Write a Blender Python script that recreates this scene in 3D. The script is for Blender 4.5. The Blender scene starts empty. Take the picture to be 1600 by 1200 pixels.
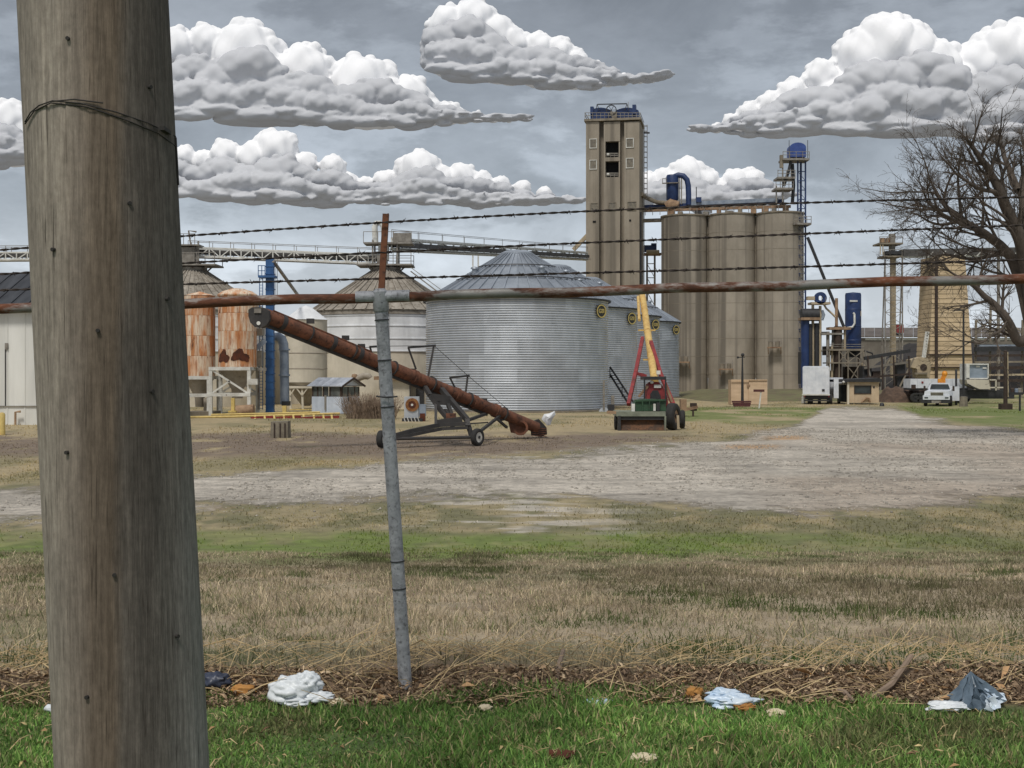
import bpy, math, random
import numpy as np
from mathutils import Vector, Matrix, noise as mnoise

random.seed(7)
rng = np.random.default_rng(7)
SC = bpy.context.scene
COL = SC.collection
PI = math.pi
# ------------------------------------------------------------------ camera, sky, sun, exposure
F, HY, CH = 2000.0, 578.0, 3.2          # focal length in photo pixels, horizon row, eye height above the yard
cam = bpy.data.objects.new('camera', bpy.data.cameras.new('camera'))
COL.objects.link(cam)
cam.location = (0, 0, CH)
cam.rotation_euler = (math.radians(90), 0, 0)
cam.data.sensor_width = 36
cam.data.lens = 36 * F / 1600
cam.data.shift_y = -(600 - HY) / 1600
cam.data.clip_start = 0.1
cam.data.clip_end = 30000
SC.camera = cam

SUN_EL, SUN_AZ = math.radians(58), math.radians(198)     # azimuth clockwise from +Y: behind the camera, to the left
sun_dir = Vector((math.sin(SUN_AZ) * math.cos(SUN_EL), math.cos(SUN_AZ) * math.cos(SUN_EL), math.sin(SUN_EL)))
sl = bpy.data.lights.new('sun', 'SUN')
sl.energy = 1.5
sl.angle = math.radians(12)
sl.color = (1.0, 0.955, 0.89)
so = bpy.data.objects.new('sun', sl)
COL.objects.link(so)
so.rotation_euler = sun_dir.to_track_quat('Z', 'Y').to_euler()
so.location = (0, 0, 60)

W = bpy.data.worlds.new('World')
SC.world = W
W.use_nodes = True
nt = W.node_tree
nt.nodes.clear()
def wn(t, **k):
    n = nt.nodes.new(t)
    for a, b in k.items():
        setattr(n, a, b)
    return n
wout = wn('ShaderNodeOutputWorld')
bg = wn('ShaderNodeBackground')
bg.inputs[1].default_value = 0.1
sky = wn('ShaderNodeTexSky', sky_type='NISHITA', sun_disc=False)
sky.sun_elevation = SUN_EL
sky.sun_rotation = SUN_AZ
sky.air_density = 1.0
sky.dust_density = 2.5
tc = wn('ShaderNodeTexCoord')
sep = wn('ShaderNodeSeparateXYZ')
nt.links.new(tc.outputs['Generated'], sep.inputs[0])
# overcast deck: pale near the horizon, greyer above, the same on every side
grad = wn('ShaderNodeValToRGB')
cr = grad.color_ramp
cr.elements[0].position = 0.0
cr.elements[0].color = (4.5, 4.85, 5.2, 1)
cr.elements[1].position = 0.30
cr.elements[1].color = (1.85, 2.0, 2.2, 1)
for pos, c in ((0.05, (4.1, 4.45, 4.85)), (0.13, (3.0, 3.32, 3.7)), (0.2, (2.3, 2.52, 2.8)), (0.6, (2.2, 2.35, 2.55))):
    e = cr.elements.new(pos)
    e.color = (*c, 1)
nt.links.new(sep.outputs[2], grad.inputs[0])
mp = wn('ShaderNodeMapping')
mp.inputs['Scale'].default_value = (3.2, 3.2, 7.0)
nt.links.new(tc.outputs['Generated'], mp.inputs[0])
n1 = wn('ShaderNodeTexNoise')
n1.inputs['Scale'].default_value = 1.9
n1.inputs['Detail'].default_value = 9
n1.inputs['Roughness'].default_value = 0.62
n1.inputs['Distortion'].default_value = 0.25
nt.links.new(mp.outputs[0], n1.inputs['Vector'])
mr = wn('ShaderNodeMapRange')
mr.inputs[1].default_value = 0.36
mr.inputs[2].default_value = 0.66
mr.inputs[3].default_value = 0.80
mr.inputs[4].default_value = 1.26
nt.links.new(n1.outputs[0], mr.inputs[0])
n2w = wn('ShaderNodeTexNoise')
n2w.inputs['Scale'].default_value = 2.1
n2w.inputs['Detail'].default_value = 10
n2w.inputs['Roughness'].default_value = 0.6
mp2 = wn('ShaderNodeMapping')
mp2.inputs['Location'].default_value = (3.1, 1.7, 0.4)
mp2.inputs['Scale'].default_value = (3.0, 3.0, 8.5)
nt.links.new(tc.outputs['Generated'], mp2.inputs[0])
nt.links.new(mp2.outputs[0], n2w.inputs['Vector'])
mr2 = wn('ShaderNodeMapRange', interpolation_type='SMOOTHSTEP')
mr2.inputs[1].default_value = 0.47
mr2.inputs[2].default_value = 0.56
mr2.inputs[3].default_value = 0.88
mr2.inputs[4].default_value = 1.16
nt.links.new(n2w.outputs[0], mr2.inputs[0])
mmul = wn('ShaderNodeMath', operation='MULTIPLY')
nt.links.new(mr.outputs[0], mmul.inputs[0])
nt.links.new(mr2.outputs[0], mmul.inputs[1])
mul = wn('ShaderNodeVectorMath', operation='SCALE')
nt.links.new(grad.outputs[0], mul.inputs[0])
nt.links.new(mmul.outputs[0], mul.inputs['Scale'])
mix = wn('ShaderNodeMix', data_type='RGBA')
mix.inputs['Factor'].default_value = 0.90
nt.links.new(sky.outputs[0], mix.inputs[6])
nt.links.new(mul.outputs[0], mix.inputs[7])
nt.links.new(mix.outputs[2], bg.inputs[0])
nt.links.new(bg.outputs[0], wout.inputs[0])
vs = SC.view_settings
vs.view_transform = 'Standard'
vs.look = 'None'
vs.exposure = 0.58
vs.gamma = 1
vs.use_curve_mapping = False

# ------------------------------------------------------------------ helpers
def X(px, d): return (px - 800) / F * d
def Z(py, d): return CH + (HY - py) / F * d
def P(px, py, d): return Vector((X(px, d), d, Z(py, d)))
def lin(c):
    return tuple(((v / 255) / 12.92 if v / 255 <= .04045 else ((v / 255 + .055) / 1.055) ** 2.4) for v in c)
def A(r, g, b, k=1.0):
    return tuple(min(v * k, .9) for v in lin((r, g, b)))

MATS = {}
def M(name, c1, c2=None, sc=2.0, rough=.8, metal=0.0, bump=0.0, bsc=30, st=(1, 1, 1), lo=.35, hi=.65,
      streak=0.0, ssc=1.3, sz=.05, slo=.46, shi=.66, sk=.30, sdet=6, rust=0.0, rsc=1.2, rst=(1, 1, 1), rnd=0.0, attr=None, c3=None, trans=0.0, rough_var=.0):
    """procedural surface: two-tone noise, optional vertical streaks, rust patches, per-object variation, bump"""
    if name in MATS:
        return MATS[name]
    m = bpy.data.materials.new(name)
    m.use_nodes = True
    t = m.node_tree
    N, L = t.nodes, t.links
    b = N['Principled BSDF']
    co_ = N.new('ShaderNodeTexCoord')
    class _C: outputs = {'Object': co_.outputs['Object']}
    co = _C()
    if rnd:                                                 # alike pieces must not repeat the same stains
        oi0 = N.new('ShaderNodeObjectInfo')
        sc0 = N.new('ShaderNodeVectorMath'); sc0.operation = 'SCALE'; sc0.inputs[0].default_value = (31.7, 17.3, 53.1)
        L.new(oi0.outputs['Random'], sc0.inputs['Scale'])
        ad0 = N.new('ShaderNodeVectorMath'); ad0.operation = 'ADD'
        L.new(co_.outputs['Object'], ad0.inputs[0]); L.new(sc0.outputs[0], ad0.inputs[1])
        co.outputs = {'Object': ad0.outputs[0]}
    def noise_(scale, stv, det=7, rg=.62):
        mpn = N.new('ShaderNodeMapping')
        mpn.inputs['Scale'].default_value = stv
        L.new(co.outputs['Object'], mpn.inputs[0])
        nn = N.new('ShaderNodeTexNoise')
        nn.inputs['Scale'].default_value = scale
        nn.inputs['Detail'].default_value = det
        nn.inputs['Roughness'].default_value = rg
        L.new(mpn.outputs[0], nn.inputs['Vector'])
        return nn.outputs[0]
    def rng_(src, a, bb, c=0., d=1.):
        r = N.new('ShaderNodeMapRange')
        for i, v in enumerate((a, bb, c, d)):
            r.inputs[i + 1].default_value = v
        L.new(src, r.inputs[0])
        return r.outputs[0]
    def mixc(f, a, bb, bt='MIX'):
        x = N.new('ShaderNodeMix')
        x.data_type = 'RGBA'
        x.blend_type = bt
        for sock, v in ((0, f), (6, a), (7, bb)):
            if hasattr(v, 'is_linked') or hasattr(v, 'links'):
                L.new(v, x.inputs[sock])
            elif isinstance(v, (int, float)):
                x.inputs[sock].default_value = v
            else:
                x.inputs[sock].default_value = (*v, 1)
        return x.outputs[2]
    c2 = c2 or tuple(v * .72 for v in c1)
    if attr:
        at = N.new('ShaderNodeAttribute')
        at.attribute_name = attr
        col = mixc(rng_(noise_(sc, st), lo, hi, 0, 1), mixc(1.0, at.outputs[0], c1, 'MULTIPLY'), mixc(1.0, at.outputs[0], c2, 'MULTIPLY'))
    else:
        col = mixc(rng_(noise_(sc, st), lo, hi), c1, c2)
    if c3:
        col = mixc(rng_(noise_(sc * 4.3, st), .52, .70), col, c3)
    if streak:
        s = rng_(noise_(ssc, (1, 1, sz), sdet, .7 if sdet > 4 else .5), slo, shi, 0, streak)
        col = mixc(s, col, tuple(v * sk for v in c1))
    rmask = None
    if rust:
        thr = 0.68 - rust * .36
        rmask = rng_(noise_(rsc, rst, 9, .7), thr, thr + .09)
        rc = mixc(rng_(noise_(rsc * 4, rst), .35, .65), A(124, 74, 48), A(70, 44, 32))
        col = mixc(rmask, col, rc)
    if rnd:
        oi = N.new('ShaderNodeObjectInfo')
        v = rng_(oi.outputs['Random'], 0, 1, 1 - rnd, 1 + rnd)
        h = N.new('ShaderNodeHueSaturation')
        L.new(v, h.inputs['Value'])
        L.new(col, h.inputs['Color'])
        col = h.outputs[0]
    L.new(col, b.inputs['Base Color'])
    b.inputs['Roughness'].default_value = rough
    b.inputs['Metallic'].default_value = metal
    if rmask is not None and metal:
        L.new(rng_(rmask, 0, 1, metal, 0.0), b.inputs['Metallic'])
        L.new(rng_(rmask, 0, 1, rough, .9), b.inputs['Roughness'])
    elif rough_var:
        L.new(rng_(noise_(sc * 2, st), .3, .7, rough - rough_var, rough + rough_var), b.inputs['Roughness'])
    if bump:
        bn = N.new('ShaderNodeBump')
        bn.inputs['Strength'].default_value = bump
        bn.inputs['Distance'].default_value = .05
        L.new(noise_(bsc, st, 6), bn.inputs['Height'])
        L.new(bn.outputs[0], b.inputs['Normal'])
    MATS[name] = m
    return m

ORIG = {}
class MB:
    """collects verts and faces for one mesh object (world coordinates)"""
    def __init__(s):
        s.v, s.f = [], []
    def add(s, vs_, fs):
        n = len(s.v)
        s.v.extend([tuple(q) for q in vs_])
        s.f.extend([tuple(i + n for i in q) for q in fs])
        return s
    def hexa(s, p):
        return s.add(p, [(0, 3, 2, 1), (4, 5, 6, 7), (0, 1, 5, 4), (1, 2, 6, 5), (2, 3, 7, 6), (3, 0, 4, 7)])
    def box(s, c, z, R=None):
        c = Vector(c)
        h = [v / 2 for v in z]
        pts = [Vector(q) for q in ((-h[0], -h[1], -h[2]), (h[0], -h[1], -h[2]), (h[0], h[1], -h[2]), (-h[0], h[1], -h[2]),
                                    (-h[0], -h[1], h[2]), (h[0], -h[1], h[2]), (h[0], h[1], h[2]), (-h[0], h[1], h[2]))]
        if R is not None:
            pts = [R @ q for q in pts]
        return s.hexa([c + q for q in pts])
    def px(s, x0, y0, x1, y1, d, dep):
        """box whose front face fills photo rows/columns at depth d and runs back by dep metres"""
        a, b_ = X(x0, d), X(x1, d)
        t, bo = Z(y0, d), Z(y1, d)
        return s.box(((a + b_) / 2, d + dep / 2, (t + bo) / 2), (abs(b_ - a), dep, abs(t - bo)))
    def bar(s, p0, p1, w, h=None):
        p0, p1 = Vector(p0), Vector(p1)
        h = h or w
        d = (p1 - p0).normalized()
        up = Vector((0, 0, 1)) if abs(d.z) < .95 else Vector((0, 1, 0))
        r = d.cross(up).normalized() * (w / 2)
        u = r.cross(d).normalized() * (h / 2)
        return s.hexa([p0 - r - u, p0 + r - u, p1 + r - u, p1 - r - u, p0 - r + u, p0 + r + u, p1 + r + u, p1 - r + u])
    def tube(s, pts, r, n=8, cap=True):
        pts = [Vector(p) for p in pts]
        rs = r if isinstance(r, (list, tuple)) else [r] * len(pts)
        base = len(s.v)
        prev = None
        for i, p in enumerate(pts):
            d = (pts[min(i + 1, len(pts) - 1)] - pts[max(i - 1, 0)]).normalized()
            if prev is None:
                up = Vector((0, 0, 1)) if abs(d.z) < .9 else Vector((1, 0, 0))
                a = d.cross(up).normalized()
            else:
                a = (prev - d * prev.dot(d)).normalized()
            prev = a
            b_ = d.cross(a)
            for k in range(n):
                t = 2 * PI * k / n
                s.v.append(tuple(p + (a * math.cos(t) + b_ * math.sin(t)) * rs[i]))
        for i in range(len(pts) - 1):
            for k in range(n):
                q, w = base + i * n, base + (i + 1) * n
                s.f.append((q + k, q + (k + 1) % n, w + (k + 1) % n, w + k))
        if cap:
            s.f.append(tuple(base + k for k in reversed(range(n))))
            e = base + (len(pts) - 1) * n
            s.f.append(tuple(e + k for k in range(n)))
        return s
    def lathe(s, c, prof, n=32, a0=0., a1=2 * PI, rz=0.):
        full = abs(a1 - a0 - 2 * PI) < 1e-6
        m = n if full else n + 1
        base = len(s.v)
        for (r, z) in prof:
            for k in range(m):
                t = a0 + (a1 - a0) * k / n + rz
                s.v.append((c[0] + r * math.sin(t), c[1] - r * math.cos(t), c[2] + z))
        for i in range(len(prof) - 1):
            for k in range(n):
                k2 = (k + 1) % m
                q, w = base + i * m, base + (i + 1) * m
                s.f.append((q + k, q + k2, w + k2, w + k))
        return s
    def disc(s, c, nrm, r, th, n=24, r_in=0.0):
        nrm = Vector(nrm).normalized()
        c = Vector(c)
        if r_in <= 0:
            return s.tube([c, c + nrm * th], r, n)
        up = Vector((0, 0, 1)) if abs(nrm.z) < .9 else Vector((1, 0, 0))
        a = nrm.cross(up).normalized()
        b_ = nrm.cross(a)
        base = len(s.v)
        for k in range(n):
            t = 2 * PI * k / n
            e = a * math.cos(t) + b_ * math.sin(t)
            s.v += [tuple(c + e * r_in), tuple(c + e * r), tuple(c + e * r + nrm * th), tuple(c + e * r_in + nrm * th)]
        for k in range(n):
            q, w = base + 4 * k, base + 4 * ((k + 1) % n)
            for j in range(4):
                s.f.append((q + j, w + j, w + (j + 1) % 4, q + (j + 1) % 4))
        return s
    def prism(s, pts, ext):
        """closed polygon extruded by vector ext"""
        n = len(pts)
        pts = [Vector(p) for p in pts]
        e = Vector(ext)
        return s.add([*pts, *[p + e for p in pts]], [tuple(reversed(range(n))), tuple(range(n, 2 * n))] +
                     [(i, (i + 1) % n, n + (i + 1) % n, n + i) for i in range(n)])
    def ball(s, c, r, nu=12, nv=8, f=None):
        base = len(s.v)
        r = (r, r, r) if isinstance(r, (int, float)) else r
        for j in range(nv + 1):
            ph = PI * j / nv
            for i in range(nu):
                t = 2 * PI * i / nu
                e = Vector((math.sin(ph) * math.cos(t), math.sin(ph) * math.sin(t), math.cos(ph)))
                k = f(e) if f else 1
                s.v.append((c[0] + e.x * r[0] * k, c[1] + e.y * r[1] * k, c[2] + e.z * r[2] * k))
        for j in range(nv):
            for i in range(nu):
                a, b_ = base + j * nu + i, base + j * nu + (i + 1) % nu
                s.f.append((a, a + nu, b_ + nu, b_))
        return s
    def build(s, name, mat, parent=None, smooth=False, angle=40):
        me = bpy.data.meshes.new(name)
        o = Vector((0, 0, 0))
        if parent is not None:
            o = ORIG[parent.name]
            vs_ = [(v[0] - o.x, v[1] - o.y, v[2] - o.z) for v in s.v]
        else:
            vs_ = s.v
        me.from_pydata(vs_, [], s.f)
        me.materials.append(mat)
        if smooth:
            me.polygons.foreach_set('use_smooth', [True] * len(me.polygons))
            me.set_sharp_from_angle(angle=math.radians(angle))
        me.update()
        ob = bpy.data.objects.new(name, me)
        COL.objects.link(ob)
        if parent is not None:
            ob.parent = parent
            ORIG[ob.name] = o if True else None
        return ob

def tag(o, label=None, cat=None, group=None, kind=None):
    if label: o['label'] = label
    if cat: o['category'] = cat
    if group: o['group'] = group
    if kind: o['kind'] = kind
    return o
def thing(name, loc, label, cat, group=None):
    o = bpy.data.objects.new(name, None)
    o.empty_display_size = .3
    COL.objects.link(o)
    o.location = loc
    ORIG[o.name] = Vector(loc)
    return tag(o, label, cat, group)
def single(mb, name, mat, label, cat, group=None, smooth=False, kind=None, angle=40):
    """a thing that is one mesh; its origin is put at its base"""
    a = np.array(mb.v)
    o = Vector(((a[:, 0].min() + a[:, 0].max()) / 2, (a[:, 1].min() + a[:, 1].max()) / 2, a[:, 2].min()))
    mb.v = [(v[0] - o.x, v[1] - o.y, v[2] - o.z) for v in mb.v]
    ob = mb.build(name, mat, None, smooth, angle)
    ob.location = o
    ORIG[ob.name] = o
    return tag(ob, label, cat, group, kind)
def inst(src, parent, loc=(0, 0, 0), rz=0., name=None, scale=None):
    """a part that shares mesh data with src"""
    c = bpy.data.objects.new(name or src.name, src if isinstance(src, bpy.types.Mesh) else src.data)
    COL.objects.link(c)
    c.parent = parent
    c.location = loc
    c.rotation_euler = (0, 0, rz)
    if scale: c.scale = scale
    return c
def mesh_of(mb, name, mat, smooth=False):
    me = bpy.data.meshes.new(name)
    me.from_pydata(mb.v, [], mb.f)
    me.materials.append(mat)
    if smooth:
        me.polygons.foreach_set('use_smooth', [True] * len(me.polygons))
        me.set_sharp_from_angle(angle=math.radians(40))
    return me
def copy_tree(o, parent=None):
    c = o.copy()
    COL.objects.link(c)
    c.parent = parent
    for ch in o.children:
        copy_tree(ch, c)
    return c
def np_obj(name, V, Fc, mat, kind=None, label=None, cat=None, smooth=False, col=None):
    """big mesh from numpy arrays; Fc is (n,3) or (n,4)"""
    me = bpy.data.meshes.new(name)
    k = Fc.shape[1]
    me.vertices.add(len(V)); me.vertices.foreach_set('co', np.asarray(V, np.float32).ravel())
    me.loops.add(Fc.size); me.loops.foreach_set('vertex_index', np.asarray(Fc, np.int32).ravel())
    me.polygons.add(len(Fc)); me.polygons.foreach_set('loop_start', np.arange(0, Fc.size, k, dtype=np.int32))
    if smooth: me.polygons.foreach_set('use_smooth', np.ones(len(Fc), bool))
    me.update(calc_edges=True)
    if col is not None:
        at = me.color_attributes.new('col', 'FLOAT_COLOR', 'POINT')
        c4 = np.ones((len(V), 4), np.float32); c4[:, :3] = col
        at.data.foreach_set('color', c4.ravel())
    me.materials.append(mat)
    ob = bpy.data.objects.new(name, me)
    COL.objects.link(ob)
    return tag(ob, label, cat, None, kind)
def fbm(x, y, sc, seed=0, octv=4):
    """cheap tileless value noise on arrays, 0..1"""
    out = np.zeros_like(x, dtype=float); amp = 1.; tot = 0.
    for o in range(octv):
        xs, ys = x * sc + seed * 17.3 + o * 5.1, y * sc + seed * 9.7 + o * 3.3
        xi, yi = np.floor(xs), np.floor(ys)
        u, v = xs - xi, ys - yi
        u, v = u * u * (3 - 2 * u), v * v * (3 - 2 * v)
        def h(a, b_):
            q = np.sin(a * 127.1 + b_ * 311.7 + seed * 1.7) * 43758.5453
            return q - np.floor(q)
        out += amp * (h(xi, yi) * (1 - u) * (1 - v) + h(xi + 1, yi) * u * (1 - v) + h(xi, yi + 1) * (1 - u) * v + h(xi + 1, yi + 1) * u * v)
        tot += amp; amp *= .5; sc *= 2.03
    return out / tot
# ------------------------------------------------------------------ ground
GD = [-60, 0, 4.6, 5.4, 6.0, 6.6, 8.5, 14, 19, 23, 30]
GZ = [1.45, 1.52, 1.60, 1.655, 1.69, 1.67, 1.42, .84, .30, .03, 0]
def gz(x, d):
    x, d = np.asarray(x, float), np.asarray(d, float)
    z = np.interp(d, GD, GZ)
    near = np.clip((30 - d) / 20, 0, 1)
    z = z + (fbm(x, d, .9, 3, 4) - .5) * .09 * near + (fbm(x, d, .16, 5, 4) - .5) * .10 * np.clip((d - 20) / 20, 0, 1) * np.clip((160 - d) / 40, 0, 1)
    # dirt ridge under the fence
    z = z + .060 * np.exp(-((d - 6.14) / .13) ** 2) * (.2 + 1.3 * fbm(x, d, 1.7, 8, 4))
    return z
def gz1(x, d): return float(gz(np.array([x]), np.array([d]))[0])

dr = np.concatenate([[-60, -25, -8, 0, 2.5, 3.6], np.geomspace(4.4, 230, 620), [300, 450, 800, 1600, 3500, 8000]])
uc = np.concatenate([[-9, -5, -2.5, -1.4, -.9], np.linspace(-.62, .62, 340), [.9, 1.4, 2.5, 5, 9]])
DD, UU = np.meshgrid(dr, uc, indexing='ij')
XX = UU * np.maximum(DD, 4.0)
ZZ = gz(XX, DD)
def to_px(x, d, z):
    dd = np.maximum(d, 3.0)
    return 800 + x / dd * F, HY + (CH - z) / dd * F
QX, QY = to_px(XX, DD, np.interp(DD, GD, GZ))
ROADT = ([-400, 0, 300, 600, 760, 900, 1100, 1200, 1250, 1275, 1300, 1400, 1440, 1500, 1600, 2000],
         [780, 758, 742, 722, 712, 702, 687, 673, 660, 644, 635, 635, 650, 660, 672, 690])
ROADB = ([-400, 0, 150, 300, 500, 620, 760, 900, 1000, 1100, 1300, 1450, 1600, 2000],
         [835, 826, 822, 800, 792, 784, 779, 784, 796, 804, 808, 798, 782, 770])
def road_mask(qx, qy):
    """signed pixel-like distance inside the gravel, softened"""
    a = qy - np.interp(qx, *ROADT)
    b_ = np.interp(qx, *ROADB) - qy
    sc_ = np.clip((qy - 590) / 120, .12, 2)
    return np.minimum(a, b_) / (26 * sc_)
def S01(a, b_, v):
    t = np.clip((v - a) / (b_ - a), 0, 1)
    return t * t * (3 - 2 * t)
C_weed, C_soil, C_dry = np.array(A(86, 104, 58)), np.array(A(124, 104, 82)), np.array(A(170, 154, 128))
C_green, C_dirt, C_tan = np.array(A(116, 130, 66)), np.array(A(128, 113, 97)), np.array(A(170, 154, 120))
C_olive, C_grav = np.array(A(122, 118, 86)), np.array(A(198, 190, 177))
def ground_col(x, d, qx, qy):
    n1_, n2_, n3_ = fbm(x, d * .6, .35, 1), fbm(x, d * .5, 1.3, 2), fbm(x, d * .45, .12, 4)
    c = np.empty(x.shape + (3,))
    c[:] = C_dry
    def put(mask, colr):
        c[:] = c * (1 - mask[..., None]) + colr * mask[..., None]
    jit = (n1_ - .5) * 40 + (n2_ - .5) * 30
    put(S01(.52, .68, n1_) * .75, C_olive)
    put(S01(.6, .7, n2_) * .6, C_soil * 1.15)
    # fence strip and verge
    put(S01(1030, 1062, qy + jit * .6), C_soil)
    put(S01(1100, 1116, qy + jit * .4), C_weed)
    # green stripe past the dry grass, patchy towards the right
    gs = S01(885, 868, qy + jit * .5)
    put(gs, C_olive)
    put(gs * S01(826, 842, qy + jit * .3) * np.clip(1.4 - S01(1050, 1300, qx) * .9 + (n1_ - .5), 0, 1), C_green * .95)
    put(gs * S01(838, 826, qy + jit * .3) * S01(.42, .58, n2_) * .7, C_tan)
    put(gs * S01(840, 830, qy) * S01(.54, .62, fbm(x * .35, d, 1.6, 9)) * S01(560, 700, qx) * S01(1080, 850, qx) * .8, C_grav * .95)
    put(gs * S01(.50, .66, fbm(x, d * .7, 2.4, 14)) * .35, C_olive * .8)
    put(gs * S01(.58, .7, fbm(x, d * .5, 1.1, 15)) * .28, C_tan)
    # beyond the gravel
    far = S01(4, -4, qy - np.interp(qx, *ROADT))
    put(far, C_tan)
    put(far * S01(.46, .6, n1_) * .6, C_olive)
    left = S01(1150, 1000, qx)
    put(far * left * S01(672, 684, qy + jit * .3) * S01(724, 708, qy + jit * .3) * S01(.3, .5, n2_ * .6 + n1_ * .4), C_dirt)
    put(far * S01(1040, 1080, qx) * S01(668, 655, qy + jit * .1) * S01(634, 640, qy) * S01(.3, .5, n1_) * .8, C_green * .9)
    put(far * S01(1370, 1420, qx) * S01(.38, .55, n2_) * .75, C_green * .85)
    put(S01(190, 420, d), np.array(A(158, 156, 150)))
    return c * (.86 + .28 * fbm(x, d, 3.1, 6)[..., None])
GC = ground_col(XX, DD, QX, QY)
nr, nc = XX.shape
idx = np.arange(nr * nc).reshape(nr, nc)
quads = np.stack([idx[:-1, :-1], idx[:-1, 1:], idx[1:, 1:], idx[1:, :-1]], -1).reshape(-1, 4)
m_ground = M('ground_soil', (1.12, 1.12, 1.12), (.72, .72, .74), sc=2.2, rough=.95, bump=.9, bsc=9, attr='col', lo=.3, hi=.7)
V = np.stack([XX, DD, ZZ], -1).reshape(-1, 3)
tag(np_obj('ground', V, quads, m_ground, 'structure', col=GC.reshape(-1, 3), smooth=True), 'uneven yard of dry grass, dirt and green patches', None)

# gravel road: its own sheet a few millimetres up, ragged where it thins out into the grass
m_grav = M('gravel', (1.22, 1.21, 1.20), (.66, .655, .65), sc=2.6, rough=.95, bump=1.0, bsc=16, attr='col', lo=.34, hi=.66, c3=A(134, 126, 117))
gt = m_grav.node_tree
_at = gt.nodes.new('ShaderNodeAttribute'); _at.attribute_name = 'edge'
_co = gt.nodes.new('ShaderNodeTexCoord')
_mp = gt.nodes.new('ShaderNodeMapping'); _mp.inputs['Scale'].default_value = (1, .55, 1)
gt.links.new(_co.outputs['Object'], _mp.inputs[0])
_nn = gt.nodes.new('ShaderNodeTexNoise'); _nn.inputs['Scale'].default_value = .9; _nn.inputs['Detail'].default_value = 10; _nn.inputs['Roughness'].default_value = .72
gt.links.new(_mp.outputs[0], _nn.inputs['Vector'])
_ad = gt.nodes.new('ShaderNodeMath'); _ad.operation = 'ADD'
gt.links.new(_at.outputs['Fac'], _ad.inputs[0]); gt.links.new(_nn.outputs[0], _ad.inputs[1])
_r = gt.nodes.new('ShaderNodeMapRange'); _r.inputs[1].default_value = .55; _r.inputs[2].default_value = .75
gt.links.new(_ad.outputs[0], _r.inputs[0])
gt.links.new(_r.outputs[0], gt.nodes['Principled BSDF'].inputs['Alpha'])
dr2 = np.geomspace(23.5, 125, 420)
uc2 = np.linspace(-.62, .62, 420)
D2, U2 = np.meshgrid(dr2, uc2, indexing='ij')
X2 = U2 * D2
Z2 = gz(X2, D2)
q2x, q2y = to_px(X2, D2, np.interp(D2, GD, GZ))
edge = np.clip(road_mask(q2x, q2y) * .55 + (fbm(X2, D2, .22, 12) - .5) * .6, -1, 1)
i2 = np.arange(D2.size).reshape(D2.shape)
fq = np.stack([i2[:-1, :-1], i2[:-1, 1:], i2[1:, 1:], i2[1:, :-1]], -1).reshape(-1, 4)
keep = edge.ravel()[fq].max(1) > -.42
fq = fq[keep]
used = np.unique(fq); remap = -np.ones(D2.size, int); remap[used] = np.arange(len(used))
gcol = np.empty(D2.shape + (3,)); gcol[:] = C_grav
tr = fbm(X2, D2 * .4, .5, 21); sand = fbm(X2, D2 * .5, .11, 23)
gcol *= (.74 + .5 * tr)[..., None]
trk = fbm(X2 * .10, D2, .75, 27); gcol *= (1 - .22 * S01(.52, .66, trk))[..., None]
gcol = gcol * (1 - .35 * S01(.5, .7, sand)[..., None]) + np.array(A(170, 146, 122)) * .35 * S01(.5, .7, sand)[..., None]
wet = S01(.60, .72, fbm(X2 * .6, D2, .9, 25)); gcol *= (1 - .25 * wet)[..., None]
for (cx, cy, rx, ry) in ((1172, 699, 44, 4.2), (1228, 684, 34, 3.0), (400, 796, 60, 5)):
    e_ = np.exp(-((q2x - cx) / rx) ** 4 - ((q2y - cy) / ry) ** 4)[..., None] * .85
    gcol = gcol * (1 - e_) + np.array(A(188, 148, 102)) * e_
road = np_obj('gravel_road', np.stack([X2, D2, Z2 + .006], -1).reshape(-1, 3)[used], remap[fq], m_grav, 'structure', col=gcol.reshape(-1, 3)[used], smooth=True)
ea = road.data.attributes.new('edge', 'FLOAT', 'POINT')
ea.data.foreach_set('value', edge.ravel()[used].astype(np.float32))
tag(road, 'pale grey gravel track curving across the yard', None)

# ------------------------------------------------------------------ grass, weeds, litter that nobody could count
def blades(x, d, h, w, lean, col, colvar=.18, up=.35, name='grass', label='', cat=None, mat=None, green=None):
    n = len(x)
    z = gz(x, d) - .005
    az = rng.uniform(0, 2 * PI, n)
    ln = lean * rng.uniform(.2, 1.2, n)
    dx, dy = np.cos(az) * ln * h, np.sin(az) * ln * h
    hh = h * np.sqrt(np.clip(1 - ln ** 2, .10, 1))
    sa = rng.uniform(0, 2 * PI, n)
    wx, wy = np.cos(sa) * w / 2, np.sin(sa) * w / 2
    b0 = np.stack([x - wx, d - wy, z], -1); b1 = np.stack([x + wx, d + wy, z], -1)
    mx, my, mz = x + dx * .38, d + dy * .38, z + hh * .62
    m0 = np.stack([mx - wx * .8, my - wy * .8, mz], -1); m1 = np.stack([mx + wx * .8, my + wy * .8, mz], -1)
    t = np.stack([x + dx, d + dy, z + hh], -1)
    V = np.stack([b0, b1, m0, m1, t], 1).reshape(-1, 3)
    o = np.arange(n)[:, None] * 5
    Fc = np.concatenate([o + np.array([[0, 1, 3]]), o + np.array([[0, 3, 2]]), o + np.array([[2, 3, 4]])])
    k = 1 + rng.normal(0, colvar, n)
    C = np.repeat((col * np.clip(k, .4, 1.8)[:, None]), 5, 0)
    return np_obj(name, V, Fc, mat, 'stuff', label, cat, col=C)
m_grass = M('grass_blade', (1, 1, 1), (.85, .88, .8), sc=3, rough=.75, attr='col')
_g = m_grass.node_tree; _p = _g.nodes['Principled BSDF']; _p.inputs['Specular IOR Level'].default_value = .2
_tr = _g.nodes.new('ShaderNodeBsdfTranslucent'); _mx = _g.nodes.new('ShaderNodeMixShader'); _mx.inputs[0].default_value = .42
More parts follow.
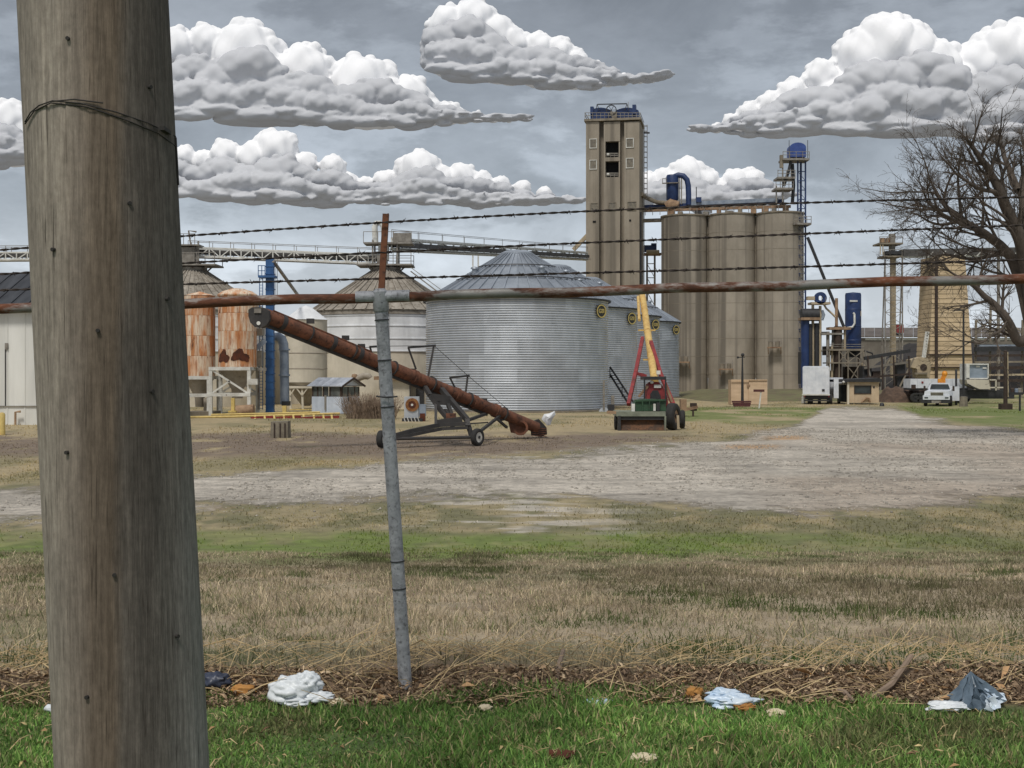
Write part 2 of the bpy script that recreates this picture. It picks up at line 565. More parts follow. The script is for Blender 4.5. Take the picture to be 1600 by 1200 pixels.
_g.links.new(_p.inputs['Base Color'].links[0].from_socket, _tr.inputs[0])
_g.links.new(_p.outputs[0], _mx.inputs[1]); _g.links.new(_tr.outputs[0], _mx.inputs[2])
_g.links.new(_mx.outputs[0], _g.nodes['Material Output'].inputs[0])
def field(n, d0, d1, spread=.47):
    d = np.sqrt(rng.uniform(d0 ** 2, d1 ** 2, n))
    return rng.uniform(-spread, spread, n) * d, d
def pick(n, cols, p):
    return np.array(cols)[rng.choice(len(cols), n, p=p)]
STRAW = [A(220, 202, 174), A(202, 185, 160), A(184, 168, 146), A(158, 144, 126), A(138, 144, 100)]
# dry field
x, d = field(330000, 6.0, 21.5)
k = fbm(x, d * .55, .55, 31); k2 = fbm(x, d * .8, 1.7, 32)
sel = (rng.uniform(0, 1, len(x)) < .30 + 1.5 * (k2 - .25))
x, d, k = x[sel], d[sel], k[sel]
sel = d > 6.12 + (fbm(x, d * 0, 1.1, 37) - .5) * .7
x, d, k = x[sel], d[sel], k[sel]
c = pick(len(x), STRAW, [.28, .28, .2, .14, .10])
gr = np.maximum(S01(.64, .74, k + rng.normal(0, .04, len(x))), .85 * S01(.60, .68, fbm(x, d * .9, 1.7, 38) + rng.normal(0, .03, len(x))))[:, None]
c = c * (1 - gr) + np.array(A(88, 104, 56)) * gr
dk = S01(.50, .64, fbm(x, d * 1.3, .30, 35) + rng.normal(0, .04, len(x)))[:, None] * .62
c = c * (1 - dk) + np.array(A(112, 104, 82)) * dk
ng = S01(9.6, 6.8, d + rng.normal(0, .6, len(x))) * S01(.38, .56, fbm(x, d, .7, 36)); ng = ng[:, None]
c = c * (1 - ng * .8) + np.array(A(72, 104, 48)) * ng * .8
h = (.03 + .085 * rng.uniform(0, 1, len(x)) ** 2) * (.25 + 1.6 * fbm(x, d, 1.6, 33, 3) ** 1.3) * np.where(d > 18, .7, 1)
blades(x, d, h, .003 + .00042 * d, 1.05, c, .24, name='dry_grass', label='matted dry straw-coloured grass behind the fence', mat=m_grass)
# low verge in front of the fence
x, d = field(200000, 4.4, 6.0)
k = fbm(x, d, 2.2, 41)
edge_ = 5.86 + (fbm(x, d * 0, 1.3, 43) - .5) * .8 + rng.normal(0, .04, len(x))
sel = (d < edge_) & (rng.uniform(0, 1, len(x)) < .45 + 1.0 * k)
x, d = x[sel], d[sel]
kk = fbm(x, d * 1.2, 1.1, 47)
c = pick(len(x), [A(128, 166, 88), A(150, 180, 102), A(106, 142, 78), A(168, 174, 120), A(204, 184, 146)], [.32, .26, .18, .15, .09])
cf = .55 + .95 * fbm(x, d * 1.1, 2.6, 49, 3)
c = c * cf[:, None]
bs = S01(.54, .66, kk + rng.normal(0, .04, len(x)))[:, None] * .7
c = c * (1 - bs) + np.array(A(136, 126, 96)) * bs * rng.uniform(.7, 1.3, (len(x), 1))
h = (.012 + .045 * rng.uniform(0, 1, len(x)) ** 1.5) * (.28 + 2.1 * fbm(x, d, 2.3, 44, 3) ** 1.6)
blades(x, d, h, .0075, 1.1, c, .34, name='verge_weeds', label='lush low green weeds along the road verge', mat=m_grass)
# short turf by the gravel and in the yard
x, d = field(260000, 21, 62)
qx, qy = to_px(x, d, np.interp(d, GD, GZ))
rm = road_mask(qx, qy) + (fbm(x, d, .22, 12) - .5) * .9
sel = (rm < -.05 + rng.normal(0, .12, len(x))) & (rng.uniform(0, 1, len(x)) < S01(.3, .6, fbm(x, d * .6, .5, 51)) + .1)
dirt = (qy > 680) & (qy < 720) & (qx < 1050) & (rng.uniform(0, 1, len(x)) < .8)
sel &= ~dirt
x, d, qx, qy = x[sel], d[sel], qx[sel], qy[sel]
c = ground_col(x, d, qx, qy) * rng.uniform(1.1, 1.7, len(x))[:, None]
blades(x, d, (.03 + .06 * rng.uniform(0, 1, len(x)) ** 2), .010 + .0005 * d, 1.0, c, .15, name='short_turf', label='short patchy turf around the gravel track', mat=m_grass)
x, d = field(60000, 62, 128)
qx, qy = to_px(x, d, 0 * d)
rm = road_mask(qx, qy)
sel = (rm < -.1) & (rng.uniform(0, 1, len(x)) < S01(.4, .6, fbm(x, d * .6, .25, 52)))
x, d, qx, qy = x[sel], d[sel], qx[sel], qy[sel]
c = ground_col(x, d, qx, qy) * rng.uniform(1.1, 1.7, len(x))[:, None]
blades(x, d, (.05 + .10 * rng.uniform(0, 1, len(x)) ** 2), .05, .95, c, .15, name='yard_grass', label='low grass around the bins and silos', mat=m_grass)

# gravel stones
def stones(x, d, r, col, name, label, mat):
    n = len(x)
    base = np.array([(1, 0, 0), (-1, 0, 0), (0, 1, 0), (0, -1, 0), (0, 0, .7), (0, 0, -.7)], float)
    fs = np.array([(0, 2, 4), (2, 1, 4), (1, 3, 4), (3, 0, 4), (2, 0, 5), (1, 2, 5), (3, 1, 5), (0, 3, 5)])
    a = rng.uniform(0, 2 * PI, n)
    j = rng.uniform(.6, 1.35, (n, 6, 1))
    B = base[None] * j
    ca, sa = np.cos(a)[:, None], np.sin(a)[:, None]
    B = np.stack([B[..., 0] * ca - B[..., 1] * sa, B[..., 0] * sa + B[..., 1] * ca, B[..., 2]], -1) * r[:, None, None]
    B += np.stack([x, d, gz(x, d) + r * .25], -1)[:, None]
    Fc = (np.arange(n)[:, None, None] * 6 + fs[None]).reshape(-1, 3)
    return np_obj(name, B.reshape(-1, 3), Fc, mat, 'stuff', label, None, col=np.repeat(col, 6, 0))
m_stone = M('stone', (1, 1, 1), (.8, .8, .8), sc=8, rough=.9, attr='col')
x, d = field(70000, 23.5, 70)
qx, qy = to_px(x, d, np.interp(d, GD, GZ))
sel = road_mask(qx, qy) + (fbm(x, d, .22, 12) - .5) * .9 > rng.normal(.25, .2, len(x))
sel &= fbm(x, d * .5, .8, 55) > .42
x, d = x[sel], d[sel]
stones(x, d, .012 + .035 * rng.uniform(0, 1, len(x)) ** 3 + .0002 * d, C_grav * rng.uniform(.45, .95, (len(x), 1)), 'gravel_stones', 'loose gravel stones on the track', m_stone)

# ------------------------------------------------------------------ clouds
m_cloud = M('cloud', (.93, .93, .94), (.88, .885, .90), sc=.004, rough=1.0, bump=0)
m_cloudshade = M('cloud_shade', (.58, .59, .615), (.52, .53, .555), sc=.004, rough=1.0)  # darker grey stands in for shade on the cumulus bodies and bases
for q_ in (m_cloud, m_cloudshade): q_.node_tree.nodes['Principled BSDF'].inputs['Specular IOR Level'].default_value = 0
def ico(sub):
    t = (1 + 5 ** .5) / 2
    v = [Vector(q).normalized() for q in ((-1, t, 0), (1, t, 0), (-1, -t, 0), (1, -t, 0), (0, -1, t), (0, 1, t), (0, -1, -t), (0, 1, -t), (t, 0, -1), (t, 0, 1), (-t, 0, -1), (-t, 0, 1))]
    f = [(0, 11, 5), (0, 5, 1), (0, 1, 7), (0, 7, 10), (0, 10, 11), (1, 5, 9), (5, 11, 4), (11, 10, 2), (10, 7, 6), (7, 1, 8), (3, 9, 4), (3, 4, 2), (3, 2, 6), (3, 6, 8), (3, 8, 9), (4, 9, 5), (2, 4, 11), (6, 2, 10), (8, 6, 7), (9, 8, 1)]
    for _ in range(sub):
        cache, nf = {}, []
        def mid(a, b_):
            k_ = (min(a, b_), max(a, b_))
            if k_ not in cache:
                v.append(((v[a] + v[b_]) / 2).normalized()); cache[k_] = len(v) - 1
            return cache[k_]
        for a, b_, c_ in f:
            ab, bc, ca = mid(a, b_), mid(b_, c_), mid(c_, a)
            nf += [(a, ab, ca), (b_, bc, ab), (c_, ca, bc), (ab, bc, ca)]
        f = nf
    return np.array([tuple(q) for q in v]), np.array(f)
ICO2, ICO3 = ico(2), ico(3)
def puff_mesh(puffs, D, base, mat, name, label, cat, group, seed, vox, soft):
    """union of puffs (x, y, depth px, rx, ry, rz) as one smooth closed surface at distance D"""
    r_ = np.random.default_rng(seed)
    Vs, Fs, n = [], [], 0
    for (x, y, dz, rx, ry, rz) in puffs:
        iv, if_ = ICO3 if rx > 20 else ICO2
        ph = r_.uniform(0, 6, 3)
        wob = 1 + .06 * np.sin(iv[:, 0] * 5 + ph[0]) * np.sin(iv[:, 2] * 5 + ph[1]) + .05 * np.sin(iv[:, 1] * 9 + ph[2]) * np.sin(iv[:, 0] * 8 + ph[1])
        Vs.append(iv * wob[:, None] * np.array([rx, rz, ry]) + np.array([x - 800, dz, HY - y])); Fs.append(if_ + n); n += len(iv)
    ob = np_obj(name, np.concatenate(Vs), np.concatenate(Fs), mat, None, label, cat, smooth=True)
    md = ob.modifiers.new('union', 'REMESH'); md.mode = 'VOXEL'; md.voxel_size = vox; md.use_smooth_shade = True
    ms = ob.modifiers.new('soft', 'SMOOTH'); ms.iterations = soft; ms.factor = .5
    me = bpy.data.meshes.new_from_object(ob.evaluated_get(bpy.context.evaluated_depsgraph_get()))
    old = ob.data; ob.modifiers.clear(); ob.data = me; bpy.data.meshes.remove(old)
    if not me.materials: me.materials.append(mat)
    sc_ = D / F
    o = Vector((np.mean([q[0] for q in base]) - 800, 0, HY - np.mean([q[1] for q in base])))
    me.transform(Matrix.Scale(sc_, 4) @ Matrix.Translation(-o))
    me.name = name
    ob.location = (o.x * sc_, D, CH + o.z * sc_)
    ob['group'] = group
    return ob
def cloud(D, tops, base, label, slabel, seed, vox=2.1):
    """tops: (px, py, r px) of the crown puffs; base: (px, py) polyline of the flat underside"""
    r_ = np.random.default_rng(seed)
    bx, by = [q[0] for q in base], [q[1] for q in base]
    puffs = []                      # x, y (px), depth offset (px), rx, ry, rz
    for (x, y, r) in tops:
        b0 = np.interp(x, bx, by) - 7
        puffs.append((x, min(y, b0 - r * .3), 0, r, r if y + r < b0 else max(3, b0 - y) , r))
        for _ in range(int(10 + r * .5)):                   # scalloped rim
            a = r_.uniform(-PI * .05, PI * 1.05); rr = r * r_.uniform(.10, .30)
            e = r * r_.uniform(.82, .98)
            puffs.append((x + math.cos(a) * e, min(y - math.sin(a) * e, b0 - rr), r_.uniform(-.25, .25) * r, rr * 1.1, rr, rr))
        hgt = b0 - y
        if hgt > r * .5:                                    # body down towards the base
            nst = max(2, int(hgt / r * 2.2))
            for k_ in range(nst):
                t = (k_ + 1) / nst
                puffs.append((x, min(y + hgt * t, b0 - r * .5), r * (.1 + .5 * t), r, r * .5, r * .7))
    puff_mesh(puffs, D, base, m_cloud, 'cloud', label, 'cloud', 'white cumulus clouds', seed, vox, 1)
    # shade of the bank's lower half, painted as a darker grey tier in front
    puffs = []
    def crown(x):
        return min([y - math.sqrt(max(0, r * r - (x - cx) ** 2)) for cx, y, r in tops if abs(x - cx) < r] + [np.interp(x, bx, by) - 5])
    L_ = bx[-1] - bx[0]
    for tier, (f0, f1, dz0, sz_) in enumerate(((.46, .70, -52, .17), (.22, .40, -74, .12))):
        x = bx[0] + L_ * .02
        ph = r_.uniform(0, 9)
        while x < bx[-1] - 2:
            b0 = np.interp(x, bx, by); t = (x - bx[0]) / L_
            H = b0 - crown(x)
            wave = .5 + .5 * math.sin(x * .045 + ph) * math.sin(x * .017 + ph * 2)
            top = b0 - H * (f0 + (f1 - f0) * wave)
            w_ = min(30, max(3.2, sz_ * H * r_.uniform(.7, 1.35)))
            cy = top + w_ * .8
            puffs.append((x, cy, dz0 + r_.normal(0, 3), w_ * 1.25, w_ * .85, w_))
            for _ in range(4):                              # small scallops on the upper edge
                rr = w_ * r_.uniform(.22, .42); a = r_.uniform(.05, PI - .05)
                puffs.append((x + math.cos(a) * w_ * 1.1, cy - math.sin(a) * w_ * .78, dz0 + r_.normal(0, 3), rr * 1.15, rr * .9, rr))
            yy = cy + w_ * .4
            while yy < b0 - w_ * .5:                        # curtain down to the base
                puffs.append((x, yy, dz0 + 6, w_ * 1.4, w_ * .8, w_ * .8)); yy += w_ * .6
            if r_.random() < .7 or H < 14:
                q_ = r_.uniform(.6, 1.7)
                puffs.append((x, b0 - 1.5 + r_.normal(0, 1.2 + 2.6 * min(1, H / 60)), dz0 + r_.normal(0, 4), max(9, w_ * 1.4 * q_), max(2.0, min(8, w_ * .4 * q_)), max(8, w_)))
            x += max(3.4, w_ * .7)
    puff_mesh(puffs, D, base, m_cloudshade, 'cloud_shade', slabel, 'cloud', 'painted grey shade of the cumulus clouds', seed + 100, vox, 1)
cloud(4200, [(120, 60, 50), (200, 60, 45), (275, 78, 34), (322, 66, 26), (385, 92, 54), (372, 120, 46), (440, 122, 36), (478, 112, 40), (520, 158, 26), (568, 138, 50), (600, 160, 36), (640, 155, 33), (672, 172, 20), (700, 178, 20), (722, 184, 14), (744, 186, 12), (770, 191, 8), (795, 194, 5)],
      [(90, 190), (330, 188), (420, 196), (600, 205), (700, 200), (830, 197)], 'largest white cumulus bank, just right of the wooden pole', 'painted grey cloud shade below the largest cumulus, right of the wooden pole', 3)
cloud(3400, [(288, 246, 18), (318, 254, 18), (352, 244, 24), (398, 250, 28), (432, 236, 32), (476, 258, 20), (520, 262, 20), (545, 284, 14), (572, 288, 12), (604, 284, 18), (656, 268, 33), (690, 280, 22), (722, 278, 22), (752, 286, 18), (782, 290, 15), (815, 296, 14), (850, 304, 12), (885, 312, 8), (240, 252, 22), (190, 258, 20)],
      [(140, 300), (300, 312), (480, 320), (640, 322), (760, 326), (910, 322)], 'lower long cumulus bank above the conveyor bridges', 'long painted grey cloud shade just above the conveyor bridges', 5)
cloud(4600, [(700, 40, 30), (742, 32, 32), (775, 54, 30), (800, 72, 28), (842, 78, 26), (872, 84, 24), (900, 98, 20), (926, 108, 14), (950, 116, 11), (975, 122, 8), (1000, 127, 6), (1020, 130, 4)],
      [(676, 120), (760, 132), (880, 146), (980, 140), (1042, 133)], 'white cumulus bank at the top edge, left of the tower', 'painted flat grey cloud shade at the top, just left of the tower', 8)
cloud(3900, [(1100, 206, 6), (1120, 200, 9), (1142, 190, 13), (1170, 178, 18), (1205, 166, 22), (1238, 148, 24), (1284, 122, 28), (1300, 150, 34), (1345, 92, 42), (1384, 78, 52), (1420, 84, 44), (1362, 130, 50), (1460, 108, 44), (1448, 150, 44), (1500, 130, 36), (1530, 104, 38), (1568, 86, 46), (1610, 90, 54), (1660, 110, 50), (1720, 130, 44)],
      [(1058, 213), (1180, 216), (1320, 212), (1460, 216), (1620, 220), (1790, 214)], 'towering white cumulus above the bare tree', 'painted grey cloud shade right above the blue leg tower and tree', 11)
cloud(3000, [(1012, 292, 22), (1040, 284, 22), (1072, 276, 28), (1102, 286, 22), (1126, 296, 16), (1150, 286, 22), (1174, 284, 20), (1196, 296, 12), (1214, 300, 8), (990, 300, 18), (960, 306, 14)],
      [(930, 326), (1050, 330), (1150, 328), (1230, 312)], 'small cumulus behind the blue dust collector', 'small painted grey cloud shade behind the blue dust collector', 14)
cloud(3700, [(-70, 190, 40), (-20, 196, 34), (14, 192, 32), (40, 206, 24), (66, 222, 14)],
      [(-130, 262), (0, 268), (90, 250)], 'cumulus at the edge, left of the wooden pole', 'painted grey cloud shade at the edge, left of the wooden pole', 17)
# ------------------------------------------------------------------ shared surfaces
m_galv = M('galvanised', (.63, .66, .70), (.50, .53, .565), sc=.9, rough=.42, metal=.5, rnd=.09, st=(1, 1, .5), rough_var=.08)
m_galvroof = M('galvanised_roof', (.40, .435, .48), (.30, .33, .37), sc=.7, rough=.5, metal=.6, rnd=.14)
m_dksteel = M('dark_steel', (.05, .05, .052), (.03, .03, .032), sc=3, rough=.6, metal=.3)
m_steel = M('weathered_steel', A(150, 145, 136), A(110, 104, 96), sc=2, rough=.7, rust=.22, rsc=2)
m_whitesteel = M('white_steel', A(226, 226, 220), A(190, 188, 180), sc=2, rough=.65, rust=.12, rsc=2.5)
m_conc = M('silo_concrete', A(166, 157, 143), A(142, 134, 121), sc=.35, rough=.95, st=(1, 1, .6), streak=.82, ssc=.7, sz=.012, slo=.47, shi=.57, sk=.36, sdet=4, rnd=.02, bump=.35, bsc=4)
m_conc2 = M('tower_concrete', A(162, 152, 137), A(136, 127, 113), sc=.3, rough=.95, st=(1, 1, .4), streak=.75, ssc=.8, sz=.02, slo=.50, shi=.64, sk=.40, sdet=4, bump=.35, bsc=4)
m_conctrim = M('concrete_trim', A(148, 138, 122), A(116, 108, 95), sc=1, rough=.95)
m_black = M('black_opening', (.006, .006, .006), (.004, .004, .004), rough=.9)
m_blue = M('blue_paint', A(40, 62, 108), A(30, 48, 86), sc=1.2, rough=.5, rust=.05)
m_blueh = M('hood_blue', A(66, 92, 158), A(48, 70, 130), sc=1.2, rough=.5)
m_blue2 = M('bright_blue_paint', A(58, 104, 156), A(42, 80, 128), sc=1.2, rough=.5, streak=.3)
m_pale = M('pale_blue_grey_paint', A(150, 160, 172), A(110, 122, 138), sc=1.2, rough=.6)
m_tan = M('tan_paint', A(196, 180, 152), A(166, 150, 124), sc=.8, rough=.8, streak=.3)
m_rustpipe = M('rusty_pipe_paint', A(168, 140, 112), A(120, 96, 76), sc=1.5, rough=.85, rust=.35)
m_wooden = M('weathered_board', A(150, 138, 120), A(105, 94, 80), sc=2, rough=.9, st=(1, 1, .2))

# ------------------------------------------------------------------ corrugated bins
BR, BH, NR, NS = 7.3, 8.73, 8, 18
def sheet_mesh():
    mb = MB(); n = 5; rings = []
    hs = BH / NR; cor = 6; m = cor * 4
    for j in range(m + 1):
        z = hs * j / m
        rings.append((BR + .045 * math.sin(2 * PI * j / 4) * 1.0, z))
    mb.lathe((0, 0, 0), rings, n, 0, 2 * PI / NS)
    return mesh_of(mb, 'wall_sheet', m_galv, True)
sheet_me = sheet_mesh()
NP = 40
def roof_panel_mesh():
    mb = MB(); r0, z0, r1, z1 = BR + .22, BH - .06, 1.25, BH + 3.72
    w = 2 * PI / NP
    def pt(r, z, a, u=0.): return (r * math.sin(a), -r * math.cos(a), z + u)
    k = 4
    for i in range(k):
        ra, rb = r0 + (r1 - r0) * i / k, r0 + (r1 - r0) * (i + 1) / k
        za, zb = z0 + (z1 - z0) * i / k, z0 + (z1 - z0) * (i + 1) / k
        mb.add([pt(ra, za, 0), pt(ra, za, w), pt(rb, zb, w), pt(rb, zb, 0)], [(0, 1, 2, 3)])
    # standing rib on one side
    e = .05
    mb.hexa([pt(r0, z0, -e / r0), pt(r0, z0, e / r0), pt(r1, z1, e / r1 * .8), pt(r1, z1, -e / r1 * .8),
             pt(r0, z0, -e / r0, .13), pt(r0, z0, e / r0, .13), pt(r1, z1, e / r1 * .8, .13), pt(r1, z1, -e / r1 * .8, .13)])
    return mesh_of(mb, 'roof_panel', m_galvroof)
panel_me = roof_panel_mesh()
m_yel = M('emblem_yellow', A(204, 186, 118), A(178, 158, 92), sc=4, rough=.5)
m_embl = M('emblem_black', (.02, .02, .02), (.03, .03, .025), rough=.5)
def text_mesh(body, size, depth, mat, name):
    cu = bpy.data.curves.new(name, 'FONT'); cu.body = body; cu.size = size; cu.extrude = depth
    cu.align_x = 'CENTER'; cu.align_y = 'CENTER'; cu.offset = size * .02
    ob = bpy.data.objects.new(name, cu); COL.objects.link(ob)
    me = bpy.data.meshes.new_from_object(ob.evaluated_get(bpy.context.evaluated_depsgraph_get()))
    bpy.data.objects.remove(ob); me.name = name; me.materials.clear(); me.materials.append(mat)
    return me
txt_me = text_mesh('GSI', .44, .02, m_yel, 'emblem_lettering')
def grain_bin(cx, d, label, th_e, gables):
    t = thing('grain_bin', (cx, d, 0), label, 'grain bin', 'corrugated steel grain bins in a row')
    for r in range(NR):
        for k in range(NS):
            inst(sheet_me, t, (0, 0, r * BH / NR), (k + .5 * (r % 2)) * 2 * PI / NS, 'wall_sheet')
    for k in range(NP):
        inst(panel_me, t, (0, 0, 0), k * 2 * PI / NP, 'roof_panel')
    mb = MB().lathe((cx, d, 0), [(1.32, BH + 3.66), (1.32, BH + 3.86), (.9, BH + 4.05), (.3, BH + 4.12), (0, BH + 4.12)], 24)
    mb.build('roof_cap', m_galvroof, t, True)
    mb = MB().lathe((cx, d, 0), [(BR + .10, BH - .16), (BR + .24, BH - .16), (BR + .26, BH - .02), (BR + .10, BH - .02)], 72)
    mb.build('eave_trim', m_dksteel, t, True)
    for q in (.42, .70):
        r_ = BR + .22 + (1.25 - BR - .22) * q; z_ = BH - .06 + 3.78 * q + .10
        MB().lathe((cx, d, 0), [(r_ + .06, z_ - .02), (r_, z_ + .08), (r_ - .06, z_ + .03)], 60).build('roof_hoop', m_dksteel, t, True)
    MB().lathe((cx, d, 0), [(BR + .25, -.3), (BR + .25, .10), (BR - .3, .14)], 60).build('foundation', m_conctrim, t, True)
    for a in (.5, 1.7, 2.9, 4.1, 5.3):                      # small roof vents
        r_ = 4.0; z_ = BH - .06 + 3.78 * ((BR + .22 - r_) / (BR + .22 - 1.25))
        c = Vector((cx + r_ * math.sin(a), d - r_ * math.cos(a), z_))
        MB().lathe(c, [(.22, -.1), (.22, .34), (.34, .36), (.30, .48), (0, .55)], 12).build('roof_vent', m_galvroof, t, True)
    # emblem on a stand-off
    th = math.radians(th_e); fa = math.radians(th_e - 18)
    nrm = Vector((math.sin(fa), -math.cos(fa), 0))
    c = Vector((cx + (BR + .22) * math.sin(th), d - (BR + .22) * math.cos(th), BH - .98))
    e = MB().disc(c - nrm * .02, nrm, .56, .05, 32).build('emblem', m_embl, t, True)
    MB().disc(c + nrm * .03, nrm, .52, .03, 32, .43).build('emblem_ring', m_yel, e)
    MB().bar(c - nrm * .02, c - nrm * .45 - Vector((0, 0, .1)), .06).build('emblem_bracket', m_dksteel, e)
    tx = bpy.data.objects.new('emblem_lettering', txt_me); COL.objects.link(tx); tx.parent = e
    tx.location = c + nrm * .035 - ORIG[t.name]
    tx.rotation_euler = (PI / 2, 0, fa)
    return t
bins = []
for i, (cx, d, lb) in enumerate(((.4, 103, 'largest corrugated bin, nearest, with a shallow cone roof of ribbed panels'),
                                 (4.1, 117.2, 'second corrugated bin from the front, half hidden behind the nearest bin'),
                                 (7.95, 132.8, 'third corrugated bin in the row, behind the yellow auger tube'),
                                 (12.1, 149.0, 'farthest corrugated bin in the row, next to the concrete silos'))):
    bins.append(grain_bin(cx, d, lb, 60, i))
# stair and door gear at the side of the nearest bin
st = thing('bin_stair', P(975, 640, 105), 'dark steel stair climbing the second corrugated bin', 'stair')
for (a, b_) in (((953, 573), (992, 632)), ((953, 585), (984, 634))):
    MB().bar(P(*a, 108), P(*b_, 106.5), .12).build('stringer', m_dksteel, st)
for q in range(9):
    a = P(953 + 34 * q / 8., 580 + 52 * q / 8., 107.6); MB().bar(a, a + Vector((.0, .9, 0)), .3, .06).build('step', m_dksteel, st)
for q in (0, .5, 1):
    a = P(953 + 38 * q, 573 + 59 * q, 107.8); MB().bar(a, a + Vector((0, 0, -1.0)), .07).build('baluster', m_dksteel, st)
fan = thing('aeration_fan', P(950, 652, 98.6), 'small dark aeration fan at the foot of the nearest bin, beside the tractor', 'fan')
MB().tube([P(944, 645, 98.5), P(944, 645, 99.3)], .42, 16).build('fan_housing', m_galv, fan, True)
MB().px(950, 632, 960, 650, 98.4, .6).build('motor_box', m_dksteel, fan)
MB().px(955, 618, 960, 632, 98.5, .3).build('control_box', m_steel, fan)
MB().px(942, 595, 945, 640, 98.4, .2).build('conduit', m_steel, fan)
MB().px(938, 650, 962, 655, 98.4, .9).build('base_skid', m_dksteel, fan)

# ------------------------------------------------------------------ old cone-roofed bins on the left
m_oldroof = M('old_cone_roof', A(160, 153, 142), A(128, 121, 110), sc=.8, rough=.95, st=(1, 1, 1), rnd=.10, c3=A(96, 84, 72), bump=.5, bsc=3)
m_whitewall = M('white_painted_wall', A(236, 238, 240), A(212, 214, 216), sc=.6, rough=.8, streak=.2, ssc=.8, sz=.1)
m_cream = M('cream_wall', A(218, 210, 192), A(192, 184, 166), sc=.5, rough=.85, streak=.22, ssc=.9, sz=.06)
OR, OH, OT = 6.7, 8.45, 12.2
NC = 40
mbp = MB()
w_ = 2 * PI / NC
for i in range(3):
    ra, rb = OR + .25 + (1.3 - OR - .25) * i / 3, OR + .25 + (1.3 - OR - .25) * (i + 1) / 3
    za, zb = OH - .05 + (OT - OH) * i / 3, OH - .05 + (OT - OH) * (i + 1) / 3
    mbp.add([(ra * math.sin(a), -ra * math.cos(a), z + u) for (a, ra, z, u) in ((.02, ra, za, 0), (w_ - .02, ra, za, .0), (w_ - .02, rb, zb, .0), (.02, rb, zb, 0), (0, ra, za, -.06), (w_, ra, za, -.06), (w_, rb, zb, -.06), (0, rb, zb, -.06))],
            [(0, 1, 2, 3), (4, 0, 3, 7), (1, 5, 6, 2)])
cone_me = mesh_of(mbp, 'roof_panel', m_oldroof)
ridge_me = mesh_of(MB().bar((0, -OR - .27, OH - .02), (0, -1.3, OT - .0), .09, .09), 'roof_rib', m_oldroof)
def old_bin(px_, d, label):
    cx = X(px_, d)
    t = thing('grain_tank', (cx, d, 0), label, 'grain tank', 'old cone-roofed grain tanks')
    MB().lathe((cx, d, 0), [(OR, 0), (OR, 4.82)], 56).build('lower_wall', m_cream, t, True)
    MB().lathe((cx, d, 0), [(OR + .03, 4.8), (OR + .03, OH)], 56).build('upper_wall', m_whitewall, t, True)
    for z in (4.82, 5.9, 7.0, 7.9):
        MB().lathe((cx, d, 0), [(OR + .02, z - .04), (OR + .09, z - .04), (OR + .09, z + .04), (OR + .02, z + .04)], 56).build('hoop', m_whitewall, t, True)
    MB().lathe((cx, d, 0), [(OR + .05, OH - .45), (OR + .14, OH - .45), (OR + .14, OH), (OR + .05, OH)], 56).build('eave_band', m_oldroof, t, True)
    for k in range(NC):
        inst(cone_me, t, (0, 0, 0), k * w_, 'roof_panel')
        inst(ridge_me, t, (0, 0, 0), k * w_, 'roof_rib')
    MB().lathe((cx, d, 0), [(1.35, OT - .15), (1.35, OT + .25), (1.0, OT + .35), (0, OT + .35)], 24).build('roof_collar', m_steel, t, True)
    la = MB()
    for s_ in (-.22, .22):
        la.bar((cx + .65 + s_, d - OR - .2, 3.3), (cx + .65 + s_, d - OR - .2, OH), .05)
    for k in range(16):
        la.bar((cx + .43, d - OR - .2, 3.4 + k * .32), (cx + .87, d - OR - .2, 3.4 + k * .32), .035)
    la.build('ladder', m_dksteel, t)
    # head platform
    pl = MB().box((cx, d, OT + .42), (5.0, 3.4, .14)).build('top_platform', m_steel, t)
    for sx in (-2.4, -.8, .8, 2.4):
        for sy in (-1.6, 1.6):
            MB().bar((cx + sx, d + sy, OT + .45), (cx + sx, d + sy, OT + 1.5), .06).build('rail_post', m_steel, pl)
    for sy in (-1.6, 1.6):
        for z in (1.0, 1.5):
            MB().bar((cx - 2.4, d + sy, OT + z), (cx + 2.4, d + sy, OT + z), .05).build('handrail', m_steel, pl)
    for (sx, sy) in ((-1.6, -1), (1.6, -1), (-1.6, 1), (1.6, 1)):
        MB().bar((cx + sx * .6, d + sy * .6, OT - .3), (cx + sx, d + sy, OT + .4), .12).build('strut', m_steel, pl)
    MB().box((cx - .3, d - .2, OT + .95), (.9, .9, .9)).build('inlet_hopper', m_steel, t)
    return t
old_bin(603, 116, 'old white and cream tank with grey cone roof, behind the fence post')
old_bin(300, 116, 'old cone-roofed tank behind the rusty hopper bins')
# roof stair on the tank behind the fence post
rs = thing('roof_stair', P(690, 470, 113), 'thin steel stair running down the cone roof of the tank', 'stair')
for o_ in (0, .55):
    MB().bar(P(642, 424, 114 + o_), P(697, 466, 112.5 + o_), .09).build('stringer', m_steel, rs)
    MB().bar(P(642, 418, 114 + o_), P(699, 460, 112.5 + o_), .05).build('handrail', m_steel, rs)
for k in range(10):
    a = P(642 + 5.6 * k, 424 + 4.3 * k, 114 - .15 * k); MB().bar(a, a + Vector((0, .55, 0)), .12, .03).build('step', m_steel, rs)

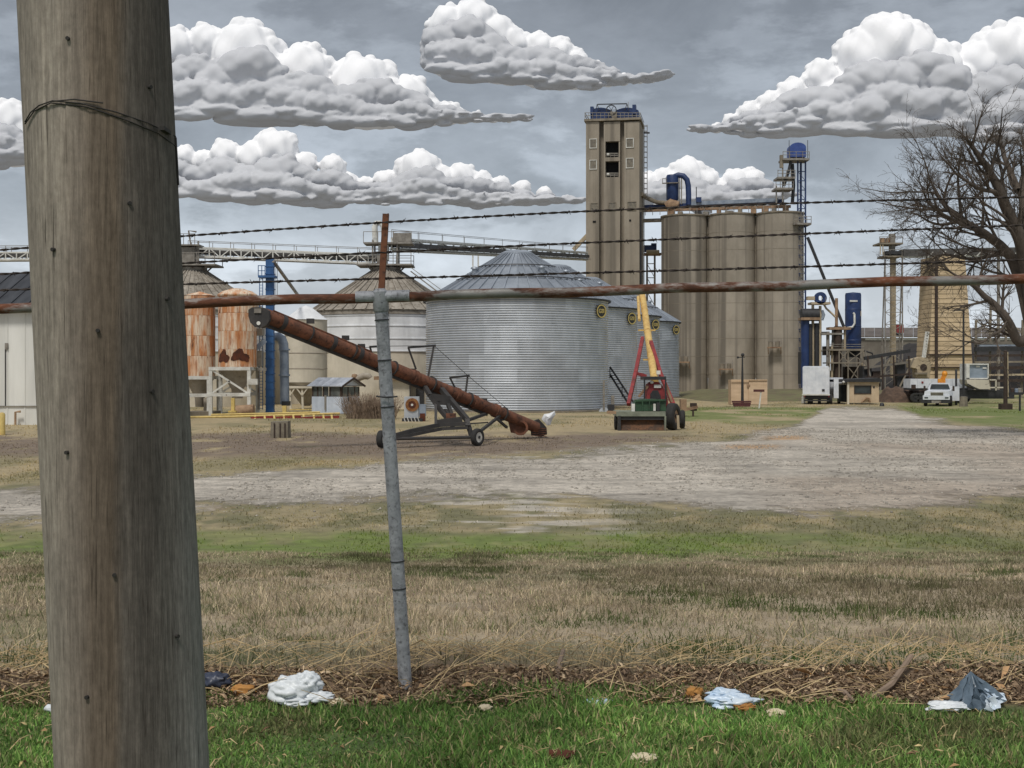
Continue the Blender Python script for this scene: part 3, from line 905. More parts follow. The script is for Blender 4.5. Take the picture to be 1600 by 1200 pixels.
# ------------------------------------------------------------------ truss conveyors
m_belt = M('conveyor_pan', A(92, 90, 88), A(66, 64, 62), sc=2, rough=.8)  # dark grey of belt trough, deck and covered belt
def conveyor(p0, p1, label, hgt=.85, wid=1.3, nbay=18, mw=1.0, hr=.6):
    p0, p1 = Vector(p0), Vector(p1)
    t = thing('truss_conveyor', p0, label, 'conveyor', 'overhead truss conveyors')
    up = Vector((0, 0, 1)); yy = Vector((0, 1, 0))
    for s_ in (0, 1):
        o = yy * wid * s_
        MB().bar(p0 + o, p1 + o, .17 * mw).build('bottom_chord', m_whitesteel, t)
        MB().bar(p0 + o + up * hgt, p1 + o + up * hgt, .13 * mw).build('top_chord', m_whitesteel, t)
        MB().bar(p0 + o + up * (hgt + hr), p1 + o + up * (hgt + hr), .045).build('handrail', m_steel, t)
        for k in range(nbay + 1):
            q = p0.lerp(p1, k / nbay)
            MB().bar(q + o, q + o + up * hgt, .09 * mw).build('web_post', m_whitesteel, t)
            if k % 2 == 0:
                MB().bar(q + o + up * hgt, q + o + up * (hgt + hr), .045).build('rail_post', m_steel, t)
            if k < nbay:
                q2 = p0.lerp(p1, (k + 1) / nbay)
                a, b_ = (q, q2 + up * hgt) if k % 2 else (q + up * hgt, q2)
                MB().bar(a + o, b_ + o, .085 * mw).build('diagonal', m_whitesteel, t)
    MB().bar(p0 + yy * wid * .5 + up * .45, p1 + yy * wid * .5 + up * .45, wid * .5, .42).build('belt_trough', m_belt, t)
    MB().bar(p0 + yy * wid * .5 + up * .06, p1 + yy * wid * .5 + up * .06, wid * .9, .05).build('deck', m_belt, t)
    return t
conveyor(P(294, 400, 116), P(592, 412, 116), 'truss conveyor between the two cone-roofed tanks', .8)
conveyor(P(612, 389, 116), P(918, 405, 181), 'long truss conveyor from the cone-roofed tank to the tower', .95, nbay=22, mw=1.45, hr=.8)
conveyor(P(-60, 406, 112), P(276, 404, 115.5), 'truss conveyor passing behind the wooden pole', .62, nbay=20)
# transfer tower on the tank behind the post
tw = thing('transfer_tower', (X(603, 116), 116, OT + .5), 'cluttered steel transfer tower on the cone roof where two conveyors meet', 'transfer tower')
cx = X(603, 116)
for sx in (-1.1, 1.1):
    for sy in (-.9, .9):
        MB().bar((cx + sx, 116 + sy, OT + .5), (cx + sx, 116 + sy, OT + 2.7), .14).build('post', m_steel, tw)
MB().box((cx + .3, 116, OT + 2.4), (4.4, 2.4, .14)).build('deck', m_steel, tw)
for sx in (-1.9, -.6, .8, 2.4):
    MB().bar((cx + sx, 114.8, OT + 2.4), (cx + sx, 114.8, OT + 3.4), .05).build('rail_post', m_steel, tw)
MB().bar((cx - 1.9, 114.8, OT + 3.4), (cx + 2.4, 114.8, OT + 3.4), .05).build('handrail', m_steel, tw)
MB().box((cx + 1.5, 116, OT + 2.9), (1.6, 1.2, .9)).build('drive_housing', m_steel, tw)
MB().box((cx - .2, 116, OT + 1.6), (.9, .9, 1.4)).build('chute', m_whitesteel, tw)
MB().tube([(cx - .9, 115.4, OT + 2.4), (cx - .95, 115.4, OT + 3.9), (cx - .8, 115.4, OT + 4.25), (cx - .5, 115.4, OT + 4.3), (cx - .25, 115.4, OT + 3.9), (cx - .2, 115.4, OT + 2.9)], [.26, .26, .24, .2, .16, .14], 12).build('gooseneck_vent', m_whitesteel, tw, True)
tw2 = thing('transfer_tower', (X(300, 116), 115, OT + .5), 'steel transfer head on the cone roof beside the wooden pole', 'transfer tower')
cx = X(296, 116)
for sx in (-1.0, 1.0):
    MB().bar((cx + sx, 115.2, OT + .5), (cx + sx, 115.2, OT + 2.6), .14).build('post', m_steel, tw2)
MB().box((cx, 115.6, OT + 1.3), (1.4, 1.2, 1.5)).build('chute', m_steel, tw2)
MB().box((cx - .6, 115.6, OT + 2.2), (3.6, 2, .12)).build('deck', m_steel, tw2)
for sx in (-2.2, -1.2, -.2, .8):
    MB().bar((cx + sx, 114.7, OT + 2.2), (cx + sx, 114.7, OT + 3.2), .05).build('rail_post', m_steel, tw2)
MB().bar((cx - 2.2, 114.7, OT + 3.2), (cx + .8, 114.7, OT + 3.2), .05).build('handrail', m_steel, tw2)
MB().tube([(cx + .4, 114.9, OT + 2.2), (cx + .2, 114.9, OT + 3.5), (cx + .9, 114.9, OT + 3.4)], .08, 8).build('vent_pipe', m_steel, tw2)
bent = thing('conveyor_support', P(743, 470, 142), 'slim steel support leg under the long conveyor', 'support leg')
for o_ in (-.3, .3):
    MB().bar((X(743, 142) + o_, 143, 0), P(743, 398, 143) + Vector((o_, 0, 0)), .16).build('leg', m_whitesteel, bent)
for k in range(8):
    z = 2 + k * 1.6
    MB().bar((X(743, 142) - .3, 143, z), (X(743, 142) + .3, 143, z + .5), .06).build('brace', m_whitesteel, bent)

# ------------------------------------------------------------------ concrete headhouse
TA = math.radians(10)
U = Vector((math.cos(TA), -math.sin(TA), 0)); Vb = Vector((math.sin(TA), math.cos(TA), 0))
TR = Matrix.Rotation(-TA, 3, 'Z')
T0 = Vector((X(915, 186), 186, 0))                       # front left corner on the ground
sT = 186 / F
def tp(px_, py_, back=0.):                                  # point on the tower front by photo column/row
    u = (px_ - 915) * sT / math.cos(TA)
    q = T0 + U * u + Vb * back
    q.z = CH + (HY - py_) * (T0 + U * u).y / F
    return q
def tbox(mb, x0, y0, x1, y1, b0, b1):
    a, b_ = tp(x0, y1, 0), tp(x1, y0, 0)
    za, zb = a.z, tp(x0, y0, 0).z
    pts = []
    for z in (za, zb):
        for (q, bk) in ((a, b0), (b_, b0), (b_, b1), (a, b1)):
            p = q + Vb * bk; p.z = z; pts.append(p)
    return mb.hexa(pts)
tower = thing('headhouse_tower', T0, 'tall concrete elevator tower with three bays and two dark openings', 'tower')
tower_bottom = 616
tbox(MB(), 915, 190, 998, tower_bottom, 1.25, 7.2).build('shaft', m_conc2, tower)
for (a, b_) in ((915.5, 936), (974.5, 997.5)):
    tbox(MB(), a, 190.5, b_, tower_bottom, 0, 1.249).build('bay', m_conc2, tower)
mbm = MB()                                                  # middle bay with its two openings
for (x0, y0, x1, y1) in ((943, 190.5, 968, 221), (943, 246, 968, 252), (943, 277, 968, tower_bottom), (943, 221, 945.5, 246), (966, 221, 968, 246), (943, 252, 945.5, 277), (966, 252, 968, 277)):
    tbox(mbm, x0, y0, x1, y1, .05, 1.249)
mbm.build('middle_bay', m_conc2, tower)
for (y0, y1) in ((221, 246), (252, 277)):
    op = tbox(MB(), 945.5, y0, 966, y1, 1.15, 1.248).build('opening', m_black, tower)
    for yy in (y1 - 7, y1 - 4):
        MB().bar(tp(946, yy, .35), tp(965.5, yy, .35), .12).build('guard_rail', m_steel, op)
    MB().ball(tp(949.5, y1 - 5, .3), .22, 8, 6).build('lamp', m_whitesteel, op)
    for k in range(4):
        MB().bar(tp(947 + k * 6, y1 - 7, .35), tp(947 + k * 6, y1, .35), .06).build('rail_post', m_steel, op)
m_winp = M('window_dusty', A(132, 124, 108), A(100, 94, 84), sc=3, rough=.4)
for (x0, y0, x1, y1) in ((922, 218, 931.5, 231), (922, 251, 931.5, 264), (978, 217, 988, 230), (978, 248, 988, 262), (923, 318, 934, 329), (951, 317, 961, 328), (980, 316, 992, 328)):
    f0 = .0 if not (940 < x0 < 970) else .05
    w = tbox(MB(), x0, y0, x1, y1, f0 - .03, f0 - .004).build('window', m_winp, tower)
    fr = MB()
    for (a, b_, c, dd) in ((x0 - .9, y0 - .9, x1 + .9, y0), (x0 - .9, y1, x1 + .9, y1 + 1.1), (x0 - .9, y0, x0, y1), (x1, y0, x1 + .9, y1)):
        tbox(fr, a, b_, c, dd, f0 - .10, f0 - .004)
    fr.build('window_frame', m_conctrim if y0 > 300 else m_whitesteel, w)
    tbox(MB(), (x0 + x1) / 2 - .25, y0, (x0 + x1) / 2 + .25, y1, f0 - .07, f0 - .031).build('mullion', m_steel, w)
for (x0, y0, x1, y1) in ((926, 345, 931, 348), (982, 343, 985, 346)):
    tbox(MB(), x0, y0, x1, y1, -.06, -.005).build('vent', m_black, tower)
cor = MB()
tbox(cor, 913, 186.5, 1000, 190, -.25, 7.4).build('cornice', m_conctrim, tower)
# roof deck rail
dk = MB(); 
rail = MB()
for yy in (176.5, 181):
    rail.bar(tp(914, yy, -.15), tp(999, yy, -.15), .07); rail.bar(tp(999, yy, -.15), tp(999, yy, 7.2), .07); rail.bar(tp(914, yy, -.15), tp(914, yy, 7.2), .07)
for k in range(15):
    x_ = 914 + 85 * k / 14
    rail.bar(tp(x_, 186.5, -.15), tp(x_, 176.5, -.15), .06)
rail.build('deck_railing', m_steel, tower)
# blue head machinery
head = thing('elevator_machinery', tp(955, 186.4, 2), 'blue bucket elevator heads with a drive wheel on top of the tower', 'elevator head')
hb = MB()
for (xa, xb) in ((921, 953), (961, 995)):
    pr = []
    for k in range(9):
        t_ = k / 8; x_ = xa + (xb - xa) * t_
        y_ = 169.5 - 4.2 * math.sin(PI * t_)
        pr.append((x_, y_))
    lo = [tp(xb, 186.3, 1.2), tp(xa, 186.3, 1.2)]
    hb2 = MB().prism([tp(a, b_, 1.2) for a, b_ in pr] + lo, Vb * 2.6)
    hb2.build('head_casing', m_blue, head)
for (x0, y0, x1, y1) in ((921, 164.5, 926, 176), (986, 161.5, 991.5, 176)):
    tbox(MB(), x0, y0, x1, y1, .9, 2.0).build('vent_stack', m_blue, head)
c = tp(954, 171, .6)
MB().disc(c, -Vb, .78, .16, 28, .66).build('drive_wheel', m_dksteel, head)
for k in range(6):
    e = U * math.cos(k * PI / 3) + Vector((0, 0, math.sin(k * PI / 3)))
    MB().bar(c - Vb * .08, c - Vb * .08 + e * .7, .07).build('spoke', m_dksteel, head)
MB().prism([tp(952, 173, .5), tp(962.5, 173, .5), tp(962.5, 187, .5), tp(958, 187, .5), tp(953, 178, .5)], Vb * .7).build('drive_guard', m_conctrim, head)
MB().bar(tp(933, 161.5, .7), tp(978, 160.5, .7), .14).build('hoist_beam', m_dksteel, head)
for (x_, x2) in ((932, 935), (932, 930), (978, 974.5), (978, 981)):
    MB().bar(tp(x_, 161, .7), tp(x2, 171, .7), .09).build('hoist_leg', m_dksteel, head)
MB().bar(tp(980, 157.5, .7), tp(980, 168, .7), .06).build('mast', m_steel, head)
# caged ladder on the side of the tower
lad = MB()
for bk in (5.0, 5.6):
    lad.bar(tp(1000.5, 186, bk), tp(1000.5, 440, bk), .10)
for k in range(60):
    yy = 186 + k * 4.2
    lad.bar(tp(1000.5, yy, 5.0), tp(1000.5, yy, 5.6), .07)
    if k % 2 == 0 and k < 30:
        lad.bar(tp(1000.5, yy, 5.0), tp(1005.5, yy, 5.1), .06); lad.bar(tp(1005.5, yy, 5.1), tp(1005.5, yy, 5.7), .06); lad.bar(tp(1005.5, yy, 5.7), tp(1000.5, yy, 5.6), .06)
for q in (5.1, 5.7):
    lad.bar(tp(1005.5, 184, q), tp(1005.5, 300, q), .05)
lad.build('caged_ladder', m_steel, tower)
MB().bar(tp(1000.5, 198.5, 4.6), tp(1010, 198.5, 4.6), .22).build('davit_arm', m_dksteel, tower)
MB().bar(tp(894, 389, 1.5), tp(916, 366, 1.5), .55).build('spout', m_tan, tower)
MB().bar(tp(998.6, 330, 1.0), tp(998.6, 612, 1.0), .3).build('downpipe', m_dksteel, tower)

# ------------------------------------------------------------------ concrete silos
SA = math.radians(14)
SU = Vector((math.cos(SA), -math.sin(SA), 0)); SB = Vector((math.sin(SA), math.cos(SA), 0))
SR = 3.46
S0 = Vector((X(1069.5, 192), 192, 0))
silos = []
SH = Z(338, 192)
for i, lb in enumerate(('concrete silo next to the tower, left one of three', 'middle one of the three concrete silos', 'concrete silo beside the blue leg tower, right one of three')):
    c = S0 + SU * (2 * SR * i * 1.012)
    t = thing('concrete_silo', c, lb, 'silo', 'joined concrete grain silos')
    MB().lathe(c, [(SR, 0), (SR, SH - .35)], 64).build('silo_wall', m_conc, t, True)
    MB().lathe(c, [(SR - .02, SH - .36), (SR + .03, SH - .22), (SR + .12, SH - .2), (SR + .12, SH), (SR - .3, SH + .02), (0, SH + .06)], 64).build('roof_slab', m_conctrim, t, True)
    for z in np.arange(2.6, SH - 1, 2.6):
        MB().lathe(c, [(SR + .005, z - .03), (SR + .02, z), (SR + .005, z + .03)], 64).build('pour_joint', m_conctrim, t, True)
    silos.append((c, t))
def sp(px_, py_, back=0.):                                   # point on the silo front line by photo column/row
    u = (px_ - 1069.5) * 192 / F / (math.cos(SA) + math.sin(SA) * (px_ - 800) / F)
    q = S0 + SU * u + SB * back
    q.z = CH + (HY - py_) * q.y / F
    return q
for i in (0, 1):                                             # pipes in the valleys between the silos
    c = S0 + SU * (2 * SR * (i + .5) * 1.012) - SB * .25
    MB().tube([c + Vector((0, 0, 2)), c + Vector((0, 0, SH - .4))], .16, 8).build('downpipe', m_conctrim, silos[i][1], True)
    MB().tube([c + SU * .45 + Vector((0, 0, 3)), c + SU * .45 + Vector((0, 0, SH - 4))], .10, 8).build('conduit', m_steel, silos[i][1], True)
for k, (x0, y0, i) in enumerate(((1062, 566, 0), (1128, 577, 1), (1202, 543, 2))):   # bracket platforms with motors
    q = sp(x0 + 10, y0, -SR - .9)
    pl = MB().box(q, (2.0, 1.0, .18), Matrix.Rotation(-SA, 3, 'Z')).build('bracket_platform', m_rustpipe, silos[i][1])
    for s_ in (-.55, .45):
        MB().tube([q + SU * s_ + Vector((0, 0, .1)), q + SU * s_ + Vector((0, 0, .85))], .32, 10).build('motor', m_conctrim, pl, True)
    MB().bar(q + SU * .95, q + SU * .95 + Vector((0, 0, 1.3)), .07).build('rail_post', m_steel, pl)
    MB().bar(q - SU * .95 + Vector((0, 0, .9)), q + SU * .95 + Vector((0, 0, .9)), .06).build('handrail', m_steel, pl)
    for s_ in (-.9, .9):
        MB().bar(q + SU * s_, q + SU * s_ + SB * .8 - Vector((0, 0, .9)), .1).build('knee_brace', m_rustpipe, pl)

# ------------------------------------------------------------------ gallery equipment on the silo roofs
gal = thing('roof_conveyor', sp(1080, 330, -1), 'rusty tan conveyor and blue duct running along the silo tops', 'conveyor')
MB().bar(sp(1000, 324, .5), sp(1225, 314.5, .5), .5, .6).build('blue_duct', m_blue, gal)
MB().bar(sp(1075, 318.5, .2), sp(1216, 312.5, .2), .7, .55).build('grey_duct', m_pale, gal)
MB().bar(sp(1000, 329.5, -1.2), sp(1236, 322.5, -1.2), .6, .38).build('tan_conveyor', m_rustpipe, gal)
MB().bar(sp(1002, 345, .3), sp(1034, 344, .3), 2.0, .35).build('catwalk', m_steel, gal)
for k in range(20):
    x_ = 1012 + k * 11.4
    MB().bar(sp(x_, 336.5 - k * .35, -2.6), sp(x_, 327 - k * .35, -2.6), .08).build('rail_post', m_steel, gal)
MB().bar(sp(1012, 327, -2.6), sp(1229, 320, -2.6), .06).build('handrail', m_steel, gal)
for k, (x_, w, h, m_) in enumerate(((1050, 10, 9, m_rustpipe), (1064, 7, 8, m_conctrim), (1092, 9, 8, m_dksteel), (1104, 8, 6, m_steel), (1124, 6, 9, m_rustpipe), (1140, 12, 6, m_steel), (1157, 6, 8, m_conctrim), (1178, 8, 7, m_rustpipe), (1196, 10, 10, m_rustpipe), (1210, 7, 8, m_steel), (1228, 9, 10, m_rustpipe))):
    b0 = 339 - (x_ - 1069) * .045
    q = sp(x_, b0 - h / 2, -.8)
    MB().box(q, (w * .096, 1.4, h * .096), Matrix.Rotation(-SA, 3, 'Z')).build('distributor_box', m_, gal)
MB().tube([sp(1043, 324, -1), sp(1050, 320, -1), sp(1062, 321, -1)], [.75, .95, .6], 10).build('fan_scroll', m_rustpipe, gal, True)
cyc = thing('dust_collector', sp(1052, 318, 0), 'dark blue dust collector drum with a curved duct on the silo roof', 'dust collector')
q0 = sp(1050.5, 318, 0)
zt = sp(1050.5, 273, 0).z
MB().lathe((q0.x, q0.y, 0), [(.5, q0.z), (.92, q0.z + .6), (.92, zt - .3), (.80, zt - .05), (0, zt)], 24).build('drum', m_blue, cyc, True)
pts = [sp(1054, 276, -.1), sp(1060, 273.5, -.1), sp(1068, 275, -.1), sp(1073.5, 281, -.1), sp(1075.5, 290, -.1), sp(1076, 304, -.1), sp(1076, 320, -.1)]
MB().tube(pts, .42, 14).build('curved_duct', m_blue, cyc, True)
for x_ in (1061.5, 1065):
    MB().bar(sp(x_, 319, -.2), sp(x_, 278, -.2), .16).build('ladder_rail', m_steel, cyc)
MB().bar(sp(1036, 286.5, -.9), sp(1062, 285.5, -.9), .5, .12).build('platform', m_steel, cyc)
for x_ in (1036.5, 1042):
    MB().bar(sp(x_, 286, -.9), sp(x_, 279, -.9), .08).build('rail_post', m_steel, cyc)
MB().bar(sp(1036.5, 279, -.9), sp(1042, 279, -.9), .08).build('handrail', m_steel, cyc)
MB().bar(sp(1088, 316, 0), sp(1088, 292, 0), .12).build('lightning_mast', m_dksteel, cyc)
MB().px(1088, 308, 1096, 316, 191, .8).build('blue_box', m_blue, cyc)
MB().tube([tp(999, 300, 2), sp(1010, 309, 0), sp(1026, 316, 0), sp(1042, 317, 0)], .32, 10).build('inlet_pipe', m_conctrim, cyc, True)

# lattice and ledge between tower and silos
gapx = thing('gap_platform', P(1020, 600, 198), 'small blue-capped steel stair frame between tower and silos', 'steel frame')
MB().px(1006, 383, 1026, 393, 197, 1.4).build('blue_casing', m_blue, gapx)
MB().px(1018, 380, 1026, 384, 197, .8).build('blue_cap', m_blue, gapx)
MB().px(1006, 395, 1034, 398, 196.5, 2.2).build('platform', m_rustpipe, gapx)
MB().tube([P(1010, 394, 196.6), P(1030, 394, 196.6)], .35, 10).build('screw_drum', m_tan, gapx, True)
for x_ in (1011, 1023):
    MB().bar(P(x_, 398, 197), P(x_, 612, 197), .28).build('post', m_steel, gapx)
for k in range(9):
    y_ = 412 + k * 22
    MB().bar(P(1011, y_, 197), P(1023, y_, 197), .12).build('rung_beam', m_steel, gapx)
    MB().bar(P(1011, y_, 197), P(1023, y_ + 22, 197), .09).build('brace', m_steel, gapx)

# ------------------------------------------------------------------ blue leg tower beside the silos
leg = thing('leg_tower', sp(1252, 612, -1.0), 'slim blue bucket elevator tower with stacked platforms beside the silos', 'elevator tower')
dL = 186
for x_ in (1246.5, 1258.5):
    for o_ in (0, 1.6):
        MB().bar(P(x_, 250, dL + o_), P(x_, 614, dL + o_), .20).build('leg_post', m_blue, leg)
for k in range(24):
    y_ = 268 + k * 14.5
    MB().bar(P(1246.5, y_, dL), P(1258.5, y_, dL), .12).build('cross_beam', m_blue, leg)
    MB().bar(P(1246.5, y_, dL), P(1258.5, y_ + 14.5, dL), .06).build('brace', m_blue, leg)
MB().px(1250.5, 252, 1253, 600, dL + .9, .4).build('leg_casing', m_blue, leg)
pr = [P(1234.5, 245, dL - .5), P(1234.5, 230, dL - .5)] + [P(1247 - 12.5 * math.cos(PI * k / 8), 230 - 7.5 * math.sin(PI * k / 8), dL - .5) for k in range(1, 8)] + [P(1259.5, 230, dL - .5), P(1259.5, 245, dL - .5)]
MB().prism(list(reversed(pr)), (0, 2.2, 0)).build('head_hood', m_blueh, leg)
for (x0, x1, y_) in ((1223, 1265, 247), (1215, 1243, 276), (1212, 1240, 293), (1240, 1268, 348)):
    pl = MB().px(x0, y_, x1, y_ + 3, dL - 1.2, 3.0).build('platform', m_steel, leg)
    n = 5
    for k in range(n):
        x_ = x0 + .5 + (x1 - x0 - 1) * k / (n - 1)
        MB().bar(P(x_, y_, dL - 1.15), P(x_, y_ - 10, dL - 1.15), .08).build('rail_post', m_steel, pl)
    for q in (10, 5):
        MB().bar(P(x0, y_ - q, dL - 1.15), P(x1, y_ - q, dL - 1.15), .07).build('handrail', m_steel, pl)
for x_ in (1223, 1213):
    MB().bar(P(x_, 243 if x_ > 1215 else 290, dL - .6), P(x_, 320, dL - .6), .18).build('stair_post', m_steel, leg)
MB().tube([P(1236, 252, dL - .6), P(1232, 268, dL - .6), P(1225, 290, dL - .6)], .22, 10).build('spout', m_dksteel, leg, True)
MB().tube([P(1238, 256, dL), P(1240, 290, dL), P(1238, 318, dL)], .25, 10).build('spout', m_dksteel, leg, True)
MB().px(1219, 242, 1224, 262, dL - .8, .5).build('control_cabinet', m_conctrim, leg)
for (x_) in (1233, 1262):
    MB().bar(P(x_, 247, dL - 1), P(x_, 219, dL - 1), .07).build('mast', m_dksteel, leg)
lad = MB()
for x_ in (1251.5, 1255.5):
    lad.bar(P(x_, 330, dL - .5), P(x_, 610, dL - .5), .08)
for k in range(56):
    lad.bar(P(1251.5, 332 + k * 5, dL - .5), P(1255.5, 332 + k * 5, dL - .5), .05)
lad.build('ladder', m_steel, leg)
MB().bar(P(1262, 371, dL - .3), P(1319, 512, dL - 4), .34).build('long_spout', m_dksteel, leg)
# ------------------------------------------------------------------ left yard: shed, hopper bins, leg, booth
m_shed = M('white_shed_sheet', A(230, 230, 224), A(208, 208, 202), sc=.5, rough=.8, st=(1, 1, .12), streak=.16, ssc=2, sz=.08, rnd=.05)
m_shedroof = M('dark_shed_roof', A(74, 76, 80), A(52, 54, 58), sc=.8, rough=.6, metal=.3, st=(3, .4, 1), rnd=.12)
shed = thing('metal_shed', P(-60, 663, 74), 'white sheet-metal shed with a dark roof, left of the wooden pole', 'shed')
d0 = 74
xl, xr = X(-420, d0), X(170, d0)
zt = Z(486, d0)
k = 0
xx = xl
pm = mesh_of(MB().hexa([(0, 0, 0), (.94, 0, 0), (.94, .1, 0), (0, .1, 0), (0, 0, zt), (.94, 0, zt), (.94, .1, zt), (0, .1, zt)])
             .hexa([(.94, -.03, 0), (1.0, -.03, 0), (1.0, .1, 0), (.94, .1, 0), (.94, -.03, zt), (1.0, -.03, zt), (1.0, .1, zt), (.94, .1, zt)]), 'wall_sheet', m_shed)
while xx < xr - .5:
    o = inst(pm, shed, Vector((xx, d0, 0)) - ORIG[shed.name], 0, 'wall_sheet'); o.location.z = -ORIG[shed.name].z
    xx += 1.0
xr = xx
MB().box(((xl + xr) / 2, d0 + 6, zt / 2), (xr - xl - .1, 11.7, zt - .04)).build('inner_wall', m_shed, shed)
rz = Z(430, d0 + 6)
rp = mesh_of(MB().hexa([(0, -.5, 0), (.96, -.5, 0), (.96, 6, rz - zt + .1), (0, 6, rz - zt + .1), (0, -.5, .06), (.96, -.5, .06), (.96, 6, rz - zt + .16), (0, 6, rz - zt + .16)])
             .hexa([(.96, -.5, 0), (1.0, -.5, 0), (1.0, 6, rz - zt + .1), (.96, 6, rz - zt + .1), (.96, -.5, .12), (1.0, -.5, .12), (1.0, 6, rz - zt + .22), (.96, 6, rz - zt + .22)]), 'roof_sheet', m_shedroof)
xx = xl
while xx < xr - .5:
    inst(rp, shed, Vector((xx, d0, zt)) - ORIG[shed.name], 0, 'roof_sheet'); xx += 1.0
MB().add([(xl, d0 + 6, rz + .1), (xr, d0 + 6, rz + .1), (xr, d0 + 12, zt), (xl, d0 + 12, zt)], [(0, 1, 2, 3)]).build('rear_roof', m_shedroof, shed)
MB().px(-420, 634, 170, 635.2, d0 - .08, .07).build('girt_line', m_steel, shed)
MB().px(7.5, 536, 8.3, 634, d0 - .08, .07).build('door_edge', m_dksteel, shed)
MB().px(7.5, 536, 12, 546, d0 - .1, .09).build('meter_box', m_steel, shed)
MB().tube([P(24, 667, d0 - .3), P(24, 644, d0 - .3), P(32, 643, d0 - .3)], .07, 8).build('standpipe', m_rustpipe, shed)
m_ylw = M('yellow_paint', A(218, 194, 120), A(192, 166, 98), sc=4, rough=.6, rust=.12)
single(MB().lathe((X(3, 63), 63, 0), [(.16, -.1), (.16, 1.0), (.12, 1.08), (0, 1.12)], 14), 'bollard', m_ylw, 'yellow bollard in front of the white shed', 'bollard', smooth=True)

# rusty hopper bins on steel stands
m_rusty = M('rusty_bin_sheet', A(224, 206, 182), A(196, 132, 84), sc=1.3, lo=.42, hi=.58, rough=.85, st=(1.6, 1.6, .22), c3=A(156, 92, 58), rust=.26, rsc=.9, rst=(1.2, 1.2, .45), streak=.12, ssc=2, rnd=.08)
m_hopper = M('hopper_grey', A(172, 164, 150), A(140, 130, 116), sc=1.2, rough=.8, rust=.12)
def hopper_bin(xc, rpx, ytop, ybot, d, label, dome):
    cx, r = X(xc, d), rpx * d / F
    t = thing('hopper_bin', (cx, d, 0), label, 'hopper bin', 'rust-stained hopper bins')
    zt, zb = Z(ytop, d), Z(ybot, d)
    n = 12
    rows = 4
    sm = mesh_of(MB().lathe((0, 0, 0), [(r, 0), (r + .02, .02), (r + .02, (zt - zb) / rows - .03), (r, (zt - zb) / rows - .01)], 4, 0, 2 * PI / n * .985), 'wall_sheet', m_rusty, True)
    for j in range(rows):
        for k in range(n):
            inst(sm, t, (0, 0, zb + j * (zt - zb) / rows), k * 2 * PI / n + .2, 'wall_sheet')
    MB().lathe((cx, d, 0), [(r - .01, zb), (r - .01, zt)], 32).build('liner', m_rusty, t, True)
    if dome:
        MB().lathe((cx, d, 0), [(r + .08, zt - .05), (r + .1, zt + .05), (r * .8, zt + .3), (r * .3, zt + .5), (0, zt + .52)], 28).build('roof', m_rusty, t, True)
    else:
        MB().lathe((cx, d, 0), [(r + .05, zt), (0, zt + .3)], 28).build('roof', m_rusty, t, True)
    MB().lathe((cx, d, 0), [(r, zb + .02), (r + .06, zb), (r * .98, zb - .08), (r * .32, zb - 1.55), (r * .28, zb - 2.2), (.0, zb - 2.2)], 28).build('hopper_cone', m_hopper, t, True)
    return t
hb1 = hopper_bin(312, 23.5, 462, 588, 92, 'rust-streaked hopper bin beside the wooden pole, shorter stand', False)
hb2 = hopper_bin(371, 29, 462, 574, 91, 'larger rust-streaked hopper bin with domed top and dark burnt patches', True)
m_burn = M('burnt_rust', A(96, 48, 28), A(60, 34, 24), sc=3, rough=.9)
def hopper_stand(x0, x1, ytop, ymid, yb, d, label, xbrace):
    t = thing('hopper_stand', P((x0 + x1) / 2, yb, d), label, 'steel stand', 'steel hopper bin stands')
    for o_ in (-1.5, 1.5):
        for x_ in (x0, x1):
            MB().bar((X(x_, d), d + o_, 0), (X(x_, d), d + o_, Z(ytop, d)), .24).build('leg', m_whitesteel, t)
        for y_ in (ytop + 2, ymid):
            MB().bar((X(x0, d) - .12, d + o_ - .01, Z(y_, d)), (X(x1, d) + .12, d + o_ - .01, Z(y_, d)), .26, .24).build('beam', m_whitesteel, t)
        if xbrace:
            MB().bar((X(x0, d), d + o_, Z(ytop + 3, d)), (X(x1, d), d + o_, Z(ymid - 1, d)), .12).build('brace', m_whitesteel, t)
            MB().bar((X(x0, d), d + o_, Z(ymid - 1, d)), (X((x0 + x1) / 2, d), d + o_, Z((ytop + ymid) / 2, d)), .12).build('brace', m_whitesteel, t)
    for x_ in (x0, x1):
        MB().bar((X(x_, d), d - 1.5, Z(ytop + 2, d)), (X(x_, d), d + 1.5, Z(ytop + 2, d)), .22).build('beam', m_whitesteel, t)
    return t
hopper_stand(285, 334, 588, 617, 650, 92, 'low white steel stand under the hopper bin next to the pole', False)
s2 = hopper_stand(337, 396, 574, 616, 649, 91, 'cross-braced white steel stand under the domed rusty bin', True)
MB().px(387, 592, 402, 601, 89.2, .3).build('sign_box', m_whitesteel, s2)
for (x0, y0, x1, y1, m_, nm, lb) in ((293, 628, 301, 645, m_ylw, 'feed_drum', 'small drum under the hopper next to the pole'),):
    pass
bl = MB(); bl.px(318, 622, 326, 648, 91, 1.2)
single(bl, 'discharge_chute', m_hopper, 'pale discharge chute below the low hopper bin', 'chute')
single(MB().tube([P(362, 643, 89.4), P(397, 641, 89.4)], .42, 14), 'rusty_drum', m_rustpipe, 'rusty drum lying under the domed hopper bin', 'drum', smooth=True)
single(MB().px(290, 643, 334, 652, 89.6, 2.2), 'concrete_pad', m_conctrim, 'low pale concrete pad under the hopper bins', 'pad')
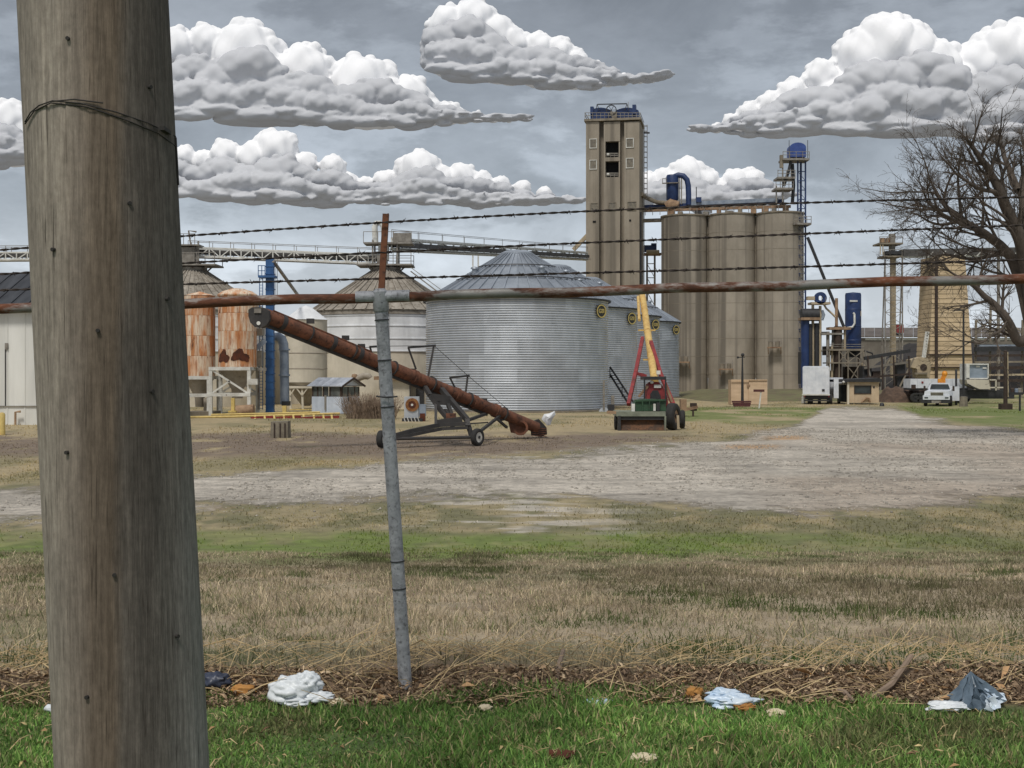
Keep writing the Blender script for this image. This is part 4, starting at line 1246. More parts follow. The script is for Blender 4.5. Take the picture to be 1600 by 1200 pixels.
# burnt patches and stains are part of the bin sheets
for (x_, y_, rx, ry) in ((355, 558, .42, .42), (380, 556, .55, .4), (388, 560, .3, .22)):
    c = Vector((X(x_, 91), 0, Z(y_, 91)))
    mbq = MB(); cx = X(371, 91); r = 29 * 91 / F + .045
    nn, nrg = 20, 6
    pts = [(c.x, c.z)]
    for j in range(1, nrg + 1):
        for k in range(nn):
            a = 2 * PI * k / nn; q = (1 + .22 * math.sin(3 * a + x_) + .14 * math.sin(5 * a + 1)) * j / nrg
            pts.append((c.x + math.cos(a) * rx * q, c.z + math.sin(a) * ry * q))
    pts = [(px_, 91 - math.sqrt(max(.01, r * r - (px_ - cx) ** 2)), pz) for px_, pz in pts]
    fs = [(0, 1 + k, 1 + (k + 1) % nn) for k in range(nn)]
    for j in range(nrg - 1):
        for k in range(nn):
            fs.append((1 + j * nn + k, 1 + (j + 1) * nn + k, 1 + (j + 1) * nn + (k + 1) % nn, 1 + j * nn + (k + 1) % nn))
    mbq.add(pts, fs).build('burnt_patch', m_burn, hb2)

# blue elevator leg
bleg = thing('bucket_elevator', P(420, 647, 93), 'bright blue vertical elevator leg with a caged platform near the top', 'elevator leg')
d = 93
MB().px(415, 404, 427, 646, d, .55).build('casing', m_blue2, bleg)
for y_ in range(415, 645, 12):
    MB().px(414.3, y_, 427.7, y_ + 1.6, d - .04, .63).build('flange', m_blue2, bleg)
MB().px(403, 430, 429, 433.5, d - .5, 1.2).build('platform', m_blue2, bleg)
cg = MB()
for x_ in (403.5, 409, 414):
    cg.bar(P(x_, 431, d - .45), P(x_, 415, d - .45), .05); cg.bar(P(x_, 431, d + .6), P(x_, 415, d + .6), .05)
for y_ in (415, 423):
    cg.bar(P(403.5, y_, d - .45), P(414, y_, d - .45), .05); cg.bar(P(403.5, y_, d - .45), P(403.5, y_, d + .6), .05)
cg.build('cage', m_blue2, bleg)
ld = MB()
for x_ in (405.5, 410.5):
    ld.bar(P(x_, 433, d - .2), P(x_, 640, d - .2), .05)
for k in range(44):
    ld.bar(P(405.5, 436 + k * 4.7, d - .2), P(410.5, 436 + k * 4.7, d - .2), .035)
ld.build('ladder', m_blue2, bleg)
for (a, b_) in (((427, 408), (466, 462)),):
    MB().bar(P(*a, d), P(*b_, 104), .18).build('spout', m_steel, bleg)
for x_ in (431, 433.5):
    MB().bar(P(x_, 405, d + 1), P(x_, 470, d + 1), .03).build('hoist_cable', m_steel, bleg)
duct = thing('bent_duct', P(444, 632, 95), 'blue-grey pipe with an elbow beside the blue leg', 'pipe')
MB().tube([P(427, 526, 95), P(434, 526, 95), P(440, 530, 95), P(443, 538, 95), P(444, 552, 95), P(445, 632, 95)], [.3, .34, .36, .36, .34, .34], 14).build('pipe', m_pale, duct, True)
MB().px(440, 627, 451, 634, 94.6, .9).build('base', m_dksteel, duct)
for y_ in (545, 585):
    MB().tube([P(444.4, y_, 95), P(444.4, y_ + 2.5, 95)], .42, 14).build('flange', m_pale, duct, True)
# side duct work by the right rusty bin
sd = thing('side_duct', P(405, 600, 92), 'grey sheet-metal duct stepping down beside the domed rusty bin', 'duct')
MB().px(398, 513, 410, 524, 92, .8).build('collar', m_hopper, sd)
MB().bar(P(396, 548, 91.9), P(414, 532, 92.2), .5, .3).build('sloping_duct', m_pale, sd)
MB().px(397, 548, 408, 572, 92.2, .9).build('lower_box', m_hopper, sd)
MB().bar(P(404, 572, 92.2), P(404, 640, 92.2), .12).build('support', m_steel, sd)
MB().bar(P(396, 577, 91.4), P(416, 577, 91.6), .5, .2).build('ledge', m_steel, sd)

# cream hopper tank on a frame, shed behind
ct = thing('hopper_bin', (X(478, 104), 104, 0), 'cream cone-topped hopper tank on thin cream legs, left of the booth', 'hopper bin')
r = 33 * 104 / F; cx = X(478, 104)
MB().lathe((cx, 104, 0), [(r, Z(598, 104)), (r, Z(500, 104))], 40).build('tank_wall', m_cream, ct, True)
MB().lathe((cx, 104, 0), [(r + .06, Z(500, 104)), (r * .3, Z(481, 104)), (0, Z(477, 104))], 40).build('cone_top', m_whitewall, ct, True)
MB().lathe((cx, 104, 0), [(r + .03, Z(597, 104)), (r * .2, Z(634, 104)), (0, Z(634, 104))], 40).build('hopper_cone', m_hopper, ct, True)
for y_ in (525, 552, 576):
    MB().lathe((cx, 104, 0), [(r + .0, Z(y_ + 1, 104)), (r + .03, Z(y_, 104)), (r, Z(y_ - 1, 104))], 40).build('seam', m_hopper, ct, True)
for x_ in (453, 472, 502):
    MB().bar((X(x_, 102), 102.4, 0), P(x_, 604, 102.4), .16).build('leg', m_cream, ct)
MB().bar(P(450, 605, 102.3), P(506, 605, 102.3), .18).build('beam', m_cream, ct)
for (a, b_) in (((453, 618), (461, 606)), ((472, 618), (463, 606)), ((472, 618), (481, 606))):
    MB().bar(P(*a, 102.3), P(*b_, 102.3), .09).build('brace', m_cream, ct)
MB().bar(P(453, 640, 102.3), P(506, 640, 102.3), .10).build('low_beam', m_ylw, ct)
cs = thing('cream_shed', P(430, 632, 120), 'cream steel wall of a low shed behind the blue leg', 'shed')
cxa, cxb = X(398, 120), X(500, 120)
n = 12
cw = mesh_of(MB().box((.24, 0, Z(532, 120) / 2), (.485, .12, Z(532, 120))), 'wall_sheet', m_cream)
for k in range(n):
    o = inst(cw, cs, (cxa + k * .5 - ORIG[cs.name].x, 0, -ORIG[cs.name].z), 0, 'wall_sheet')
MB().box(((cxa + cxb) / 2, 123.1, Z(532, 120) / 2), (cxb - cxa, 6, Z(534, 120))).build('body', m_cream, cs)
MB().box(((cxa + cxb) / 2, 123, Z(532, 120) + .1), (cxb - cxa + .3, 6.6, .16)).build('roof', m_galvroof, cs)

# little control booth with a gable roof
m_booth = M('booth_panel', A(206, 214, 226), A(184, 194, 208), sc=1.4, rough=.6, streak=.2, ssc=2, rnd=.04)
m_boothroof = M('booth_roof_tin', A(190, 194, 202), A(150, 156, 166), sc=1.5, rough=.45, metal=.4, rnd=.1)
m_glass = M('dusty_glass', A(108, 112, 108), A(70, 74, 74), sc=1.2, rough=.12)
m_brown = M('brown_frame', A(70, 56, 48), A(50, 40, 34), sc=3, rough=.8)
bt = thing('control_booth', P(520, 648, 94), 'small white booth with tin gable roof and a band of windows', 'booth')
BA = math.radians(-28)
bu = Vector((math.cos(BA), math.sin(BA), 0)); bv = Vector((-math.sin(BA), math.cos(BA), 0))   # bu along the long side
o0 = Vector((X(533, 92.5), 92.5, 0))                       # near corner (long side / gable side)
Lb, Wb = 2.45, 1.75
# long side runs to the left and back, gable side runs to the right and back
la = Vector((-math.cos(math.radians(22)), math.sin(math.radians(22)), 0)); ga = Vector((math.sin(math.radians(42)) * 1.0, math.cos(math.radians(42)), 0))
def bp(a, g, z): return o0 + la * a + ga * g + Vector((0, 0, z))
z1, z2, z3 = Z(620, 92.5), Z(604.5, 92.5), Z(591, 92.5)
def slab(mb, a0, a1, g0, g1, za, zb):
    return mb.hexa([bp(a0, g0, za), bp(a1, g0, za), bp(a1, g1, za), bp(a0, g1, za), bp(a0, g0, zb), bp(a1, g0, zb), bp(a1, g1, zb), bp(a0, g1, zb)])
for k in range(2):
    slab(MB(), Lb / 2 * k + .012, Lb / 2 * (k + 1) - .012, 0, .06, .05, z1).build('wall_panel', m_booth, bt)
slab(MB(), 0, .06, .062, Wb, .05, z1).build('wall_panel', m_booth, bt)
slab(MB(), Lb - .06, Lb, .062, Wb, .05, z1).build('wall_panel', m_booth, bt)
slab(MB(), .062, Lb - .062, Wb - .06, Wb, .05, z2).build('back_wall', m_booth, bt)
slab(MB(), -.05, Lb + .05, -.05, Wb + .05, -.1, .05).build('floor_slab', m_conctrim, bt)
for (a0, a1) in ((.12, .88), (1.08, 1.42), (1.62, 1.9), (1.98, 2.32)):
    slab(MB(), a0, a1, .02, .045, z1, z2).build('window_pane', m_glass, bt)
for a0 in (0, .9, 1.43, 1.91, 2.33):
    slab(MB(), a0, a0 + .10, 0, .07, z1, z2).build('window_post', m_brown, bt)
for (g0, g1) in ((.12, .62), (.75, 1.25), (1.33, 1.66)):
    slab(MB(), .02, .045, g0, g1, z1, z2).build('window_pane', m_glass, bt)
for g0 in (.075, .63, 1.26, 1.66):
    slab(MB(), 0, .07, g0, g0 + .09, z1, z2).build('window_post', m_brown, bt)
slab(MB(), 0, Lb, 0, .075, z2, z2 + .1).build('lintel', m_booth, bt)
MB().prism([bp(0, 0, z2 + .1), bp(0, Wb / 2, z3 - .02), bp(0, Wb, z2 + .1)], la * .07).build('gable', m_booth, bt)
for sgn in (0, 1):
    ge, gr_ = (-.22, Wb / 2) if sgn == 0 else (Wb + .22, Wb / 2)
    ze = z2 + .02
    for k in range(5):
        a0, a1 = -.28 + (Lb + .5) * k / 5 + .008, -.28 + (Lb + .5) * (k + 1) / 5 - .008
        MB().hexa([bp(a0, ge, ze), bp(a1, ge, ze), bp(a1, gr_, z3), bp(a0, gr_, z3), bp(a0, ge, ze + .05), bp(a1, ge, ze + .05), bp(a1, gr_, z3 + .05), bp(a0, gr_, z3 + .05)]).build('roof_sheet', m_boothroof, bt)
    MB().bar(bp(-.3, ge, ze), bp(-.3, gr_, z3), .05, .14).build('barge_board', m_brown, bt)
slab(MB(), -.12, -.01, .62, .85, z1 - .35, z1 - .02).build('meter', m_dksteel, bt)
slab(MB(), 1.2, 1.3, -.1, -.01, .3, 1.35).build('conduit', m_steel, bt)

# yellow rail and red skid
m_red = M('red_paint', A(148, 52, 48), A(112, 40, 38), sc=2, rough=.7, rust=.15)
sk = thing('steel_skid', P(460, 656, 85), 'low red steel skid with yellow pipe rails in front of the booth', 'steel skid')
for (x0, x1) in ((392, 430), (431, 470), (471, 530)):
    MB().bar(P(x0, 655, 84), P(x1, 653, 84.5), .35, .30).build('red_beam', m_red, sk)
MB().tube([P(292, 652, 85), P(360, 651, 85), P(450, 648.5, 85), P(531, 646, 85)], .075, 8).build('yellow_rail', m_ylw, sk, True)
MB().tube([P(330, 648, 86.2), P(440, 645.5, 86.2), P(500, 644, 86.2)], .06, 8).build('yellow_rail', m_ylw, sk, True)
for x_ in (398, 413, 428, 443, 458, 474, 490, 505, 518):
    MB().bar(P(x_, 649, 84.3), P(x_ + 1, 656, 83.8), .12, .10).build('yellow_bracket', m_ylw, sk)
for (x0, y0, x1, y1) in ((441, 634, 447, 650), (361, 622, 366, 642)):
    single(MB().px(x0, y0, x1, y1, 86.5, .3).box(P((x0 + x1) / 2, y1 + 1, 86.6), (.5, .5, .12)), 'guard_post', m_ylw, 'pale yellow guard post ' + ('behind the yellow rail by the pipe' if x0 > 400 else 'under the domed rusty bin'), 'post')
m_block = M('block_concrete', A(142, 134, 118), A(110, 102, 90), sc=2, rough=.95, streak=.4, ssc=3, bump=.5)
stb = thing('concrete_stub', P(438, 685, 60), 'short square weathered block standing in the yard dirt', 'block')
c = P(438, 685, 60); c.z = 0
MB().hexa([(c.x - .42, 59.7, -.1), (c.x + .42, 59.7, -.1), (c.x + .42, 60.5, -.1), (c.x - .42, 60.5, -.1), (c.x - .39, 59.72, .78), (c.x + .40, 59.72, .80), (c.x + .40, 60.46, .8), (c.x - .39, 60.46, .78)]).build('block', m_block, stb)
for s_ in (-.22, .05, .27):
    MB().box((c.x + s_, 59.69, .36), (.06, .03, .7)).build('groove', m_brown, stb)

# low cream annex, gooseneck, fan unit, dry shrub
ax = thing('annex', P(625, 648, 105), 'low cream annex at the foot of the white tank, behind the fence post', 'building')
MB().px(592, 594, 641, 648, 105, 4).build('wall', m_cream, ax)
MB().px(584, 588, 648, 593.6, 104.5, 5).build('roof', m_rustpipe, ax)
MB().px(641.2, 597, 667, 648, 105.6, 3).build('side_wall', m_hopper, ax)
MB().px(650, 607, 662, 640, 105.45, .12).build('doorway', m_dksteel, ax)
MB().bar(P(640.6, 594, 104.9), P(640.6, 648, 104.9), .08).build('corner_trim', m_dksteel, ax)
gn = thing('gooseneck', P(553, 596, 100), 'rusty gooseneck vent pipe above the booth roof', 'vent pipe')
MB().tube([P(554, 640, 100), P(554, 592, 100)], .14, 10).build('riser', m_rustpipe, gn, True)
MB().lathe(P(554, 588, 100), [(.2, -.2), (.24, 0), (.2, .15), (0, .2)], 12).build('cap', m_rustpipe, gn, True)
MB().tube([P(556, 594, 100), P(562, 590, 100), P(569, 587.5, 100), (X(576, 100), 100, Z(588, 100)), P(578, 591, 100)], [.22, .26, .27, .26, .24], 12).build('elbow', m_hopper, gn, True)
fu = thing('fan_unit', P(642, 660, 80), 'square galvanised fan box with a rusty round inlet, on a slatted base', 'fan')
d = 80
MB().px(631.5, 620, 654, 653, d, .9).build('housing', m_galv, fu)
fc = P(644, 632.5, d - .02)
MB().disc(fc, (0, -1, 0), .42, .05, 28, .24).build('inlet_ring', M('brown_rust', A(150, 104, 60), A(104, 66, 40), sc=6, rough=.9), fu, True)
MB().disc(fc - Vector((0, 0, 0)), (0, -1, 0), .24, .03, 24).build('inlet', m_burn, fu, True)
MB().disc(fc - Vector((0, .03, 0)), (0, -1, 0), .075, .04, 12).build('hub', m_whitesteel, fu, True)
MB().px(655, 632, 665, 650, d, .6).build('motor', m_pale, fu)
MB().px(656, 646, 664, 660, d - .1, .5).build('motor_stand', m_burn, fu)
for k in range(5):
    MB().bar(P(631 + k * 5.4, 652, d - .6), P(634 + k * 5.4, 661, d - .6), .09, .04).build('slat', m_whitesteel, fu)
MB().px(628, 654, 660, 663, d - .3, 1.0).build('skid', m_dksteel, fu)
m_twig = M('dry_twig', A(150, 130, 112), A(112, 96, 82), sc=3, rough=.95)
def shrub(px_, pyb, d, w, h, n, label, seed):
    r_ = random.Random(seed)
    mb = MB()
    base = Vector((X(px_, d), d, 0))
    for i in range(n):
        a = r_.uniform(0, 2 * PI); rr = w * .45 * math.sqrt(r_.random())
        p = base + Vector((math.cos(a) * rr, math.sin(a) * rr * .5, 0))
        le = h * r_.uniform(.5, 1.05); out = Vector((math.cos(a), math.sin(a) * .6, 0)) * r_.uniform(.05, .35)
        dirv = (Vector((0, 0, 1)) + out + Vector((r_.gauss(0, .16), r_.gauss(0, .16), 0))).normalized()
        q = p + dirv * le * .55; q2 = q + (dirv + Vector((r_.gauss(0, .25), r_.gauss(0, .25), -.1))).normalized() * le * .45
        mb.tube([p, q, q2], [.014, .011, .005], 3, False)
        for _ in range(3):
            s_ = p.lerp(q2, r_.uniform(.3, .9))
            mb.tube([s_, s_ + (dirv + Vector((r_.gauss(0, .6), r_.gauss(0, .6), r_.gauss(0, .3)))).normalized() * le * r_.uniform(.12, .3)], [.009, .004], 3, False)
    return single(mb, 'dry_shrub', m_twig, label, 'shrub')
shrub(580, 660, 84, 3.6, 1.75, 620, 'leafless brown shrub between the booth and the fence post', 4)

# ------------------------------------------------------------------ rusty grain auger
m_augr = M('auger_rust', A(128, 82, 60), A(88, 58, 44), sc=1.8, rough=.85, c3=A(44, 34, 30), rust=.3, rsc=1.4)
m_augd = M('auger_black', (.028, .027, .027), (.05, .045, .042), sc=2.5, rough=.7)
m_tyre = M('tyre_rubber', (.022, .022, .022), (.035, .034, .032), sc=6, rough=.9)
m_rim = M('white_rim', A(222, 220, 212), A(190, 186, 176), sc=5, rough=.6)
def wheel(c, axis, r, wdt, parent, rimr=.55, rim_mat=None):
    c, axis = Vector(c), Vector(axis).normalized()
    prof = []
    mb = MB()
    n = 28
    up = Vector((0, 0, 1)); a = axis.cross(up).normalized(); b_ = axis.cross(a)
    rp = [(rimr * r, -.45), (rimr * r * 1.1, -.5), (r * .86, -.5), (r * .97, -.38), (r, -.15), (r, .15), (r * .97, .38), (r * .86, .5), (rimr * r * 1.1, .5), (rimr * r, .45)]
    base = 0
    for (rr, o_) in rp:
        for k in range(n):
            t_ = 2 * PI * k / n
            mb.v.append(tuple(c + axis * wdt * o_ + (a * math.cos(t_) + b_ * math.sin(t_)) * rr))
    for i in range(len(rp)):
        i2_ = (i + 1) % len(rp)
        for k in range(n):
            mb.f.append((i * n + k, i * n + (k + 1) % n, i2_ * n + (k + 1) % n, i2_ * n + k))
    ty = mb.build('tyre', m_tyre, parent, True)
    rm_ = MB().tube([c - axis * wdt * .36, c - axis * wdt * .28, c + axis * wdt * .28, c + axis * wdt * .36], [rimr * r * .99] * 4, 24)
    rm_.build('rim', rim_mat or m_rim, parent, True)
    MB().tube([c - axis * wdt * .5, c + axis * wdt * .5], rimr * r * .3, 14).build('hub', m_dksteel, parent, True)
    return ty
ag = thing('grain_auger', (X(690, 55), 55, 0), 'long rusty grain auger leaning up to the left on a black wheeled frame', 'auger')
def ad(x_): return 50 + (x_ - 412) / 418 * 10
def ap(x_, y_, o_=0.): return P(x_, y_, ad(x_) + o_)
A0, A1 = ap(412, 492), ap(838, 668)
nseg = 7
for k in range(nseg):
    a, b_ = A0.lerp(A1, k / nseg), A0.lerp(A1, (k + 1) / nseg)
    MB().tube([a, b_], [.285 - .004 * k, .283 - .004 * k], 20).build('tube_section', m_augr, ag, True)
    if k: MB().tube([a - (b_ - a) * .012, a + (b_ - a) * .012], .335, 20).build('flange', m_augd, ag, True)
for q in (.05, .21, .30, .37, .50, .66, .73, .82):
    a = A0.lerp(A1, q); b_ = A0.lerp(A1, q + .012)
    MB().tube([a, b_], .315, 20).build('band', m_augd if q < .5 else m_augr, ag, True)
dirA = (A1 - A0).normalized(); dnA = Vector((0, 1, 0)).cross(dirA).normalized()
if dnA.z > 0: dnA = -dnA
MB().bar(A0 + dnA * .33, A0.lerp(A1, .80) + dnA * .31, .16, .14).build('under_beam', m_augd, ag)
MB().bar(A0.lerp(A1, .02) - dnA * .30, A0.lerp(A1, .34) - dnA * .30, .10, .05).build('top_strip', m_augr, ag)
hd = [(388, 484), (394, 480), (404, 480), (413, 481), (420, 486), (421, 500), (416, 508), (408, 512), (398, 511), (391, 504), (388, 494)]
hq = MB().prism([P(a, b_, 49.6) for a, b_ in reversed(hd)], (0, .75, 0)); hq.build('discharge_hood', m_augd, ag)
MB().disc(P(404, 505, 49.58), (0, -1, 0), .075, .02, 16).build('hood_hole', m_whitesteel, ag)
MB().px(397, 482, 408, 489, 49.55, .04).build('hood_plate', m_steel, ag)
# truss stands and cables over the tube
mc = []
for (xa, ya, xt, yt, xb, yb) in ((594, 567, 592, 541, 578, 542), (668, 594, 678, 540, 638, 543), (727, 618, 731, 587, 703, 590), (560, 553, 562, 544, 558, 546)):
    MB().bar(ap(xa, ya), ap(xt, yt), .09).build('truss_post', m_augd, ag)
    MB().bar(ap(xt + 2, yt), ap(xb, yb, -.0), .09).build('truss_bar', m_augd, ag)
    if xb != 558: MB().bar(ap(xb, yb), ap(xb + (12 if xb > 600 else 10), yb + (34 if xb < 700 else 24)), .06).build('truss_post', m_augd, ag)
for (a, b_) in (((592, 541), (678, 540)), ((678, 540), (731, 587)), ((731, 587), (800, 645)), ((562, 544), (592, 541)), ((420, 487), (562, 544))):
    MB().tube([ap(*a), ap(*b_)], .013, 5).build('truss_cable', m_augd, ag)
for (x_, y_) in ((480, 513), (535, 539), (560, 552), (640, 590), (752, 636)):
    MB().box(ap(x_, y_) - dnA * .32, (.28, .3, .2)).build('bracket', m_augd, ag)
# intake
MB().prism([ap(792, 650, -.2), ap(800, 646, -.2), ap(826, 657, -.2), ap(826, 672, -.2), ap(818, 680, -.2), ap(798, 676, -.2)][::-1], (0, .7, 0)).build('intake_hopper', m_augr, ag)
MB().disc(ap(813, 668, -.35), (0, -1, 0), .36, .1, 22, .26).build('intake_ring', m_augr, ag)
MB().prism([ap(828, 660, -.1), ap(842, 655, -.1), ap(854, 668, -.1), ap(855, 678, -.1), ap(846, 683, -.1), ap(830, 680, -.1)][::-1], (0, .6, 0)).build('intake_guard', m_augd, ag)
for k in range(5):
    MB().bar(ap(830, 668 + k * 3, -.15), ap(854, 670 + k * 3, -.15), .035).build('guard_bar', m_augr, ag)
# undercarriage
w1, w2 = Vector((X(596, 52.6), 52.6, .36)), Vector((X(746, 53.9), 53.9, .37))
axv = Vector((.80, -.60, 0)).normalized()
wheel(w1, (1, -.25, 0), .36, .24, ag, .55)
wheel(w2, axv, .37, .24, ag, .60)
MB().tube([w1, w2], .07, 10).build('axle', m_augd, ag)
def fb(pts, w=.13, nm='frame_bar'):
    for a, b_ in zip(pts, pts[1:]):
        MB().bar(P(*a), P(*b_), w).build(nm, m_augd, ag)
fb([(604, 684, 52.7), (640, 674, 53.2), (686, 664, 54), (729, 662, 54)], .17)
fb([(604, 688, 52.6), (650, 678, 53.2), (690, 670, 54), (732, 668, 53.9)], .13)
for (a, b_) in (((640, 674, 53.2), (650, 678, 53.2)), ((660, 670, 53.5), (672, 674, 53.6)), ((700, 663, 54), (712, 669, 54))):
    fb([a, b_], .09)
fb([(731, 667, 53.9), (730, 656, 54.2), (703, 624, 55.2), (681, 598, 56.4), (672, 590, 56.3)], .20)
fb([(737, 682, 53.9), (731, 662, 54)], .16)
fb([(655, 590, 55.8), (672, 618, 55), (688, 640, 54.8), (703, 658, 54.4)], .17)
fb([(681, 664, 54), (681, 630, 54.9)], .12)
fb([(674, 620, 55), (702, 624, 55.2)], .30)
fb([(678, 628, 55), (704, 631, 55.1)], .16)
fb([(700, 632, 55), (711, 662, 54.3)], .14)
fb([(695, 640, 54.8), (712, 662, 54.3)], .12)
fb([(683, 660, 54.1), (722, 655, 54.2)], .22)
fb([(733, 656, 54.2), (758, 647, 57.8)], .12)
fb([(735, 662, 54.2), (762, 660, 56.5)], .05)
fb([(750, 674, 54), (776, 654, 58), (784, 646, 58.6)], .11)
fb([(776, 654, 58), (792, 668, 58.8)], .10)
MB().px(697, 646, 712, 660, 54.3, .4).build('rusty_plate', m_augr, ag)
# rag on the intake
m_cloth = M('white_plastic', A(226, 228, 230), A(200, 204, 208), sc=3, rough=.55)
def rag(pts_front, d, th, name, mat, label, cat, seed, sub=3):
    """crumpled sheet: triangulated outline pushed in and out"""
    r_ = random.Random(seed)
    mb = MB()
    cx = sum(p[0] for p in pts_front) / len(pts_front); cy = sum(p[1] for p in pts_front) / len(pts_front)
    rings = [[(cx + (p[0] - cx) * t, cy + (p[1] - cy) * t) for p in pts_front] for t in (1, .72, .42, .12)]
    n = len(pts_front)
    for side in (-1, 1):
        base = len(mb.v)
        for j, rg_ in enumerate(rings):
            for (x_, y_) in rg_:
                o_ = 0 if j == 0 else (th * (.25 + .25 * j) + r_.uniform(-.4, .4) * th)
                mb.v.append(tuple(P(x_, y_, d + side * o_)))
        mb.v.append(tuple(P(cx, cy, d + side * th)))
        for j in range(3):
            for k in range(n):
                q = (base + j * n + k, base + j * n + (k + 1) % n, base + (j + 1) * n + (k + 1) % n, base + (j + 1) * n + k)
                mb.f.append(q if side < 0 else q[::-1])
        for k in range(n):
            q = (base + 3 * n + k, base + 3 * n + (k + 1) % n, base + 4 * n)
            mb.f.append(q if side < 0 else q[::-1])
    return single(mb, name, mat, label, cat, smooth=True, angle=55)
rag([(846, 655), (850, 647), (858, 646), (867, 642), (868, 648), (863, 655), (860, 664), (855, 665), (851, 660)], 59.6, .12, 'plastic_rag', m_cloth, 'white plastic rag caught on the auger intake', 'rag', 3)
# ------------------------------------------------------------------ yellow auger, tractor, green cart
m_ya = M('yellow_auger_paint', A(222, 190, 118), A(200, 164, 98), sc=1.2, rough=.6, c3=A(170, 128, 66), rust=.08)
m_green = M('green_paint', A(56, 88, 62), A(36, 60, 44), sc=1.8, rough=.7, rust=.3, rsc=2)
m_redp = M('tractor_red', A(150, 56, 56), A(112, 44, 45), sc=2.5, rough=.7, rust=.2, rsc=2.5)
m_oldgrey = M('faded_deck', A(138, 144, 128), A(108, 112, 100), sc=2, rough=.9, rust=.2)
ya = thing('grain_auger', P(1020, 640, 74), 'yellow grain auger tube pointing away on a red A-frame', 'auger')
y0, y1 = P(1023, 596, 73.5), P(1003, 456, 90)
for k in range(4):
    a, b_ = y0.lerp(y1, k / 4), y0.lerp(y1, (k + 1) / 4)
    MB().tube([a, b_], .225, 20).build('tube_section', m_ya, ya, True)
    if k: MB().tube([a, a + (b_ - a) * .01], .245, 20).build('flange', m_ya, ya, True)
MB().tube([P(997, 464, 88.5), P(999, 500, 83)], .10, 10).build('drive_shaft_cover', m_ya, ya, True)
for (x0, x1, y_, d) in ((997, 1024, 516, 82.6), (1005, 1028, 562, 77.4)):
    MB().bar(P(x0, y_, d - .5), P(x1, y_, d - .5), .12, .1).build('cross_bar', m_ya, ya)
for pts in ([(982, 632, 72), (993, 583, 74), (1004, 528, 79)], [(993, 583, 74), (1010, 588, 74)], [(1017, 534, 79), (1032, 584, 75), (1052, 632, 73)]):
    for a, b_ in zip(pts, pts[1:]):
        MB().bar(P(*a), P(*b_), .2).build('a_frame', m_redp, ya)
MB().px(1026, 579, 1032, 585, 74, .2).build('tag_plate', m_whitesteel, ya)
for x_ in (979, 1056):
    pass
wheel((X(981, 72.5), 72.5, .45), (1, 0, 0), .45, .28, ya)
wheel((X(1054, 73.2), 73.2, .45), (1, 0, 0), .45, .28, ya)
MB().bar((X(981, 72.5), 72.5, .45), (X(1054, 73.2), 73.2, .45), .12).build('axle', m_redp, ya)

trc = thing('tractor', P(1024, 650, 70.5), 'red tractor with a black canopy frame below the yellow auger', 'tractor')
d = 70.5
hood = [P(x_, y_, d) for x_, y_ in ((1011, 640), (1011, 612), (1014, 601), (1019, 597), (1030, 597), (1036, 604), (1042, 618), (1046, 640))]
MB().prism(hood, (0, 1.6, 0)).build('body', m_redp, trc)
MB().prism([P(x_, y_, d - .06) for x_, y_ in ((1016, 640), (1016, 616), (1020, 610), (1028, 610), (1032, 618), (1034, 640))], (0, .05, 0)).build('grille', m_dksteel, trc)
MB().px(1022, 601, 1033, 606, d - .08, .06).build('white_plate', m_whitesteel, trc)
MB().ball(P(1018.5, 597, d - .1), .1, 8, 6).build('lamp', m_whitesteel, trc)
MB().px(1006, 588.5, 1041, 593.5, d - .3, 1.9).build('canopy', m_dksteel, trc)
for x_ in (1007, 1040):
    for o_ in (-.25, 1.5):
        MB().bar(P(x_, 593, d + o_), P(x_, 632, d + o_), .08).build('canopy_post', m_dksteel, trc)
MB().bar(P(998, 620, d), P(1012, 603, d), .14).build('lift_arm', m_rustpipe, trc)
MB().bar(P(1050, 628, d), P(1040, 600, d), .12).build('lift_arm', m_rustpipe, trc)
wheel((X(1006, 71), 71, .62), (1, 0, 0), .62, .34, trc, .5, m_redp)
wheel((X(1043, 71), 71, .62), (1, 0, 0), .62, .34, trc, .5, m_redp)
MB().px(1016, 622, 1033, 632, d + 1.6, .5).build('seat', m_dksteel, trc)

gcart = thing('farm_cart', P(1005, 672, 67.5), 'low green farm implement with a grey deck, rusty blade and black tyres', 'farm implement')
d = 67.5
tub = [(993, 642), (992, 630), (995, 625.5), (1010, 624), (1026, 624), (1040, 626), (1041, 642)]
MB().prism([P(x_, y_, d + .2) for x_, y_ in tub][::-1], (0, 1.3, 0)).build('tub', m_green, gcart)
MB().bar(P(992, 626, d + .15), P(1040, 625, d + .15), .1).build('tub_rim', m_green, gcart)
for x_ in (1003, 1014, 1030):
    MB().px(x_, 627, x_ + 1.6, 642, d + .1, .12).build('tub_rib', m_green, gcart)
MB().px(1021, 631, 1024.5, 642, d + .0, .12).build('white_pipe', m_whitesteel, gcart)
MB().px(1026, 629, 1031, 642, d + .02, .12).build('hose', m_dksteel, gcart)
MB().px(987, 631, 992, 643, d + .1, .3).build('white_canister', m_whitesteel, gcart)
MB().px(963, 643, 1040, 650.5, d - .1, 2.2).build('deck', m_oldgrey, gcart)
MB().bar(P(949, 644, d + .4), P(968, 645, d), .15).build('drawbar', m_rustpipe, gcart)
m_blade = M('rusty_blade', A(112, 78, 54), A(72, 58, 48), sc=2.6, rough=.9, c3=A(46, 38, 34), rust=.3, rsc=1)
prof = [(-.10, 0), (.02, .14), (.14, .36), (.24, .58), (.26, .78)]
bl = MB(); xa, xb = X(969, d), X(1039, d)
n0 = 0
for (o_, z) in prof: bl.v += [(xa, d + o_ + .05, z + .02), (xb, d + o_ + .05, z + .02)]
for (o_, z) in prof: bl.v += [(xa, d + o_ + .12, z + .02), (xb, d + o_ + .12, z + .02)]
m5 = len(prof)
